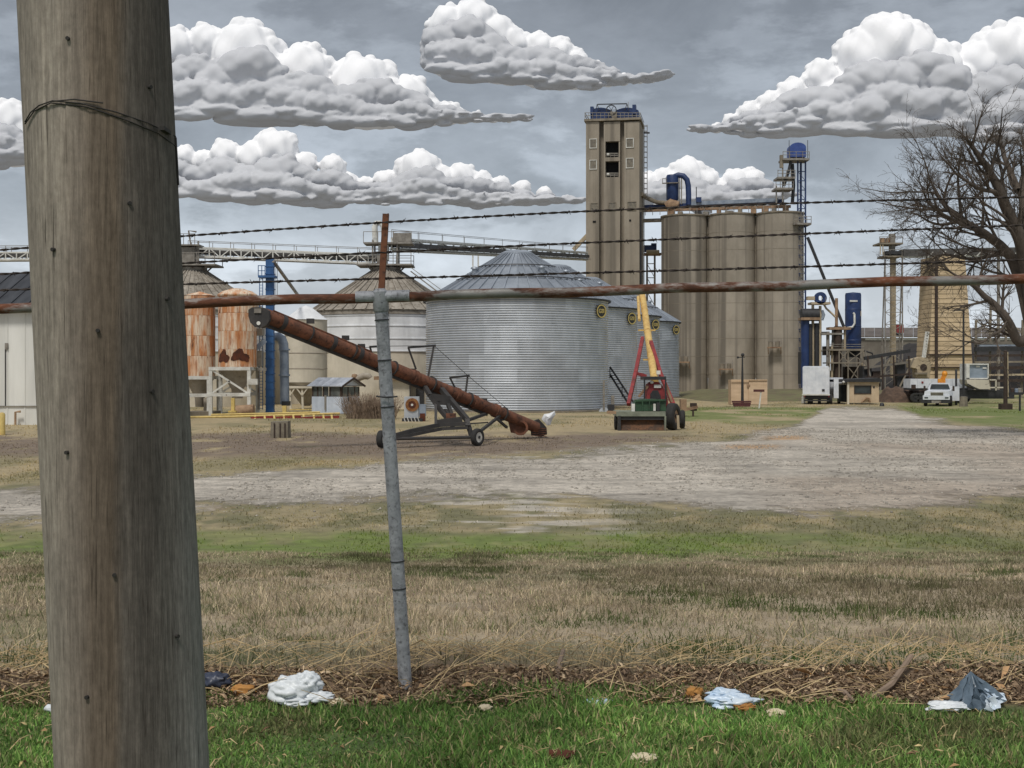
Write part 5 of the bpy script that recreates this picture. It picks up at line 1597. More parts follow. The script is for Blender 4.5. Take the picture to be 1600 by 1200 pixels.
for i in range(m5 - 1):
    bl.f += [(2 * i, 2 * i + 1, 2 * i + 3, 2 * i + 2), (2 * m5 + 2 * i, 2 * m5 + 2 * i + 2, 2 * m5 + 2 * i + 3, 2 * m5 + 2 * i + 1)]
bl.build('blade', m_blade, gcart, True)
MB().px(1038.5, 650, 1041, 673, d - .2, 1.0).build('end_plate', m_oldgrey, gcart)
MB().px(966, 650, 970, 674, d - .2, 1.0).build('end_plate', m_dksteel, gcart)
MB().px(970, 651, 1038, 656, d - .02, .2).build('shadow_beam', m_dksteel, gcart)  # dark bar standing in for the shaded underside above the blade
wheel((X(963.5, 68.4), 68.4, .40), (1, 0, 0), .40, .24, gcart, .5, m_rustpipe)
wheel((X(1051, 68.2), 68.2, .72), (1, -.5, 0), .72, .5, gcart, .5, m_rustpipe)
wheel((X(1066, 70), 70, .5), (1, -.2, 0), .5, .28, gcart, .5, m_rustpipe)
MB().bar(P(1059, 649, 67), P(1060, 670, 67), .12).build('marker_post', m_tan, gcart)
MB().px(985, 655, 1035, 658, d + .6, .3).build('axle_beam', m_rustpipe, gcart)
jk = thing('scrap_machine', P(1076, 642, 90), 'rusty scrap machinery on the grass beside the farthest bin', 'scrap')
d = 88
MB().px(1064, 624, 1073, 640, d, .8).build('block', m_rustpipe, jk)
MB().bar(P(1066, 641, d), P(1090, 636, d), .2).build('beam', m_rustpipe, jk)
MB().px(1080, 630, 1089, 642, d, .6).build('box', m_brown, jk)
for x_ in (1068, 1083): MB().bar((X(x_, d), d, 0), P(x_, 640, d), .12).build('leg', m_brown, jk)

# ------------------------------------------------------------------ bank, board, lamp, sign by the silos
m_bank = M('bank_turf', A(116, 112, 78), A(98, 86, 68), sc=.5, rough=.95, c3=A(96, 112, 60), bump=.8, bsc=3)
bx = np.linspace(X(1050, 150), X(1470, 150), 90); yb = np.linspace(128, 176, 24)
BXX, BYY = np.meshgrid(bx, yb, indexing='ij')
prof_ = np.sin(np.clip((BYY - 128) / 48, 0, 1) * PI) ** .6
ex = np.clip(np.minimum(BXX - bx[0], bx[-1] - BXX) / 5, 0, 1)
BZ = -.1 + (.95 * prof_ * ex) * (.85 + .3 * fbm(BXX, BYY, .3, 61))
ii = np.arange(BXX.size).reshape(BXX.shape)
bq = np.stack([ii[:-1, :-1], ii[1:, :-1], ii[1:, 1:], ii[:-1, 1:]], -1).reshape(-1, 4)
tag(np_obj('earth_bank', np.stack([BXX, BYY, BZ], -1).reshape(-1, 3), bq, m_bank, 'structure', smooth=True), 'low grassy earth bank in front of the silos')
m_ply = M('plywood', A(214, 188, 158), A(194, 168, 138), sc=1.2, rough=.85, st=(.4, 1, 2), streak=.2, rnd=.06)
bd = thing('plywood_box', P(1171, 632, 118), 'large tan plywood box in front of the silos, behind the black lamp post', 'crate')
zb0 = 0
MB().px(1142.5, 593.6, 1169.8, 632, 118, 1.6).build('panel', m_ply, bd)
MB().px(1170.2, 593.2, 1199, 632, 117.9, 1.7).build('panel', m_ply, bd)
MB().px(1142.5, 593, 1199, 594.5, 117.8, .06).build('top_batten', m_ply, bd)
MB().px(1167, 601, 1172, 604, 117.85, .04).build('stain_plate', m_rustpipe, bd)
lp = thing('lamp_post', (X(1160, 112), 112, 0), 'thin black lamp post with a dark red base, before the plywood box', 'lamp post')
MB().lathe((X(1160, 112), 112, 0), [(.13, .1), (.11, 2), (.055, Z(556, 112))], 10).build('pole', m_dksteel, lp, True)
MB().bar(P(1152, 559, 112), P(1164, 558, 112), .07).build('arm', m_dksteel, lp)
MB().ball(P(1160.5, 554.5, 112), .16, 10, 6).build('lamp_head', m_dksteel, lp)
MB().ball(P(1153, 558.5, 112), .1, 10, 6).build('lamp_head', m_dksteel, lp)
m_maroon = M('maroon_paint', A(100, 58, 56), A(78, 46, 46), sc=2, rough=.85)
for k in range(3):
    MB().px(1145 + k * 1.2, 626.5 + k * 3, 1174 - k * .8, 629 + k * 3, 111.5 - k * .3, .6).build('base_rail', m_maroon, lp)
sg = thing('small_sign', (X(1187, 106), 106, 0), 'small dark sign on a leaning white post', 'sign')
MB().bar((X(1186, 106), 106, 0), P(1189, 612, 106), .1).build('post', m_whitesteel, sg)
MB().px(1177.5, 608.5, 1194.5, 612.3, 105.9, .06).build('board', m_maroon, sg)
single(MB().px(1253.5, 620, 1258.5, 630, 121, .4).px(1254.5, 618.8, 1257.5, 620, 121, .3), 'white_marker', m_whitesteel, 'small white marker box on the ground left of the box truck', 'marker')

# ------------------------------------------------------------------ vehicles and booth
m_wpaint = M('white_truck_paint', A(228, 231, 236), A(204, 209, 216), sc=1.6, rough=.4, streak=.3, ssc=2.5, sz=.2, sk=.6, bump=.1, bsc=4)
m_wglass = M('windscreen', A(70, 78, 82), A(48, 54, 58), sc=1, rough=.08)
bxt = thing('box_truck', (X(1284, 119), 119, 0), 'white box truck seen from behind, parked by the tan booth', 'truck')
d = 117.5
cxm = X(1283, d)
cb = MB(); x0, x1, zt_, zb_ = X(1261, d), X(1302, d), Z(572, d), Z(617, d)
pr = [(x0, zb_), (x1, zb_), (x1, zt_ - .12), (x1 - .14, zt_), (x0 + .1, zt_), (x0, zt_ - .1)]
MB().prism([(a, d, z) for a, z in pr], (0, 5.5, 0)).build('cargo_box', m_wpaint, bxt)
for (xa, xb, ya_, yb_) in ((1261.6, 1281.2, 573.5, 615.5), (1281.8, 1301.4, 573.5, 615.5)):
    MB().px(xa, ya_, xb, yb_, d - .06, .056).build('rear_door', m_wpaint, bxt)
MB().px(1260.5, 615.6, 1303, 617.8, d - .12, .11).build('rear_sill', m_whitesteel, bxt)
MB().px(1291, 608, 1295, 611.5, d - .11, .05).build('lock', m_dksteel, bxt)
MB().px(1302.2, 592, 1309.5, 622, d + 1.5, 2.2).build('side_locker', m_wpaint, bxt)
MB().px(1264, 618, 1300, 624, d + .2, 5).build('chassis', m_dksteel, bxt)
MB().px(1263, 625, 1302, 627, d - .1, .12).build('rear_bumper', m_dksteel, bxt)
for x_ in (1268.5, 1298):
    wheel((X(x_, d + 1), d + 1, .46), (1, 0, 0), .46, .5, bxt, .5, m_dksteel)
    wheel((X(x_, d + 4.5), d + 4.5, .46), (1, 0, 0), .46, .3, bxt, .5, m_dksteel)
for x_ in (1263, 1300): MB().px(x_, 618.5, x_ + 2, 620.5, d - .05, .05).build('tail_lamp', m_redp, bxt)
MB().px(1265, 590, 1300, 621, d + 5.6, 1.6).build('cab', m_wpaint, bxt)

bxt.rotation_euler.z = -math.atan((1283 - 800) / F)
gb = thing('guard_booth', (X(1350, 119), 119, 0), 'tan booth with one dark wide window under a flat dark roof', 'booth')
d = 119
m_tanb = M('tan_panel', A(202, 182, 154), A(182, 162, 134), sc=1, rough=.85, streak=.12, rnd=.04)
zf = Z(628.5, d)
for (a, b_, y0_, y1_) in ((1326, 1335, 597, 629), (1335.2, 1361, 597, 603), (1335.2, 1361, 615, 629), (1361.2, 1373.5, 597, 629)):
    MB().px(a, y0_, b_, y1_, d, .12).build('wall_panel', m_tanb, gb)
MB().px(1335, 603, 1361.2, 615, d + .04, .04).build('window_pane', m_wglass, gb)
fr = MB(); fr.px(1334.6, 602.4, 1361.6, 603.4, d - .05, .09); fr.px(1334.6, 614.6, 1361.6, 615.6, d - .05, .09); fr.px(1334.6, 603.4, 1335.6, 614.6, d - .05, .09); fr.px(1360.6, 603.4, 1361.6, 614.6, d - .05, .09)
fr.build('window_frame', m_brown, gb)
MB().px(1327, 598, 1373, 629, d + .13, 2.6).build('body', m_tanb, gb)
MB().prism([P(1310, 597, d - .3), P(1308, 593.5, d - .3), P(1374, 590.5, d - .3), P(1378, 593, d - .3), P(1378, 597, d - .3)], (0, 3.6, 0)).build('roof', m_dksteel, gb)
MB().px(1324, 597.2, 1327, 632, d - .15, .2).build('corner_post', m_cream, gb)
MB().ball(P(1318, 597, d - .4), .12, 8, 6).build('lamp', m_whitesteel, gb)
MB().px(1364.5, 603.5, 1366.8, 606.3, d - .05, .05).build('vent', m_dksteel, gb)
MB().px(1309.5, 601, 1324, 628, d + 1.2, .1).build('dark_screen', m_wglass, gb)
MB().px(1309.5, 599, 1324, 601, d + 1.0, .3).build('side_beam', m_whitesteel, gb)
MB().tube([P(1346, 629, d - .15), P(1350, 624.5, d - .15), P(1354, 621.5, d - .15), P(1358, 622.5, d - .15), P(1359.5, 629, d - .15)], .08, 8).build('hose', m_rustpipe, gb)
single(MB().lathe((X(1378, 113), 113, 0), [(.22, -.05), (.2, .2), (.12, .3), (0, .32)], 12), 'cone_stub', m_dksteel, 'small dark stub in the grass right of the tan booth', 'marker', smooth=True)

tk = thing('work_truck', (X(1468, 114), 114, 0), 'white medium-duty work truck facing the camera with an orange lift behind', 'truck')
d = 112.5
s_ = d / F
def tq(x_, y_, o_=0.): return P(x_, y_, d + o_)
MB().prism([tq(x_, y_, 1.3) for x_, y_ in ((1452, 616), (1452, 606), (1456, 598.5), (1483, 598.5), (1486.5, 606), (1487, 616))], (0, 1.7, 0)).build('cab', m_wpaint, tk)
MB().prism([tq(x_, y_, 1.25) for x_, y_ in ((1455, 608), (1457.2, 600.4), (1482, 600.4), (1484.6, 608))], (0, .04, 0)).build('windscreen', m_wglass, tk)
MB().hexa([tq(1452, 618), tq(1490, 618), tq(1489, 618, 1.4), tq(1451, 618, 1.4), tq(1453, 611.5), tq(1488, 611.5), tq(1487, 608.8, 1.4), tq(1453, 608.8, 1.4)]).build('bonnet', m_wpaint, tk)
MB().px(1462.5, 613.2, 1481, 619.2, d - .1, .09).build('grille', M('grille_tan', A(150, 146, 120), A(110, 106, 88), sc=20, rough=.5), tk)
for k in range(5):
    MB().px(1462.5, 613.6 + k * 1.15, 1481, 614.0 + k * 1.15, d - .13, .04).build('grille_bar', m_steel, tk)
MB().px(1451.3, 618.2, 1491, 624.6, d - .15, .8).build('bumper_fascia', m_wpaint, tk)
for x_ in (1453.5, 1484):
    MB().px(x_, 620.5, x_ + 5.5, 622.3, d - .19, .05).build('headlight', m_wglass, tk)
MB().px(1448, 624.8, 1491, 630, d - .1, 1.2).build('bumper', m_dksteel, tk)
MB().px(1464, 626, 1478, 630, d - .14, .05).build('plate', m_steel, tk)
for x_ in (1451.5, 1488.2):
    wheel((X(x_, d + .6), d + .6, .48), (1, 0, 0), .48, .3, tk, .55, m_dksteel)
    wheel((X(x_, d + 4.4), d + 4.4, .48), (1, 0, 0), .48, .3, tk, .55, m_dksteel)
for x_ in (1447.5, 1490.5):
    MB().px(x_ - 1.8, 603, x_ + 1.2, 611, d + 1.2, .12).build('mirror', m_brown, tk)
    MB().bar(tq(x_, 609, 1.25), tq(1453.5 if x_ < 1460 else 1486, 609, 1.35), .05).build('mirror_arm', m_dksteel, tk)
MB().px(1446, 612, 1452, 628, d + 1.6, .4).build('step_box', m_brown, tk)
MB().px(1447, 604, 1490, 626, d + 3.1, 3.4).build('service_body', m_wpaint, tk)
m_or = M('orange_paint', A(226, 150, 40), A(196, 120, 30), sc=2, rough=.5)
MB().px(1458, 592, 1469, 598.4, d + 3.2, .7).build('lift_turret', m_or, tk)
MB().bar(tq(1463, 593, 3.5), tq(1467, 584, 3.6), .3).build('lift_boom', m_or, tk)
MB().ball(tq(1466, 584, 3.6), .26, 10, 7).build('lift_elbow', m_or, tk)

tk.rotation_euler.z = -math.atan(.26)
# ------------------------------------------------------------------ process plant right of the silos
pk = thing('process_frame', P(1300, 606, 152), 'tangle of tan and dark pipes, tanks and platforms right of the silos', 'pipe rack')
d = 152
def pipe(pts, r, m_, nm='pipe', dd=0., n=10):
    MB().tube([P(x_, y_, d + dd) for x_, y_ in pts], r, n).build(nm, m_, pk, True)
for (x_, y0_, y1_, r, m_) in ((1270, 477, 606, .17, m_tan), (1281.5, 478, 606, .17, m_tan), (1258, 500, 606, .5, m_blue), (1266, 506, 606, .3, m_dksteel), (1276, 505, 606, .3, m_dksteel),
                              (1293.5, 518, 606, .2, m_steel), (1307, 466, 556, .18, m_rustpipe), (1309, 510, 606, .45, m_brown), (1320, 510, 545, .14, m_tan), (1300, 540, 606, .15, m_tan), (1344, 560, 606, .16, m_steel)):
    pipe([(x_, y0_), (x_, y1_)], r, m_, 'upright_pipe')
MB().tube([P(1252, 492, d), P(1279, 492, d)], .75, 18).build('dark_drum', m_dksteel, pk, True)
MB().px(1252, 496, 1281, 500, d - .8, 1.6).build('drum_saddle', m_rustpipe, pk)
MB().tube([P(1263, 466, d), P(1279, 466, d)], .2, 10).build('tan_duct', m_tan, pk)
MB().disc(P(1281, 466, d - .1), (0, -1, 0), .72, .5, 24, .30).build('blue_fan_scroll', m_blue, pk, True)
MB().px(1262, 463, 1279, 468.5, d - .6, .8).build('fan_inlet', m_tan, pk)
MB().px(1268, 472, 1298, 475.5, d - .6, 2).build('fan_deck', m_tan, pk)
for x_ in (1284, 1290, 1296):
    MB().bar(P(x_, 472, d - .6), P(x_, 464, d - .6), .05).build('rail_post', m_steel, pk)
pipe([(1287, 475), (1291, 482), (1300, 490), (1307, 497)], .12, m_tan)
pipe([(1284, 485), (1287, 492), (1284, 500)], .2, m_pale)
MB().px(1283, 520, 1318, 523, d - .5, 2).build('beam', m_steel, pk)
MB().px(1296, 511, 1330, 515, d - .5, 1.6).build('tan_beam', m_rustpipe, pk)
MB().px(1295, 545, 1350, 548, d - .7, 3).build('platform', m_conctrim, pk)
MB().px(1295, 566, 1345, 568, d - .7, 3).build('platform', m_conctrim, pk)
for x_ in (1296, 1311, 1325, 1349):
    MB().bar(P(x_, 545, d - .6), P(x_, 606, d - .6), .13).build('platform_post', m_conctrim, pk)
for (a, b_) in (((1311, 548), (1325, 566)), ((1325, 548), (1311, 566)), ((1325, 548), (1349, 566)), ((1349, 548), (1325, 566)), ((1320, 568), (1344, 595)), ((1344, 568), (1325, 600))):
    MB().bar(P(*a, d - .65), P(*b_, d - .65), .09).build('brace', m_conctrim, pk)
for y_ in (538, 541.5):
    MB().bar(P(1296, y_, d - .6), P(1350, y_, d - .6), .06).build('handrail', m_steel, pk)
pr_ = [(1296, 548, m_brown, 14, 14), (1310, 525, m_dksteel, 12, 20), (1335, 552, m_dksteel, 14, 12), (1302, 590, m_dksteel, 24, 22), (1330, 585, m_brown, 18, 24), (1258, 575, m_dksteel, 14, 50), (1275, 590, m_brown, 12, 30)]
for (x_, y_, m_, w, h) in pr_:
    MB().px(x_ - w / 2, y_ - h / 2, x_ + w / 2, y_ + h / 2, d + 1.5, 1.4).build('machine_casing', m_, pk)
pipe([(1346, 568), (1352, 575), (1350, 600)], .2, m_tan); pipe([(1350, 548), (1363, 552), (1364, 560)], .1, m_dksteel)
pipe([(1255, 548), (1285, 548)], .12, m_steel); pipe([(1252, 520), (1292, 520)], .14, m_dksteel); pipe([(1258, 556), (1258, 590)], .3, m_pale)
tnk = thing('blue_tank', P(1333, 560, 158), 'tall dark blue cylindrical tank with a white bent pipe', 'tank')
dT = 158; cx, r = X(1333, dT), 12.3 * dT / F
MB().lathe((cx, dT, 0), [(r * .9, Z(548, dT)), (r, Z(545, dT)), (r, Z(461, dT)), (r * .93, Z(458, dT)), (0, Z(456.5, dT))], 32).build('shell', m_blue, tnk, True)
for y_ in (484, 510, 532):
    MB().lathe((cx, dT, 0), [(r, Z(y_ + 1, dT)), (r + .03, Z(y_, dT)), (r, Z(y_ - 1, dT))], 32).build('weld_seam', m_blue, tnk, True)
MB().tube([P(1333.5, 489, dT - r - .1), P(1335, 491, dT - r - .2), P(1335.5, 505, dT - r - .2), P(1332, 511, dT - r - .2), P(1320, 513, dT - r - .2)], .13, 10).build('white_pipe', m_whitesteel, tnk, True)
MB().px(1328, 469, 1340, 471.5, dT - r - .06, .1).build('white_mark', m_whitesteel, tnk)
MB().px(1343, 486, 1346, 494, dT - .6, .5).build('valve_box', m_tan, tnk)
for x_ in (1324, 1342):
    MB().bar((X(x_, dT), dT, 0), P(x_, 546, dT), .25).build('leg', m_brown, tnk)

# lattice mast with head
lm = thing('lattice_mast', (X(1395, 160), 160, 0), 'slim tan bucket elevator inside a lattice mast with a railed head', 'elevator mast')
d = 160
for x_ in (1383, 1410):
    for o_ in (0, 2.1):
        MB().bar((X(x_, d), d + o_, 0), P(x_, 400, d + o_), .14).build('mast_leg', m_steel, lm)
MB().px(1393, 402, 1400, 590, d + .7, .7).build('casing', m_tan, lm)
MB().px(1391.5, 365, 1399, 402, d + .6, .8).build('head_casing', m_steel, lm)
for k in range(10):
    y_ = 412 + k * 19
    for o_ in (0, 2.1):
        MB().bar(P(1383, y_, d + o_), P(1410, y_, d + o_), .08).build('ring_beam', m_steel, lm)
    MB().bar(P(1383, y_, d), P(1410, y_ + 19, d), .05).build('brace', m_steel, lm); MB().bar(P(1410, y_, d), P(1383, y_ + 19, d), .05).build('brace', m_steel, lm)
for (x0, x1, y_) in ((1374, 1411, 379), (1381, 1410, 399)):
    pl = MB().px(x0, y_, x1, y_ + 2.6, d - .4, 3).build('platform', m_conctrim, lm)
    for k in range(4):
        x_ = x0 + .6 + (x1 - x0 - 1.2) * k / 3
        MB().bar(P(x_, y_, d - .35), P(x_, y_ - 9, d - .35), .07).build('rail_post', m_steel, pl)
    MB().bar(P(x0, y_ - 9, d - .35), P(x1, y_ - 9, d - .35), .06).build('handrail', m_steel, pl)
for x_ in (1379, 1387): MB().tube([P(x_, 379, d), P(x_, 372, d)], .3, 10).build('motor', m_rustpipe, lm, True)
MB().px(1385, 392, 1409, 397.4, d - .5, 1.4).build('belt_guard', m_dksteel, lm)
for x_ in (1375.5, 1379.5): MB().bar(P(x_, 381, d - .3), P(x_, 398, d - .3), .1).build('hanging_post', m_tan, lm)
ob_ = thing('bridge_conveyor', P(1500, 400, 161), 'grey covered conveyor bridge running right from the lattice mast, behind the tree', 'conveyor')
MB().bar(P(1408, 396, 161), P(1680, 391, 163), 1.6, .9).build('covered_belt', m_belt, ob_)
MB().bar(P(1408, 402, 160.4), P(1680, 398, 162.4), .2, .22).build('bottom_chord', m_whitesteel, ob_)
for k in range(14):
    x_ = 1412 + k * 19; MB().bar(P(x_, 402 - k * .28, 160.4), P(x_ + 9, 393 - k * .28, 160.6), .08).build('web_bar', m_whitesteel, ob_)
for x_ in (1560, 1640): MB().bar((X(x_, 162), 162, 0), P(x_, 398, 162), .3).build('support', m_steel, ob_)

# tapered tan tower with lap siding
m_lap = M('tan_lap_siding', A(210, 188, 154), A(186, 164, 130), sc=.8, rough=.85, st=(.5, .5, 2), streak=.2, ssc=1, rnd=.09)
tt = thing('tapered_tower', (X(1488, 160), 162, 0), 'tan tapered tower clad in horizontal boards, behind the tree', 'tower')
d = 160
n = 26
for k in range(n):
    ya_, yb_ = 400 + (592 - 400) * k / n, 400 + (592 - 400) * (k + 1) / n - .22
    def wl(y_): return 1459.5 - 9 * (y_ - 400) / 192, 1508 + 13 * (y_ - 400) / 192
    (l0, r0), (l1, r1) = wl(ya_), wl(yb_)
    bk = 5.2
    MB().hexa([P(l1, yb_, d), P(r1, yb_, d), P(r1, yb_, d) + Vector((0, bk, 0)), P(l1, yb_, d) + Vector((0, bk, 0)), P(l0, ya_, d + .06), P(r0, ya_, d + .06), P(r0, ya_, d + .06) + Vector((0, bk - .1, 0)), P(l0, ya_, d + .06) + Vector((0, bk - .1, 0))]).build('siding_board', m_lap, tt)
MB().prism([P(1460.5, 401, d + .2), P(1451.5, 591, d + .2), P(1520, 591, d + .2), P(1507, 401, d + .2)], (0, 4.7, 0)).build('core', m_tan, tt)
MB().bar(P(1463, 400, d - .1), P(1463, 592, d - .1), .35, .2).build('corner_trim', m_brown, tt)
for y_ in (553, 573):
    MB().px(1450, y_, 1523, y_ + 1.6, d - .2, .18).build('belt_course', m_brown, tt)
MB().bar(P(1449, 518, d - .4), P(1443, 560, d - .4), .5, .12).build('white_ladder', m_whitesteel, tt)
for k in range(10): MB().bar(P(1445.5 + .5 * (9 - k) * .6, 520 + k * 4.3, d - .5), P(1450.5 - k * .6, 520 + k * 4.3, d - .5), .06).build('rung', m_brown, tt)
dr_ = thing('cyclone_drier', (X(1438, 156), 156, 0), 'pale tan fan casing with a round opening beside the tapered tower', 'fan casing')
d = 156
MB().prism([P(x_, y_, d) for x_, y_ in ((1423, 562), (1440, 558), (1450, 560), (1455, 568), (1453, 590), (1434, 590), (1433, 576), (1424, 574))], (0, 2, 0)).build('casing', m_tan, dr_)
MB().disc(P(1443, 574, d - .02), (0, -1, 0), .42, .05, 18).build('opening', m_brown, dr_)
MB().px(1430, 582, 1449, 585, d - .3, .3).build('ledge', m_conctrim, dr_)
MB().px(1436, 590, 1452, 604, d + .2, 1.6).build('pedestal', m_tan, dr_)

# long far warehouse, dark stockpile, white tank trailer
m_fwall = M('far_wall', A(134, 128, 118), A(108, 102, 94), sc=.3, rough=.9, streak=.3)
m_froof = M('far_roof', A(112, 104, 98), A(88, 82, 78), sc=.4, rough=.85, rnd=.06)
wh = thing('warehouse', (X(1500, 230), 232, 0), 'long low grey warehouse with a pale window strip on the horizon', 'warehouse')
d = 230
MB().px(1338, 528, 1760, 606, d, 18).build('wall', m_fwall, wh)
for k in range(28):
    x0 = 1336 + k * 15.2
    MB().hexa([P(x0, 527, d - .5), P(x0 + 14.9, 527, d - .5), P(x0 + 14.9, 514, d + 9), P(x0, 514, d + 9), P(x0, 525, d - .5), P(x0 + 14.9, 525, d - .5), P(x0 + 14.9, 512, d + 9), P(x0, 512, d + 9)]).build('roof_panel', m_froof, wh)
for k in range(14):
    MB().px(1352 + k * 29, 528.5, 1378 + k * 29, 531.5, d - .08, .06).build('window_strip', m_whitesteel, wh)
MB().px(1402, 507, 1412, 520, d - .3, 2).build('roof_hatch', m_redp, wh)
m_pile = M('dark_stockpile', A(58, 55, 54), A(40, 38, 38), sc=.5, rough=1, bump=1, bsc=2)
px_ = np.linspace(X(1330, 185), X(1760, 185), 120); py_ = np.linspace(170, 200, 24)
PX, PY = np.meshgrid(px_, py_, indexing='ij')
hgt = 8.0 * np.sin(np.clip((PY - 170) / 30, 0, 1) * PI) ** .7 * np.clip(np.minimum(PX - px_[0], px_[-1] - PX) / 9, 0, 1) ** .8 * (.62 + .7 * fbm(PX, PY, .09, 71, 5))
ii = np.arange(PX.size).reshape(PX.shape)
pq = np.stack([ii[:-1, :-1], ii[1:, :-1], ii[1:, 1:], ii[:-1, 1:]], -1).reshape(-1, 4)
o = np_obj('stockpile', np.stack([PX, PY, hgt - .2], -1).reshape(-1, 3), pq, m_pile, None, 'long dark heap of stored material behind the work truck', 'stockpile', smooth=True)
# white trailer and machine behind the work truck
wt = thing('flat_trailer', (X(1475, 124), 124, 0), 'long white box trailer parked crosswise behind the work truck', 'trailer')
d = 124
MB().px(1422.5, 592, 1433, 606.5, d, 2.2).build('body_panel', m_wpaint, wt)
for k in range(7):
    MB().px(1433.3 + k * 11, 592, 1444 + k * 11, 606.5, d + .02, 2.2).build('body_panel', m_wpaint, wt)
MB().px(1424, 601, 1431, 608, d - .05, .05).build('opening', m_brown, wt)
MB().px(1440, 596, 1443, 599, d - .03, .04).build('red_mark', m_redp, wt)
MB().px(1422, 606.7, 1512, 609.5, d + .1, 2).build('chassis', m_dksteel, wt)
for x_ in (1430, 1438, 1500, 1508):
    wheel((X(x_, d + .3), d + .3, .5), (0, 1, 0), .5, .3, wt, .5, m_dksteel)
ac = thing('machine_cab', (X(1528, 121), 121, 0), 'glazed grey machine cab with a sloping pale chute, right of the lamp post', 'machine')
d = 121
fr = MB()
for (a, b_, c_, e_) in ((1510, 568, 1545, 570), (1510, 570, 1515, 592), (1543.5, 570, 1545, 592), (1510, 590.5, 1545, 592.4)):
    fr.px(a, b_, c_, e_, d, 1.8)
fr.build('frame', m_whitesteel, ac)
MB().px(1515, 570, 1543.5, 590.4, d + .2, 1.4).build('glazing', M('pale_glass', A(148, 160, 172), A(118, 130, 142), sc=.8, rough=.15), ac)
for (x_, y_) in ((1528, 572.5), (1538.5, 575)): MB().px(x_ - 3, y_ - 1.2, x_ + 3, y_ + 1.2, d + .12, .06).build('lamp', m_whitesteel, ac)
MB().prism([P(x_, y_, d - .2) for x_, y_ in ((1510, 593), (1545, 593.5), (1547, 608), (1531, 608), (1512, 600))], (0, 2, 0)).build('chute', m_cream, ac)
MB().bar(P(1512, 600, d - .3), P(1528, 609, d - .3), .1).build('edge_bar', m_dksteel, ac)
for (a, b_) in (((1546, 593.5), (1556, 593.5)), ((1556, 593.5), (1556, 610)), ((1546, 605.5), (1568, 605.5))): MB().bar(P(*a, d - .1), P(*b_, d - .1), .12).build('pipe_rail', m_cream, ac)
MB().px(1490, 609.5, 1585, 623, d + .5, 1.5).build('skirt', m_dksteel, ac)
lp2 = thing('lamp_post', (X(1505.5, 112), 112, 0), 'tall black lamp post on a concrete base, right of the work truck', 'lamp post')
MB().lathe((X(1505.5, 112), 112, 0), [(.10, .5), (.08, Z(484, 112))], 10).build('pole', m_dksteel, lp2, True)
MB().bar(P(1491, 484.5, 112), P(1505, 484.5, 112), .3, .14).build('lamp_head', m_dksteel, lp2)
MB().lathe((X(1505.5, 112), 112, 0), [(.36, -.1), (.34, .85), (0, .9)], 14).build('base', m_block, lp2, True)
single(MB().lathe((X(1494, 116), 116, 0), [(.10, -.1), (.10, Z(578, 116)), (.06, Z(577, 116)), (0, Z(577, 116))], 10), 'steel_post', m_dksteel, 'short dark steel post beside the work truck', 'post', smooth=True)
bp_ = thing('utility_post', (X(1571.5, 104), 104, 0), 'rusty brown post with a thin pale rod, under the tree', 'post')
MB().lathe((X(1571, 104), 104, 0), [(.17, -.1), (.15, Z(548, 104)), (0, Z(547, 104))], 12).build('shaft', m_brown, bp_, True)
MB().bar((X(1574.5, 104), 103.9, 1), P(1574.5, 550, 103.9), .07).build('rod', m_tan, bp_)
MB().box((X(1571, 104), 104, .2), (.9, .7, .5)).build('base_block', m_brown, bp_)
mb_ = thing('mailbox_post', (X(1593.5, 100), 100, 0), 'thin black post with a few dull cans on a tray beside it', 'post')
MB().bar((X(1593.5, 100), 100, 0), P(1593.5, 616, 100), .12).build('post', m_dksteel, mb_)
for (x_, y_, m_) in ((1588, 612, m_pale), (1593, 611, m_steel), (1582, 611, m_brown)):
    MB().lathe(P(x_, y_ + 2, 104), [(.16, -.05), (.16, .3), (.1, .36), (0, .36)], 12).build('can', m_, mb_)
MB().px(1577, 613, 1599, 617, 103.7, .6).build('tray', m_dksteel, mb_)
# pipe rack far right behind the tree
rk = thing('pipe_bridge', P(1580, 560, 140), 'dark horizontal pipes and catwalks behind the tree trunk', 'pipe rack')
d = 145
for (y_, x0, x1, th, m_) in ((536, 1523, 1700, .3, m_fwall), (540, 1530, 1700, .2, m_pale), (546, 1523, 1700, .5, m_dksteel), (556, 1523, 1700, .25, m_brown), (566, 1523, 1700, .2, m_conctrim), (575, 1545, 1700, .35, m_brown), (586, 1545, 1700, .2, m_tan), (595, 1548, 1700, .3, m_brown)):
    MB().bar(P(x0, y_, d), P(x1, y_ - 2, d), th).build('pipe', m_, rk)
for x_ in (1525, 1548, 1572, 1598, 1625, 1660):
    MB().bar((X(x_, d), d + .4, 0), P(x_, 500 if x_ != 1548 else 470, d + .4), .22).build('column', m_conctrim, rk)
for (a, b_) in (((1525, 500), (1548, 520)), ((1548, 500), (1525, 520)), ((1548, 520), (1572, 500)), ((1525, 500), (1572, 500)), ((1525, 520), (1600, 520)), ((1572, 500), (1598, 520))):
    MB().bar(P(*a, d + .4), P(*b_, d + .4), .12).build('brace', m_conctrim, rk)

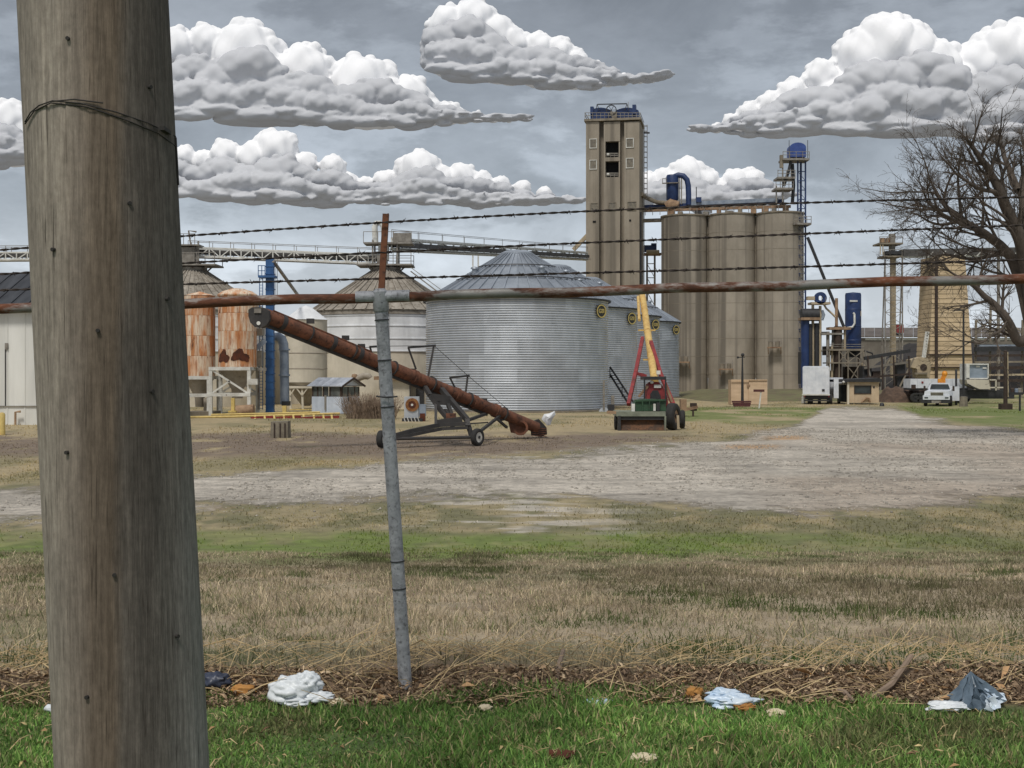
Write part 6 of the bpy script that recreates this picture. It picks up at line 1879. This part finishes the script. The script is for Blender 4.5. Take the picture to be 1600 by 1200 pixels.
# low brown scrap heap and dark machinery between the booth and the work truck
m_scrap = M('brown_scrap', A(104, 84, 70), A(66, 54, 46), sc=1.6, rough=1, bump=1, bsc=5)
hx = np.linspace(X(1374, 127), X(1452, 127), 60); hy = np.linspace(125, 130, 14)
HX, HYY = np.meshgrid(hx, hy, indexing='ij')
hz = 1.45 * np.sin(np.clip((HYY - 125) / 5, 0, 1) * PI) ** .6 * np.clip(np.minimum(HX - hx[0], hx[-1] - HX) / .6, 0, 1) * (.55 + .8 * fbm(HX, HYY, 1.3, 77, 5)) - .15
ii = np.arange(HX.size).reshape(HX.shape)
hq_ = np.stack([ii[:-1, :-1], ii[1:, :-1], ii[1:, 1:], ii[:-1, 1:]], -1).reshape(-1, 4)
np_obj('scrap_heap', np.stack([HX, HYY, hz], -1).reshape(-1, 3), hq_, m_scrap, None, 'low brown heap between the tan booth and the work truck', 'heap')
mr_ = thing('machinery_row', (X(1390, 148), 148, 0), 'row of dark conveyors and bins behind the tan booth', 'machinery')
d = 148
for (x0, y0, x1, y1, m_) in ((1348, 572, 1362, 604, m_dksteel), (1364, 580, 1376, 604, m_brown), (1402, 566, 1414, 604, m_dksteel), (1414, 588, 1424, 604, m_brown)):
    MB().px(x0, y0, x1, y1, d, 1.6).build('casing', m_, mr_)
for (a, b_, w_s, m_) in (((1350, 560), (1422, 548), .4, m_dksteel), ((1350, 575), (1420, 566), .25, m_fwall), ((1352, 590), (1424, 584), .2, m_brown), ((1370, 604), (1392, 556), .18, m_conctrim), ((1406, 604), (1428, 560), .16, m_conctrim), ((1362, 600), (1352, 548), .14, m_steel)):
    MB().bar(P(*a, d - .3), P(*b_, d - .3), w_s).build('boom', m_, mr_)
for x_ in (1356, 1378, 1396, 1420):
    MB().bar((X(x_, d), d - .5, 0), P(x_, 556, d - .5), .15).build('post', m_brown, mr_)
# ------------------------------------------------------------------ bare tree
m_bark = M('bark', A(98, 88, 78), A(66, 59, 52), sc=2.5, rough=.95, st=(1, 1, .35), bump=.8, bsc=14)
def bare_tree():
    D0 = 60.0
    base = Vector((X(1646, D0), D0, 0))
    t = thing('bare_tree', base, 'large leafless tree spreading in from the right edge', 'tree')
    r_ = random.Random(21)
    limbs, twigs = MB(), MB()
    cnt = [0]
    CAP = {2: .085, 3: .042, 4: .021, 5: .012}
    def grow(p, dirv, length, rad, lvl):
        """a wandering branch that keeps forking"""
        cnt[0] += 1
        rad = min(rad, CAP[lvl])
        n = max(3, min(14, int(length / (.40 if lvl < 4 else .22))))
        pts, rs = [p.copy()], [rad]
        dv = dirv.normalized()
        wob = Vector((0, 0, 0))
        for i in range(n):
            wob = wob * .55 + Vector((r_.gauss(0, 1), r_.gauss(0, 1), r_.gauss(0, 1))) * .15
            dv = (dv + wob * .55 + Vector((0, 0, .02))).normalized()
            pts.append(pts[-1] + dv * length / n)
            rs.append(max(.0065, rad * (1 - .78 * (i + 1) / n)))
        (limbs if lvl < 3 else twigs).tube(pts, rs, 6 if lvl < 3 else 3, False)
        if lvl >= 5: return
        nb = {2: 8, 3: 5, 4: 2}[lvl]
        for k in range(nb):
            f = r_.uniform(.18, .95) if k else 1.0
            i = min(n, max(1, int(f * n)))
            ax = (pts[i] - pts[i - 1]).normalized()
            perp = ax.cross(Vector((r_.gauss(0, 1), r_.gauss(0, 1), r_.gauss(0, 1)))).normalized()
            ang = math.radians(r_.uniform(20, 55))
            nd = ax * math.cos(ang) + perp * math.sin(ang)
            nd.y *= .8
            grow(pts[i], nd, length * r_.uniform(.36, .62) * (1.15 - .45 * f), rs[i] * r_.uniform(.6, .85), lvl + 1)
    def limb(px_, rad0, rad1, seed, nb=9):
        """hand-laid main limb through photo points (x, y, depth)"""
        pts = [P(*q) for q in px_]
        full = []
        for a, b_ in zip(pts, pts[1:]):
            for k in range(6):
                q = a.lerp(b_, k / 6)
                full.append(q + Vector((r_.gauss(0, .05), r_.gauss(0, .05), r_.gauss(0, .05))))
        full.append(pts[-1])
        m = len(full)
        rs = [rad0 + (rad1 - rad0) * i / (m - 1) for i in range(m)]
        # smooth
        for _ in range(3):
            full = [full[0]] + [(full[i - 1] + full[i] * 2 + full[i + 1]) / 4 for i in range(1, m - 1)] + [full[-1]]
        limbs.tube(full, [q * .86 for q in rs], 10, False)
        L_ = sum((full[i + 1] - full[i]).length for i in range(m - 1))
        for k in range(nb):
            i = min(m - 1, int(m * (.18 + .82 * k / (nb - 1))))
            ax = (full[min(i + 1, m - 1)] - full[i - 1]).normalized()
            perp = ax.cross(Vector((r_.gauss(0, .3), 1, r_.gauss(0, .3)))).normalized() * (1 if k % 2 else -1)
            perp = (perp + Vector((0, r_.gauss(0, .5), .25))).normalized()
            ang = math.radians(r_.uniform(25, 60)) if k < nb - 1 else .1
            grow(full[i], ax * math.cos(ang) + perp * math.sin(ang), min(4.2, max(2.0, L_ * r_.uniform(.26, .44))) * (1 if full[i].z < 11 else max(.35, 1 - (full[i].z - 11) * .2)), rs[i] * .6, 2)
    trunk = MB()
    tp_ = [base, P(1640, 640, 60), P(1630, 580, 60), P(1618, 520, 60)]
    trunk.tube([base + Vector((0, 0, -.3)), base + Vector((0, 0, .5)), *tp_[1:]], [.95, .78, .66, .60, .52], 16)
    limb([(1618, 520, 60), (1592, 540, 59.5), (1574, 500, 59), (1556, 475, 59), (1530, 456, 59), (1508, 436, 58.6)], .32, .11, 1, 6)
    limb([(1622, 545, 60), (1605, 480, 60.5), (1590, 420, 61), (1568, 386, 61), (1540, 366, 61), (1508, 345, 61.5), (1476, 322, 62), (1458, 292, 62)], .42, .08, 2, 13)
    limb([(1618, 520, 60), (1612, 440, 60), (1596, 380, 59.6), (1578, 335, 59.4), (1560, 295, 59), (1545, 266, 59), (1528, 240, 58.6), (1516, 222, 58.4)], .48, .08, 3, 14)
    limb([(1612, 440, 60), (1604, 360, 60.6), (1596, 300, 61), (1604, 256, 61.5), (1600, 225, 62)], .34, .08, 4, 10)
    limb([(1580, 395, 61), (1540, 402, 62), (1505, 405, 62.6), (1478, 396, 63), (1462, 402, 63), (1444, 410, 63.5)], .12, .04, 5, 9)
    limb([(1618, 520, 60), (1650, 420, 60), (1680, 330, 60), (1700, 240, 60)], .36, .10, 6, 7)
    limb([(1574, 500, 59), (1560, 520, 58.6), (1530, 536, 58), (1500, 532, 58)], .10, .035, 7, 5)
    limb([(1540, 366, 61), (1500, 350, 60), (1468, 330, 59), (1450, 316, 58.5), (1440, 292, 58)], .12, .04, 8, 11)
    limb([(1560, 300, 59), (1530, 296, 58), (1500, 276, 57.5), (1472, 246, 57)], .13, .04, 9, 9)
    limb([(1508, 345, 61.5), (1470, 352, 61), (1448, 345, 60.5), (1428, 334, 60)], .09, .035, 10, 9)
    limb([(1592, 300, 61), (1572, 250, 62), (1562, 228, 62.5), (1556, 212, 63)], .18, .05, 11, 9)
    trunk.build('trunk', m_bark, t, True)
    limbs.build('limbs', m_bark, t, True, 80)
    tw = twigs.build('twigs', m_bark, t, True, 80)
    tw['kind'] = 'stuff'
    print('tree tris', len(limbs.f) * 2, len(twigs.f) * 2, cnt[0])
bare_tree()

# ------------------------------------------------------------------ fence
m_rail = M('fence_pipe', A(150, 148, 144), A(118, 116, 112), sc=5, rough=.6, metal=.35, rust=.68, rsc=5, rst=(.5, 1, 1.6))
m_post = M('fence_post_galv', A(178, 180, 184), A(138, 140, 144), sc=12, rough=.7, metal=.3, c3=A(98, 98, 100), bump=.2, bsc=40)
m_arm = M('rusty_arm', A(126, 80, 54), A(92, 58, 42), sc=9, rough=.9, c3=A(66, 44, 34))
m_wire = M('barbed_wire', A(74, 64, 58), A(48, 42, 40), sc=20, rough=.8, metal=.3)
FD = 6.0
fe = thing('pipe_fence', (X(636, FD), FD, 1.70), 'rusty pipe-rail fence with a leaning post and three strands of barbed wire', 'fence')
r0, r1 = P(-900, 508.5, FD), P(2500, 408.5, FD)
pts = [r0.lerp(r1, k / 40) + Vector((0, 0, .004 * math.sin(k * 1.7))) for k in range(41)]
MB().tube(pts, .0235, 16).build('top_rail', m_rail, fe, True)
pa, pb = P(594.5, 466, FD), Vector((X(637, FD + .02), FD + .02, 1.55))
MB().tube([pa, pa.lerp(pb, .5), pb], [.031, .031, .0315], 18).build('post', m_post, fe, True)
ax = (pb - pa).normalized()
cap = MB().tube([pa - ax * .045, pa - ax * .03, pa + ax * .06, pa + ax * .065], [.022, .037, .037, .033], 18); cap.build('post_cap', m_post, fe, True)
MB().tube([P(556, 464.6, FD), P(640, 462.2, FD)], .0285, 14).build('rail_sleeve', m_post, fe, True)
for q in (.05, .145, .255, .62, .685):
    a = pa.lerp(pb, q)
    MB().tube([a, a + ax * .006], .0345, 14).build('tie_band', m_dksteel, fe, True)
a = P(604, 620, FD - .04)
MB().tube([P(588, 619, FD - .03), P(604, 621, FD - .045), P(621, 619.5, FD - .03)], .0045, 6).build('tie_wire', m_dksteel, fe)
# barb arm: bent angle iron
ar0, ar1 = P(595, 462, FD), P(602.5, 334, FD + .06)
MB().bar(ar0, ar1, .028, .006).bar(ar0 + Vector((.012, .012, 0)), ar1 + Vector((.012, .012, 0)), .006, .028).build('barb_arm', m_arm, fe)
def barbed(pxs, seed, name='barbed_wire'):
    r_ = random.Random(seed)
    xs = np.array([q[0] for q in pxs], float); ys = np.array([q[1] for q in pxs], float)
    n = 900
    xx = np.linspace(xs[0], xs[-1], n)
    # smooth interpolation through the photo rows
    co = np.polyfit((xs - 800) / 800, ys, 4)
    yy = np.polyval(co, (xx - 800) / 800)
    y0 = FD + .03
    path = [P(a, b_, y0) for a, b_ in zip(xx, yy)]
    t1, t2 = [], []
    for i, p in enumerate(path):
        ph = i * .55
        o = Vector((0, math.cos(ph), math.sin(ph))) * .0030
        t1.append(p + o); t2.append(p - o)
    mb = MB().tube(t1, .0031, 5).tube(t2, .0031, 5)
    L_ = 0; nxt = .05
    for i in range(n - 1):
        L_ += (path[i + 1] - path[i]).length
        if L_ > nxt:
            nxt += .125 + r_.uniform(-.01, .012)
            p = path[i]; d_ = (path[i + 1] - path[i]).normalized()
            for k in range(-2, 3):
                ph = k * 1.2
                mb.tube([p + d_ * .0035 * k + Vector((0, math.cos(ph), math.sin(ph))) * 0.0062, p + d_ * .0035 * (k + 1) + Vector((0, math.cos(ph + 1.2), math.sin(ph + 1.2))) * 0.0062], .0028, 4)
            for s_ in (-1, 1):
                a = r_.uniform(0, 2 * PI)
                e = (Vector((0, math.cos(a), math.sin(a))) + d_ * s_ * .35).normalized()
                mb.tube([p + d_ * s_ * .006, p + d_ * s_ * .008 + e * .016], [.0024, .0008], 4)
    return mb.build(name, m_wire, fe, True, 60)
barbed([(-500, 424), (-200, 406), (0, 391), (270, 371), (600, 344), (880, 333), (1160, 321), (1400, 314), (1600, 308), (1900, 298), (2200, 290)], 1)
barbed([(-500, 458), (-200, 442), (0, 429), (270, 414), (600, 388), (880, 381), (1008, 378), (1240, 369), (1600, 351), (1900, 336), (2200, 322)], 2)
barbed([(-500, 474), (-200, 463), (0, 453), (270, 445), (600, 432), (880, 428), (1008, 425), (1240, 419), (1600, 405), (1900, 394), (2200, 384)], 3)

# ------------------------------------------------------------------ wooden utility pole
def pole_mat():
    m = bpy.data.materials.new('pole_wood'); m.use_nodes = True
    N, L = m.node_tree.nodes, m.node_tree.links
    b = N['Principled BSDF']; b.inputs['Roughness'].default_value = .9
    b.inputs['Specular IOR Level'].default_value = .2
    co = N.new('ShaderNodeTexCoord')
    def nz(scale, st, det=9, rg=.65, dist=0.):
        mp_ = N.new('ShaderNodeMapping'); mp_.inputs['Scale'].default_value = st
        L.new(co.outputs['Object'], mp_.inputs[0])
        n_ = N.new('ShaderNodeTexNoise'); n_.inputs['Scale'].default_value = scale; n_.inputs['Detail'].default_value = det; n_.inputs['Roughness'].default_value = rg; n_.inputs['Distortion'].default_value = dist
        L.new(mp_.outputs[0], n_.inputs['Vector']); return n_.outputs[0]
    def ramp(src, els):
        r = N.new('ShaderNodeValToRGB'); cr = r.color_ramp
        cr.elements[0].position, cr.elements[0].color = els[0][0], (*els[0][1], 1)
        cr.elements[1].position, cr.elements[1].color = els[-1][0], (*els[-1][1], 1)
        for p_, c_ in els[1:-1]:
            e = cr.elements.new(p_); e.color = (*c_, 1)
        L.new(src, r.inputs[0]); return r.outputs[0]
    def mx(f, a, b_, bt='MIX'):
        x = N.new('ShaderNodeMix'); x.data_type = 'RGBA'; x.blend_type = bt
        for s_, v in ((0, f), (6, a), (7, b_)):
            if hasattr(v, 'links'): L.new(v, x.inputs[s_])
            elif isinstance(v, float): x.inputs[s_].default_value = v
            else: x.inputs[s_].default_value = (*v, 1)
        return x.outputs[2]
    # broad bands of brown and grey heartwood round the shaft, drawn out along it; right side painted paler to offset its shading
    sp_ = N.new('ShaderNodeSeparateXYZ'); L.new(co.outputs['Object'], sp_.inputs[0])
    wob = N.new('ShaderNodeMath'); wob.operation = 'MULTIPLY_ADD'; wob.inputs[1].default_value = .05
    L.new(nz(1.5, (3, 3, .8)), wob.inputs[0]); L.new(sp_.outputs[0], wob.inputs[2])
    band = N.new('ShaderNodeMapRange'); band.inputs[1].default_value = -.155; band.inputs[2].default_value = .205
    L.new(wob.outputs[0], band.inputs[0])
    basec = ramp(band.outputs[0], [(0, A(156, 148, 138)), (.16, A(140, 130, 120)), (.25, A(124, 112, 100)), (.38, A(112, 100, 88)), (.45, A(104, 98, 92)), (.58, A(94, 89, 84)), (.70, A(110, 106, 101)), (.84, A(140, 138, 134)), (1, A(138, 136, 132))])
    fine = ramp(nz(16, (6, 6, .30), 10, .75), [(.3, (.55, .53, .51)), (.5, (.95, .94, .93)), (.7, (1.38, 1.36, 1.33))])
    big = ramp(nz(2.2, (2, 2, .35), 6, .6), [(.32, (.72, .71, .70)), (.68, (1.2, 1.19, 1.17))])
    speck = ramp(nz(60, (1, 1, .6), 6, .7), [(.3, (.78, .78, .77)), (.7, (1.2, 1.2, 1.19))])
    c = mx(1.0, mx(1.0, mx(1.0, basec, fine, 'MULTIPLY'), big, 'MULTIPLY'), speck, 'MULTIPLY')
    crack = ramp(nz(22, (6, 6, .16), 5, .55), [(.62, (0., 0., 0.)), (.72, (.8, .8, .8))])
    c = mx(crack, c, A(44, 38, 32))
    L.new(c, b.inputs['Base Color'])
    bn = N.new('ShaderNodeBump'); bn.inputs['Strength'].default_value = .55; bn.inputs['Distance'].default_value = .012
    L.new(nz(14, (6, 6, .16), 10, .7), bn.inputs['Height']); L.new(bn.outputs[0], b.inputs['Normal'])
    return m
m_pole = pole_mat()
PD = 3.1
pt_, pbm = P(147.5, 0, PD), P(208.5, 1200, PD)
axp = (pt_ - pbm).normalized()
z_low = 1.35
p_lo = pbm - axp * ((pbm.z - z_low) / axp.z)
p_hi = pbm + axp * 7.6
up_ = thing('utility_pole', (p_lo.x, p_lo.y, z_low), 'thick weathered wooden utility pole standing close on the left', 'pole')
Lp = (p_hi - p_lo).length
ea = Vector((1, 0, 0)); ea = (ea - axp * ea.dot(axp)).normalized(); eb = axp.cross(ea)
nth, nz_ = 160, 220
th = np.linspace(0, 2 * PI, nth, endpoint=False); zz = np.linspace(0, Lp, nz_)
TH, ZL = np.meshgrid(th, zz, indexing='ij')
rad = .183 - .0028 * ZL * 1.0
cx_, cy_ = np.cos(TH), np.sin(TH)
dent = (fbm(TH * 2.2, ZL * .25, 1.6, 81) - .5) * .010 + (fbm(TH * 16, ZL * .12, 1.0, 83) - .5) * .0035
chk = np.clip(fbm(TH * 9, ZL * .09, 1.3, 85) - .66, 0, 1) * -.05
rad = rad + dent + chk
Vp = [tuple((p_lo - ORIG[up_.name]) + axp * z + (ea * c_ + eb * s_) * r_) for c_, s_, z, r_ in zip(cx_.ravel(), cy_.ravel(), ZL.ravel(), rad.ravel())]
ii = np.arange(nth * nz_).reshape(nth, nz_)
j2 = np.roll(ii, -1, 0)
Fp = np.stack([ii[:, :-1], j2[:, :-1], j2[:, 1:], ii[:, 1:]], -1).reshape(-1, 4)
sh = np_obj('shaft', np.array(Vp), Fp, m_pole, smooth=True); sh.parent = up_
MB().disc(p_hi - axp * .01, axp, .162, .03, 40).build('pole_top', m_pole, up_)
def on_pole(px_, py_, lift=.006):
    """point on the near face of the shaft"""
    k = (CH + (HY - py_) * PD / F - p_lo.z) / axp.z
    c = p_lo + axp * k
    r = .183 - .0028 * k + lift
    u = X(px_, PD - .12) - c.x
    u = max(-r * .999, min(r * .999, u))
    return Vector((c.x + u, c.y - math.sqrt(max(0, r * r - u * u)), c.z))
m_strap = M('wire_strap', A(52, 48, 44), A(36, 34, 32), sc=20, rough=.8)
for k, pts in enumerate(([(38, 205), (52, 194), (70, 186), (95, 181), (140, 186), (190, 196), (230, 206), (256, 214), (275, 224)], [(38, 208), (60, 193), (92, 184), (150, 191), (205, 207), (240, 218), (268, 230)], [(92, 182), (130, 180), (172, 184)])):
    MB().tube([on_pole(*q) for q in pts], .0016, 5).build('wire_wrap', m_strap, up_, True)
MB().tube([on_pole(259, 216), on_pole(261.5, 250), on_pole(263, 290)], .003, 5).build('wire_tail', m_strap, up_)
MB().px(249, 197, 257, 203, PD - .1, .06).build('staple', m_strap, up_)

for (x_, y_) in ((120, 90), (205, 330), (165, 520), (236, 610), (118, 700), (250, 470), (190, 880), (226, 150), (96, 400), (270, 980), (150, 1060)):
    q = on_pole(x_, y_, -.004)
    MB().disc(q, (q - (p_lo + axp * ((q.z - p_lo.z) / axp.z))).normalized(), .0045, .012, 10).build('nail', m_strap, up_, True)
# ------------------------------------------------------------------ litter and dead stalks by the fence
def gp(px_, py_):
    """ground point seen at photo pixel in the near field"""
    d_ = np.linspace(4.3, 22, 3000)
    yy = HY + (CH - np.interp(d_, GD, GZ)) / d_ * F
    i = int(np.argmin(np.abs(yy - py_)))
    d__ = float(d_[i]); x_ = X(px_, d__)
    return Vector((x_, d__, gz1(x_, d__)))
m_leaf = M('leaf_litter', (1, 1, 1), (.8, .78, .75), sc=6, rough=.9, attr='col')
def litter(n, d0, d1, size, cols, p, name, label, clump, thr):
    x, d = field(n * 3, d0, d1, .5)
    k = fbm(x, d, clump, 91)
    sel = np.where((k > thr) & (np.abs(d - (d0 + d1) / 2) < (d1 - d0) / 2 * (.5 + .5 * fbm(x, d * 0, .9, 93))))[0][:n]
    x, d = x[sel], d[sel]; n = len(x)
    a = rng.uniform(0, 2 * PI, n); s_ = size * rng.uniform(.4, 1.5, n); asp = rng.uniform(.25, .8, n)
    z = gz(x, d) + rng.uniform(0, .035, n)
    e1 = np.stack([np.cos(a), np.sin(a), rng.normal(0, .4, n)], -1) * s_[:, None]
    e2 = np.stack([-np.sin(a), np.cos(a), rng.normal(0, .7, n)], -1) * (s_ * asp)[:, None]
    c0 = np.stack([x, d, z], -1)
    up = np.zeros((n, 3)); up[:, 2] = s_ * rng.uniform(.0, .5, n)
    Vv = np.stack([c0 - e1, c0 - e2 * .5 + up, c0 + e1, c0 + e2 * .5 + up], 1).reshape(-1, 3)
    o = np.arange(n)[:, None] * 4
    Fv = np.concatenate([o + np.array([[0, 1, 2]]), o + np.array([[0, 2, 3]])])
    c = pick(n, cols, p) * rng.uniform(.7, 1.25, (n, 1))
    np_obj(name, Vv, Fv, m_leaf, 'stuff', label, None, col=np.repeat(c, 4, 0))
litter(20000, 5.68, 6.32, .013, [A(146, 124, 100), A(122, 102, 82), A(176, 150, 120), A(98, 82, 68), A(204, 182, 150)], [.32, .28, .2, .1, .1], 'leaf_litter', 'dead brown leaves and trash drifted along the fence', 1.2, .22)
litter(200, 5.7, 6.2, .032, [A(196, 158, 116), A(214, 190, 158), A(150, 116, 84)], [.5, .25, .25], 'torn_cardboard', 'torn tan scraps among the leaves', .8, .42)
litter(500, 4.5, 5.7, .016, [A(200, 178, 130), A(160, 130, 92), A(122, 94, 70)], [.4, .3, .3], 'verge_scraps', 'small dry scraps among the weeds', .9, .4)
# dry stalks
mbst = MB(); r_ = random.Random(8)
for i in range(1500):
    d_ = r_.uniform(5.75, 7.6) if i < 1300 else r_.uniform(4.6, 5.7); x_ = r_.uniform(-.48, .48) * d_
    a = r_.uniform(0, 2 * PI); le = r_.uniform(.06, .30) if i < 1300 else r_.uniform(.04, .10); tilt = r_.uniform(.02, .5)
    p = Vector((x_, d_, gz1(x_, d_) + .015)); e = Vector((math.cos(a), math.sin(a) * .6, tilt)).normalized()
    mbst.tube([p, p + e * le * .5 + Vector((0, 0, r_.uniform(0, .02))), p + e * le], [.0022, .002, .0012], 3, False)
m_stalk = M('straw_stalk', A(206, 184, 140), A(168, 142, 104), sc=6, rough=.85)
st_ = mbst.build('dead_stalks', m_stalk); tag(st_, 'scattered dead straw stalks by the fence', None, None, 'stuff')
def stick(pts, r, label, lift=.02):
    q = [gp(*p_) + Vector((0, 0, lift + (p_[2] if len(p_) > 2 else 0))) for p_ in [(a[0], a[1]) for a in pts]]
    for i, a in enumerate(pts):
        if len(a) > 2: q[i].z += a[2]
    single(MB().tube(q, [r, r * .95, r * .8][:len(q)] if len(q) <= 3 else [r * (1 - .1 * i) for i in range(len(q))], 7), 'stick', m_twig if r > .008 else m_stalk, label, 'stick', 'sticks and stalks along the fence', True)
stick([(1360, 1098), (1392, 1086, .02), (1424, 1074, .05)], .016, 'pale broken branch leaning up in the leaf litter, right of centre')
stick([(866, 1098), (874, 1060, .03), (880, 1042, .05)], .014, 'upright broken stick in the litter right of the post')
stick([(312, 1016), (360, 1014, .04), (402, 1022)], .005, 'thin pale stalk lying right of the wooden pole')
stick([(10, 1064), (66, 1058, .05), (88, 1066)], .005, 'thin pale stalk lying left of the wooden pole')
stick([(606, 1036), (660, 1022, .06), (690, 1036)], .006, 'curled pale stalk lying behind the fence post')
stick([(1184, 1092), (1215, 1097, .03), (1246, 1106)], .008, 'bent brown twig beside the blue and white wrapper')
stick([(1308, 1088), (1320, 1096, .02), (1334, 1104)], .013, 'short dark stick left of the broken branch')

m_bag = M('white_bag_plastic', A(224, 228, 230), A(204, 210, 214), sc=6, rough=.4)
m_bag.node_tree.nodes['Principled BSDF'].inputs['Subsurface Weight'].default_value = .0
def crumple(c, rx, ry, rz, seed, amp=.30, nu=44, nv=28, sharp=4.):
    o = Vector((seed * 3.1, seed * 1.7, seed * 5.3))
    def f(e):
        v = 1.0
        v += amp * (abs(mnoise.noise(e * 1.6 + o)) * 2 - .6)
        v += amp * .36 * (abs(mnoise.noise(e * 3.4 + o * 2)) * 2 - .5)
        v += amp * .10 * (abs(mnoise.noise(e * sharp * 1.7 + o * 3)) * 2 - .5)
        return max(.35, v)
    return MB().ball(c, (rx, ry, rz), nu, nv, f)
c = gp(462, 1100)
bag = crumple(c + Vector((-.02, 0, .055)), .105, .08, .072, 3)
b2 = crumple(c + Vector((.045, .02, .085)), .075, .06, .055, 5); b3 = crumple(c + Vector((.10, -.01, .03)), .075, .05, .028, 7); b4 = crumple(c + Vector((.01, -.05, .02)), .07, .05, .028, 9)
for b_ in (b2, b3, b4): bag.add(b_.v, b_.f)
single(bag, 'plastic_bag', m_bag, 'crumpled white plastic bag on the ground near the wooden pole', 'plastic bag', smooth=True, angle=180)
c = gp(1144, 1106)
m_bluep = M('pale_blue_plastic', A(176, 200, 224), A(214, 222, 228), sc=8, rough=.35)
wr = crumple(c + Vector((0, 0, .028)), .115, .06, .034, 11); w2_ = crumple(c + Vector((-.03, .03, .05)), .07, .04, .025, 13); wr.add(w2_.v, w2_.f)
wrp = thing('food_wrapper', c, 'blue and white crumpled wrapper with a tan scrap, among the weeds', 'wrapper')
wr.build('wrapper', m_bluep, wrp, True, 60)
crumple(c + Vector((.045, -.06, .012)), .05, .03, .022, 15).build('tan_scrap', M('tan_card', A(190, 138, 74), A(160, 112, 60), sc=8, rough=.9), wrp, True, 60)
c = gp(1510, 1108)
sp_ = thing('plastic_sheet', c, 'torn slate-blue plastic sheet peaked up in the weeds at far right', 'plastic sheet')
m_slate = M('slate_plastic', A(104, 120, 134), A(72, 86, 98), sc=10, rough=.4)
def fold(pts, seed, mat, name):
    r__ = random.Random(seed); mb = MB()
    apex = c + Vector(pts[0]); n = len(pts) - 1
    base = [c + Vector(q) for q in pts[1:]]
    rows = 7; grid = []
    for j in range(rows + 1):
        t_ = j / rows; row = []
        for i in range((n - 1) * 4 + 1):
            a_, f_ = divmod(i, 4); q = base[a_].lerp(base[min(a_ + 1, n - 1)], f_ / 4)
            v = apex.lerp(q, t_ ** .9) + Vector((r__.gauss(0, .006), r__.gauss(0, .010), r__.gauss(0, .006))) * min(1, t_ * 2)
            v.y += .02 * math.sin(i * 1.9) * t_
            row.append(v)
        grid.append(row)
    m_ = len(grid[0])
    for row in grid: mb.v += [tuple(q) for q in row]
    k_ = len(mb.v); mb.v += [(q[0], q[1] + .004, q[2] - .002) for q in mb.v]
    for j in range(rows):
        for i in range(m_ - 1):
            q = (j * m_ + i, j * m_ + i + 1, (j + 1) * m_ + i + 1, (j + 1) * m_ + i)
            mb.f += [q, tuple(k_ + w for w in reversed(q))]
    mb.build(name, mat, sp_, True, 50)
fold([(.03, .03, .155), (-.11, .03, .0), (-.05, -.05, .01), (.02, -.08, .005), (.09, -.05, .01), (.16, .02, .05), (.12, .06, .03)], 3, m_slate, 'dark_sheet')
fold([(.06, .0, .09), (.05, -.07, .0), (.10, -.08, .01), (.165, -.02, .03), (.17, .02, .055)], 5, m_bluep, 'light_flap')
crumple(c + Vector((-.09, -.04, .015)), .10, .05, .022, 21).build('white_shred', m_bag, sp_, True, 60)
for (px_, py_, rx, ry, rz, sd, m_, nm, lb, ct_) in (
        (82, 1110, .035, .03, .022, 31, m_bag, 'paper_scrap', 'small white scrap just left of the wooden pole', 'scrap'),
        (932, 1103, .07, .04, .014, 33, m_bluep, 'plastic_scrap', 'flat pale blue scrap in the weeds right of the fence post', 'scrap'),
        (758, 1110, .03, .025, .016, 35, M('cream_card', A(214, 200, 172), A(190, 176, 148), sc=8, rough=.9), 'paper_cup', 'small cream scrap in the weeds beyond the fence post', 'scrap'),
        (1214, 1126, .045, .03, .02, 37, M('cream_card', A(214, 200, 172)), 'paper_scrap', 'cream scrap below the blue and white wrapper', 'scrap'),
        (336, 1080, .075, .05, .04, 39, M('dark_blue_plastic', A(58, 66, 86), A(40, 44, 56), sc=8, rough=.45), 'dark_wrapper', 'dark blue plastic wad right of the wooden pole', 'scrap'),
        (380, 1088, .06, .04, .03, 41, M('tan_card', A(190, 138, 74)), 'cardboard_wad', 'tan cardboard wad between the pole and the white bag', 'scrap'),
        (1084, 1096, .04, .03, .035, 43, M('tan_card', A(190, 138, 74)), 'cardboard_scrap', 'tan scrap left of the blue and white wrapper', 'scrap'),
        (530, 1104, .05, .035, .02, 45, M('cream_card', A(214, 200, 172)), 'paper_flap', 'cream paper flap right of the white bag', 'scrap'),
        (876, 1192, .06, .04, .018, 47, m_burn, 'rusty_can', 'rusty crushed scrap at the bottom edge in the weeds', 'scrap'),
        (1008, 1194, .06, .04, .022, 49, M('cream_card', A(214, 200, 172)), 'paper_wad', 'pale wad at the bottom edge in the weeds', 'scrap')):
    q = gp(px_, py_)
    single(crumple(q + Vector((0, 0, rz * .8)), rx, ry, rz, sd, nu=28, nv=16), nm, m_, lb, ct_, smooth=True, angle=60)
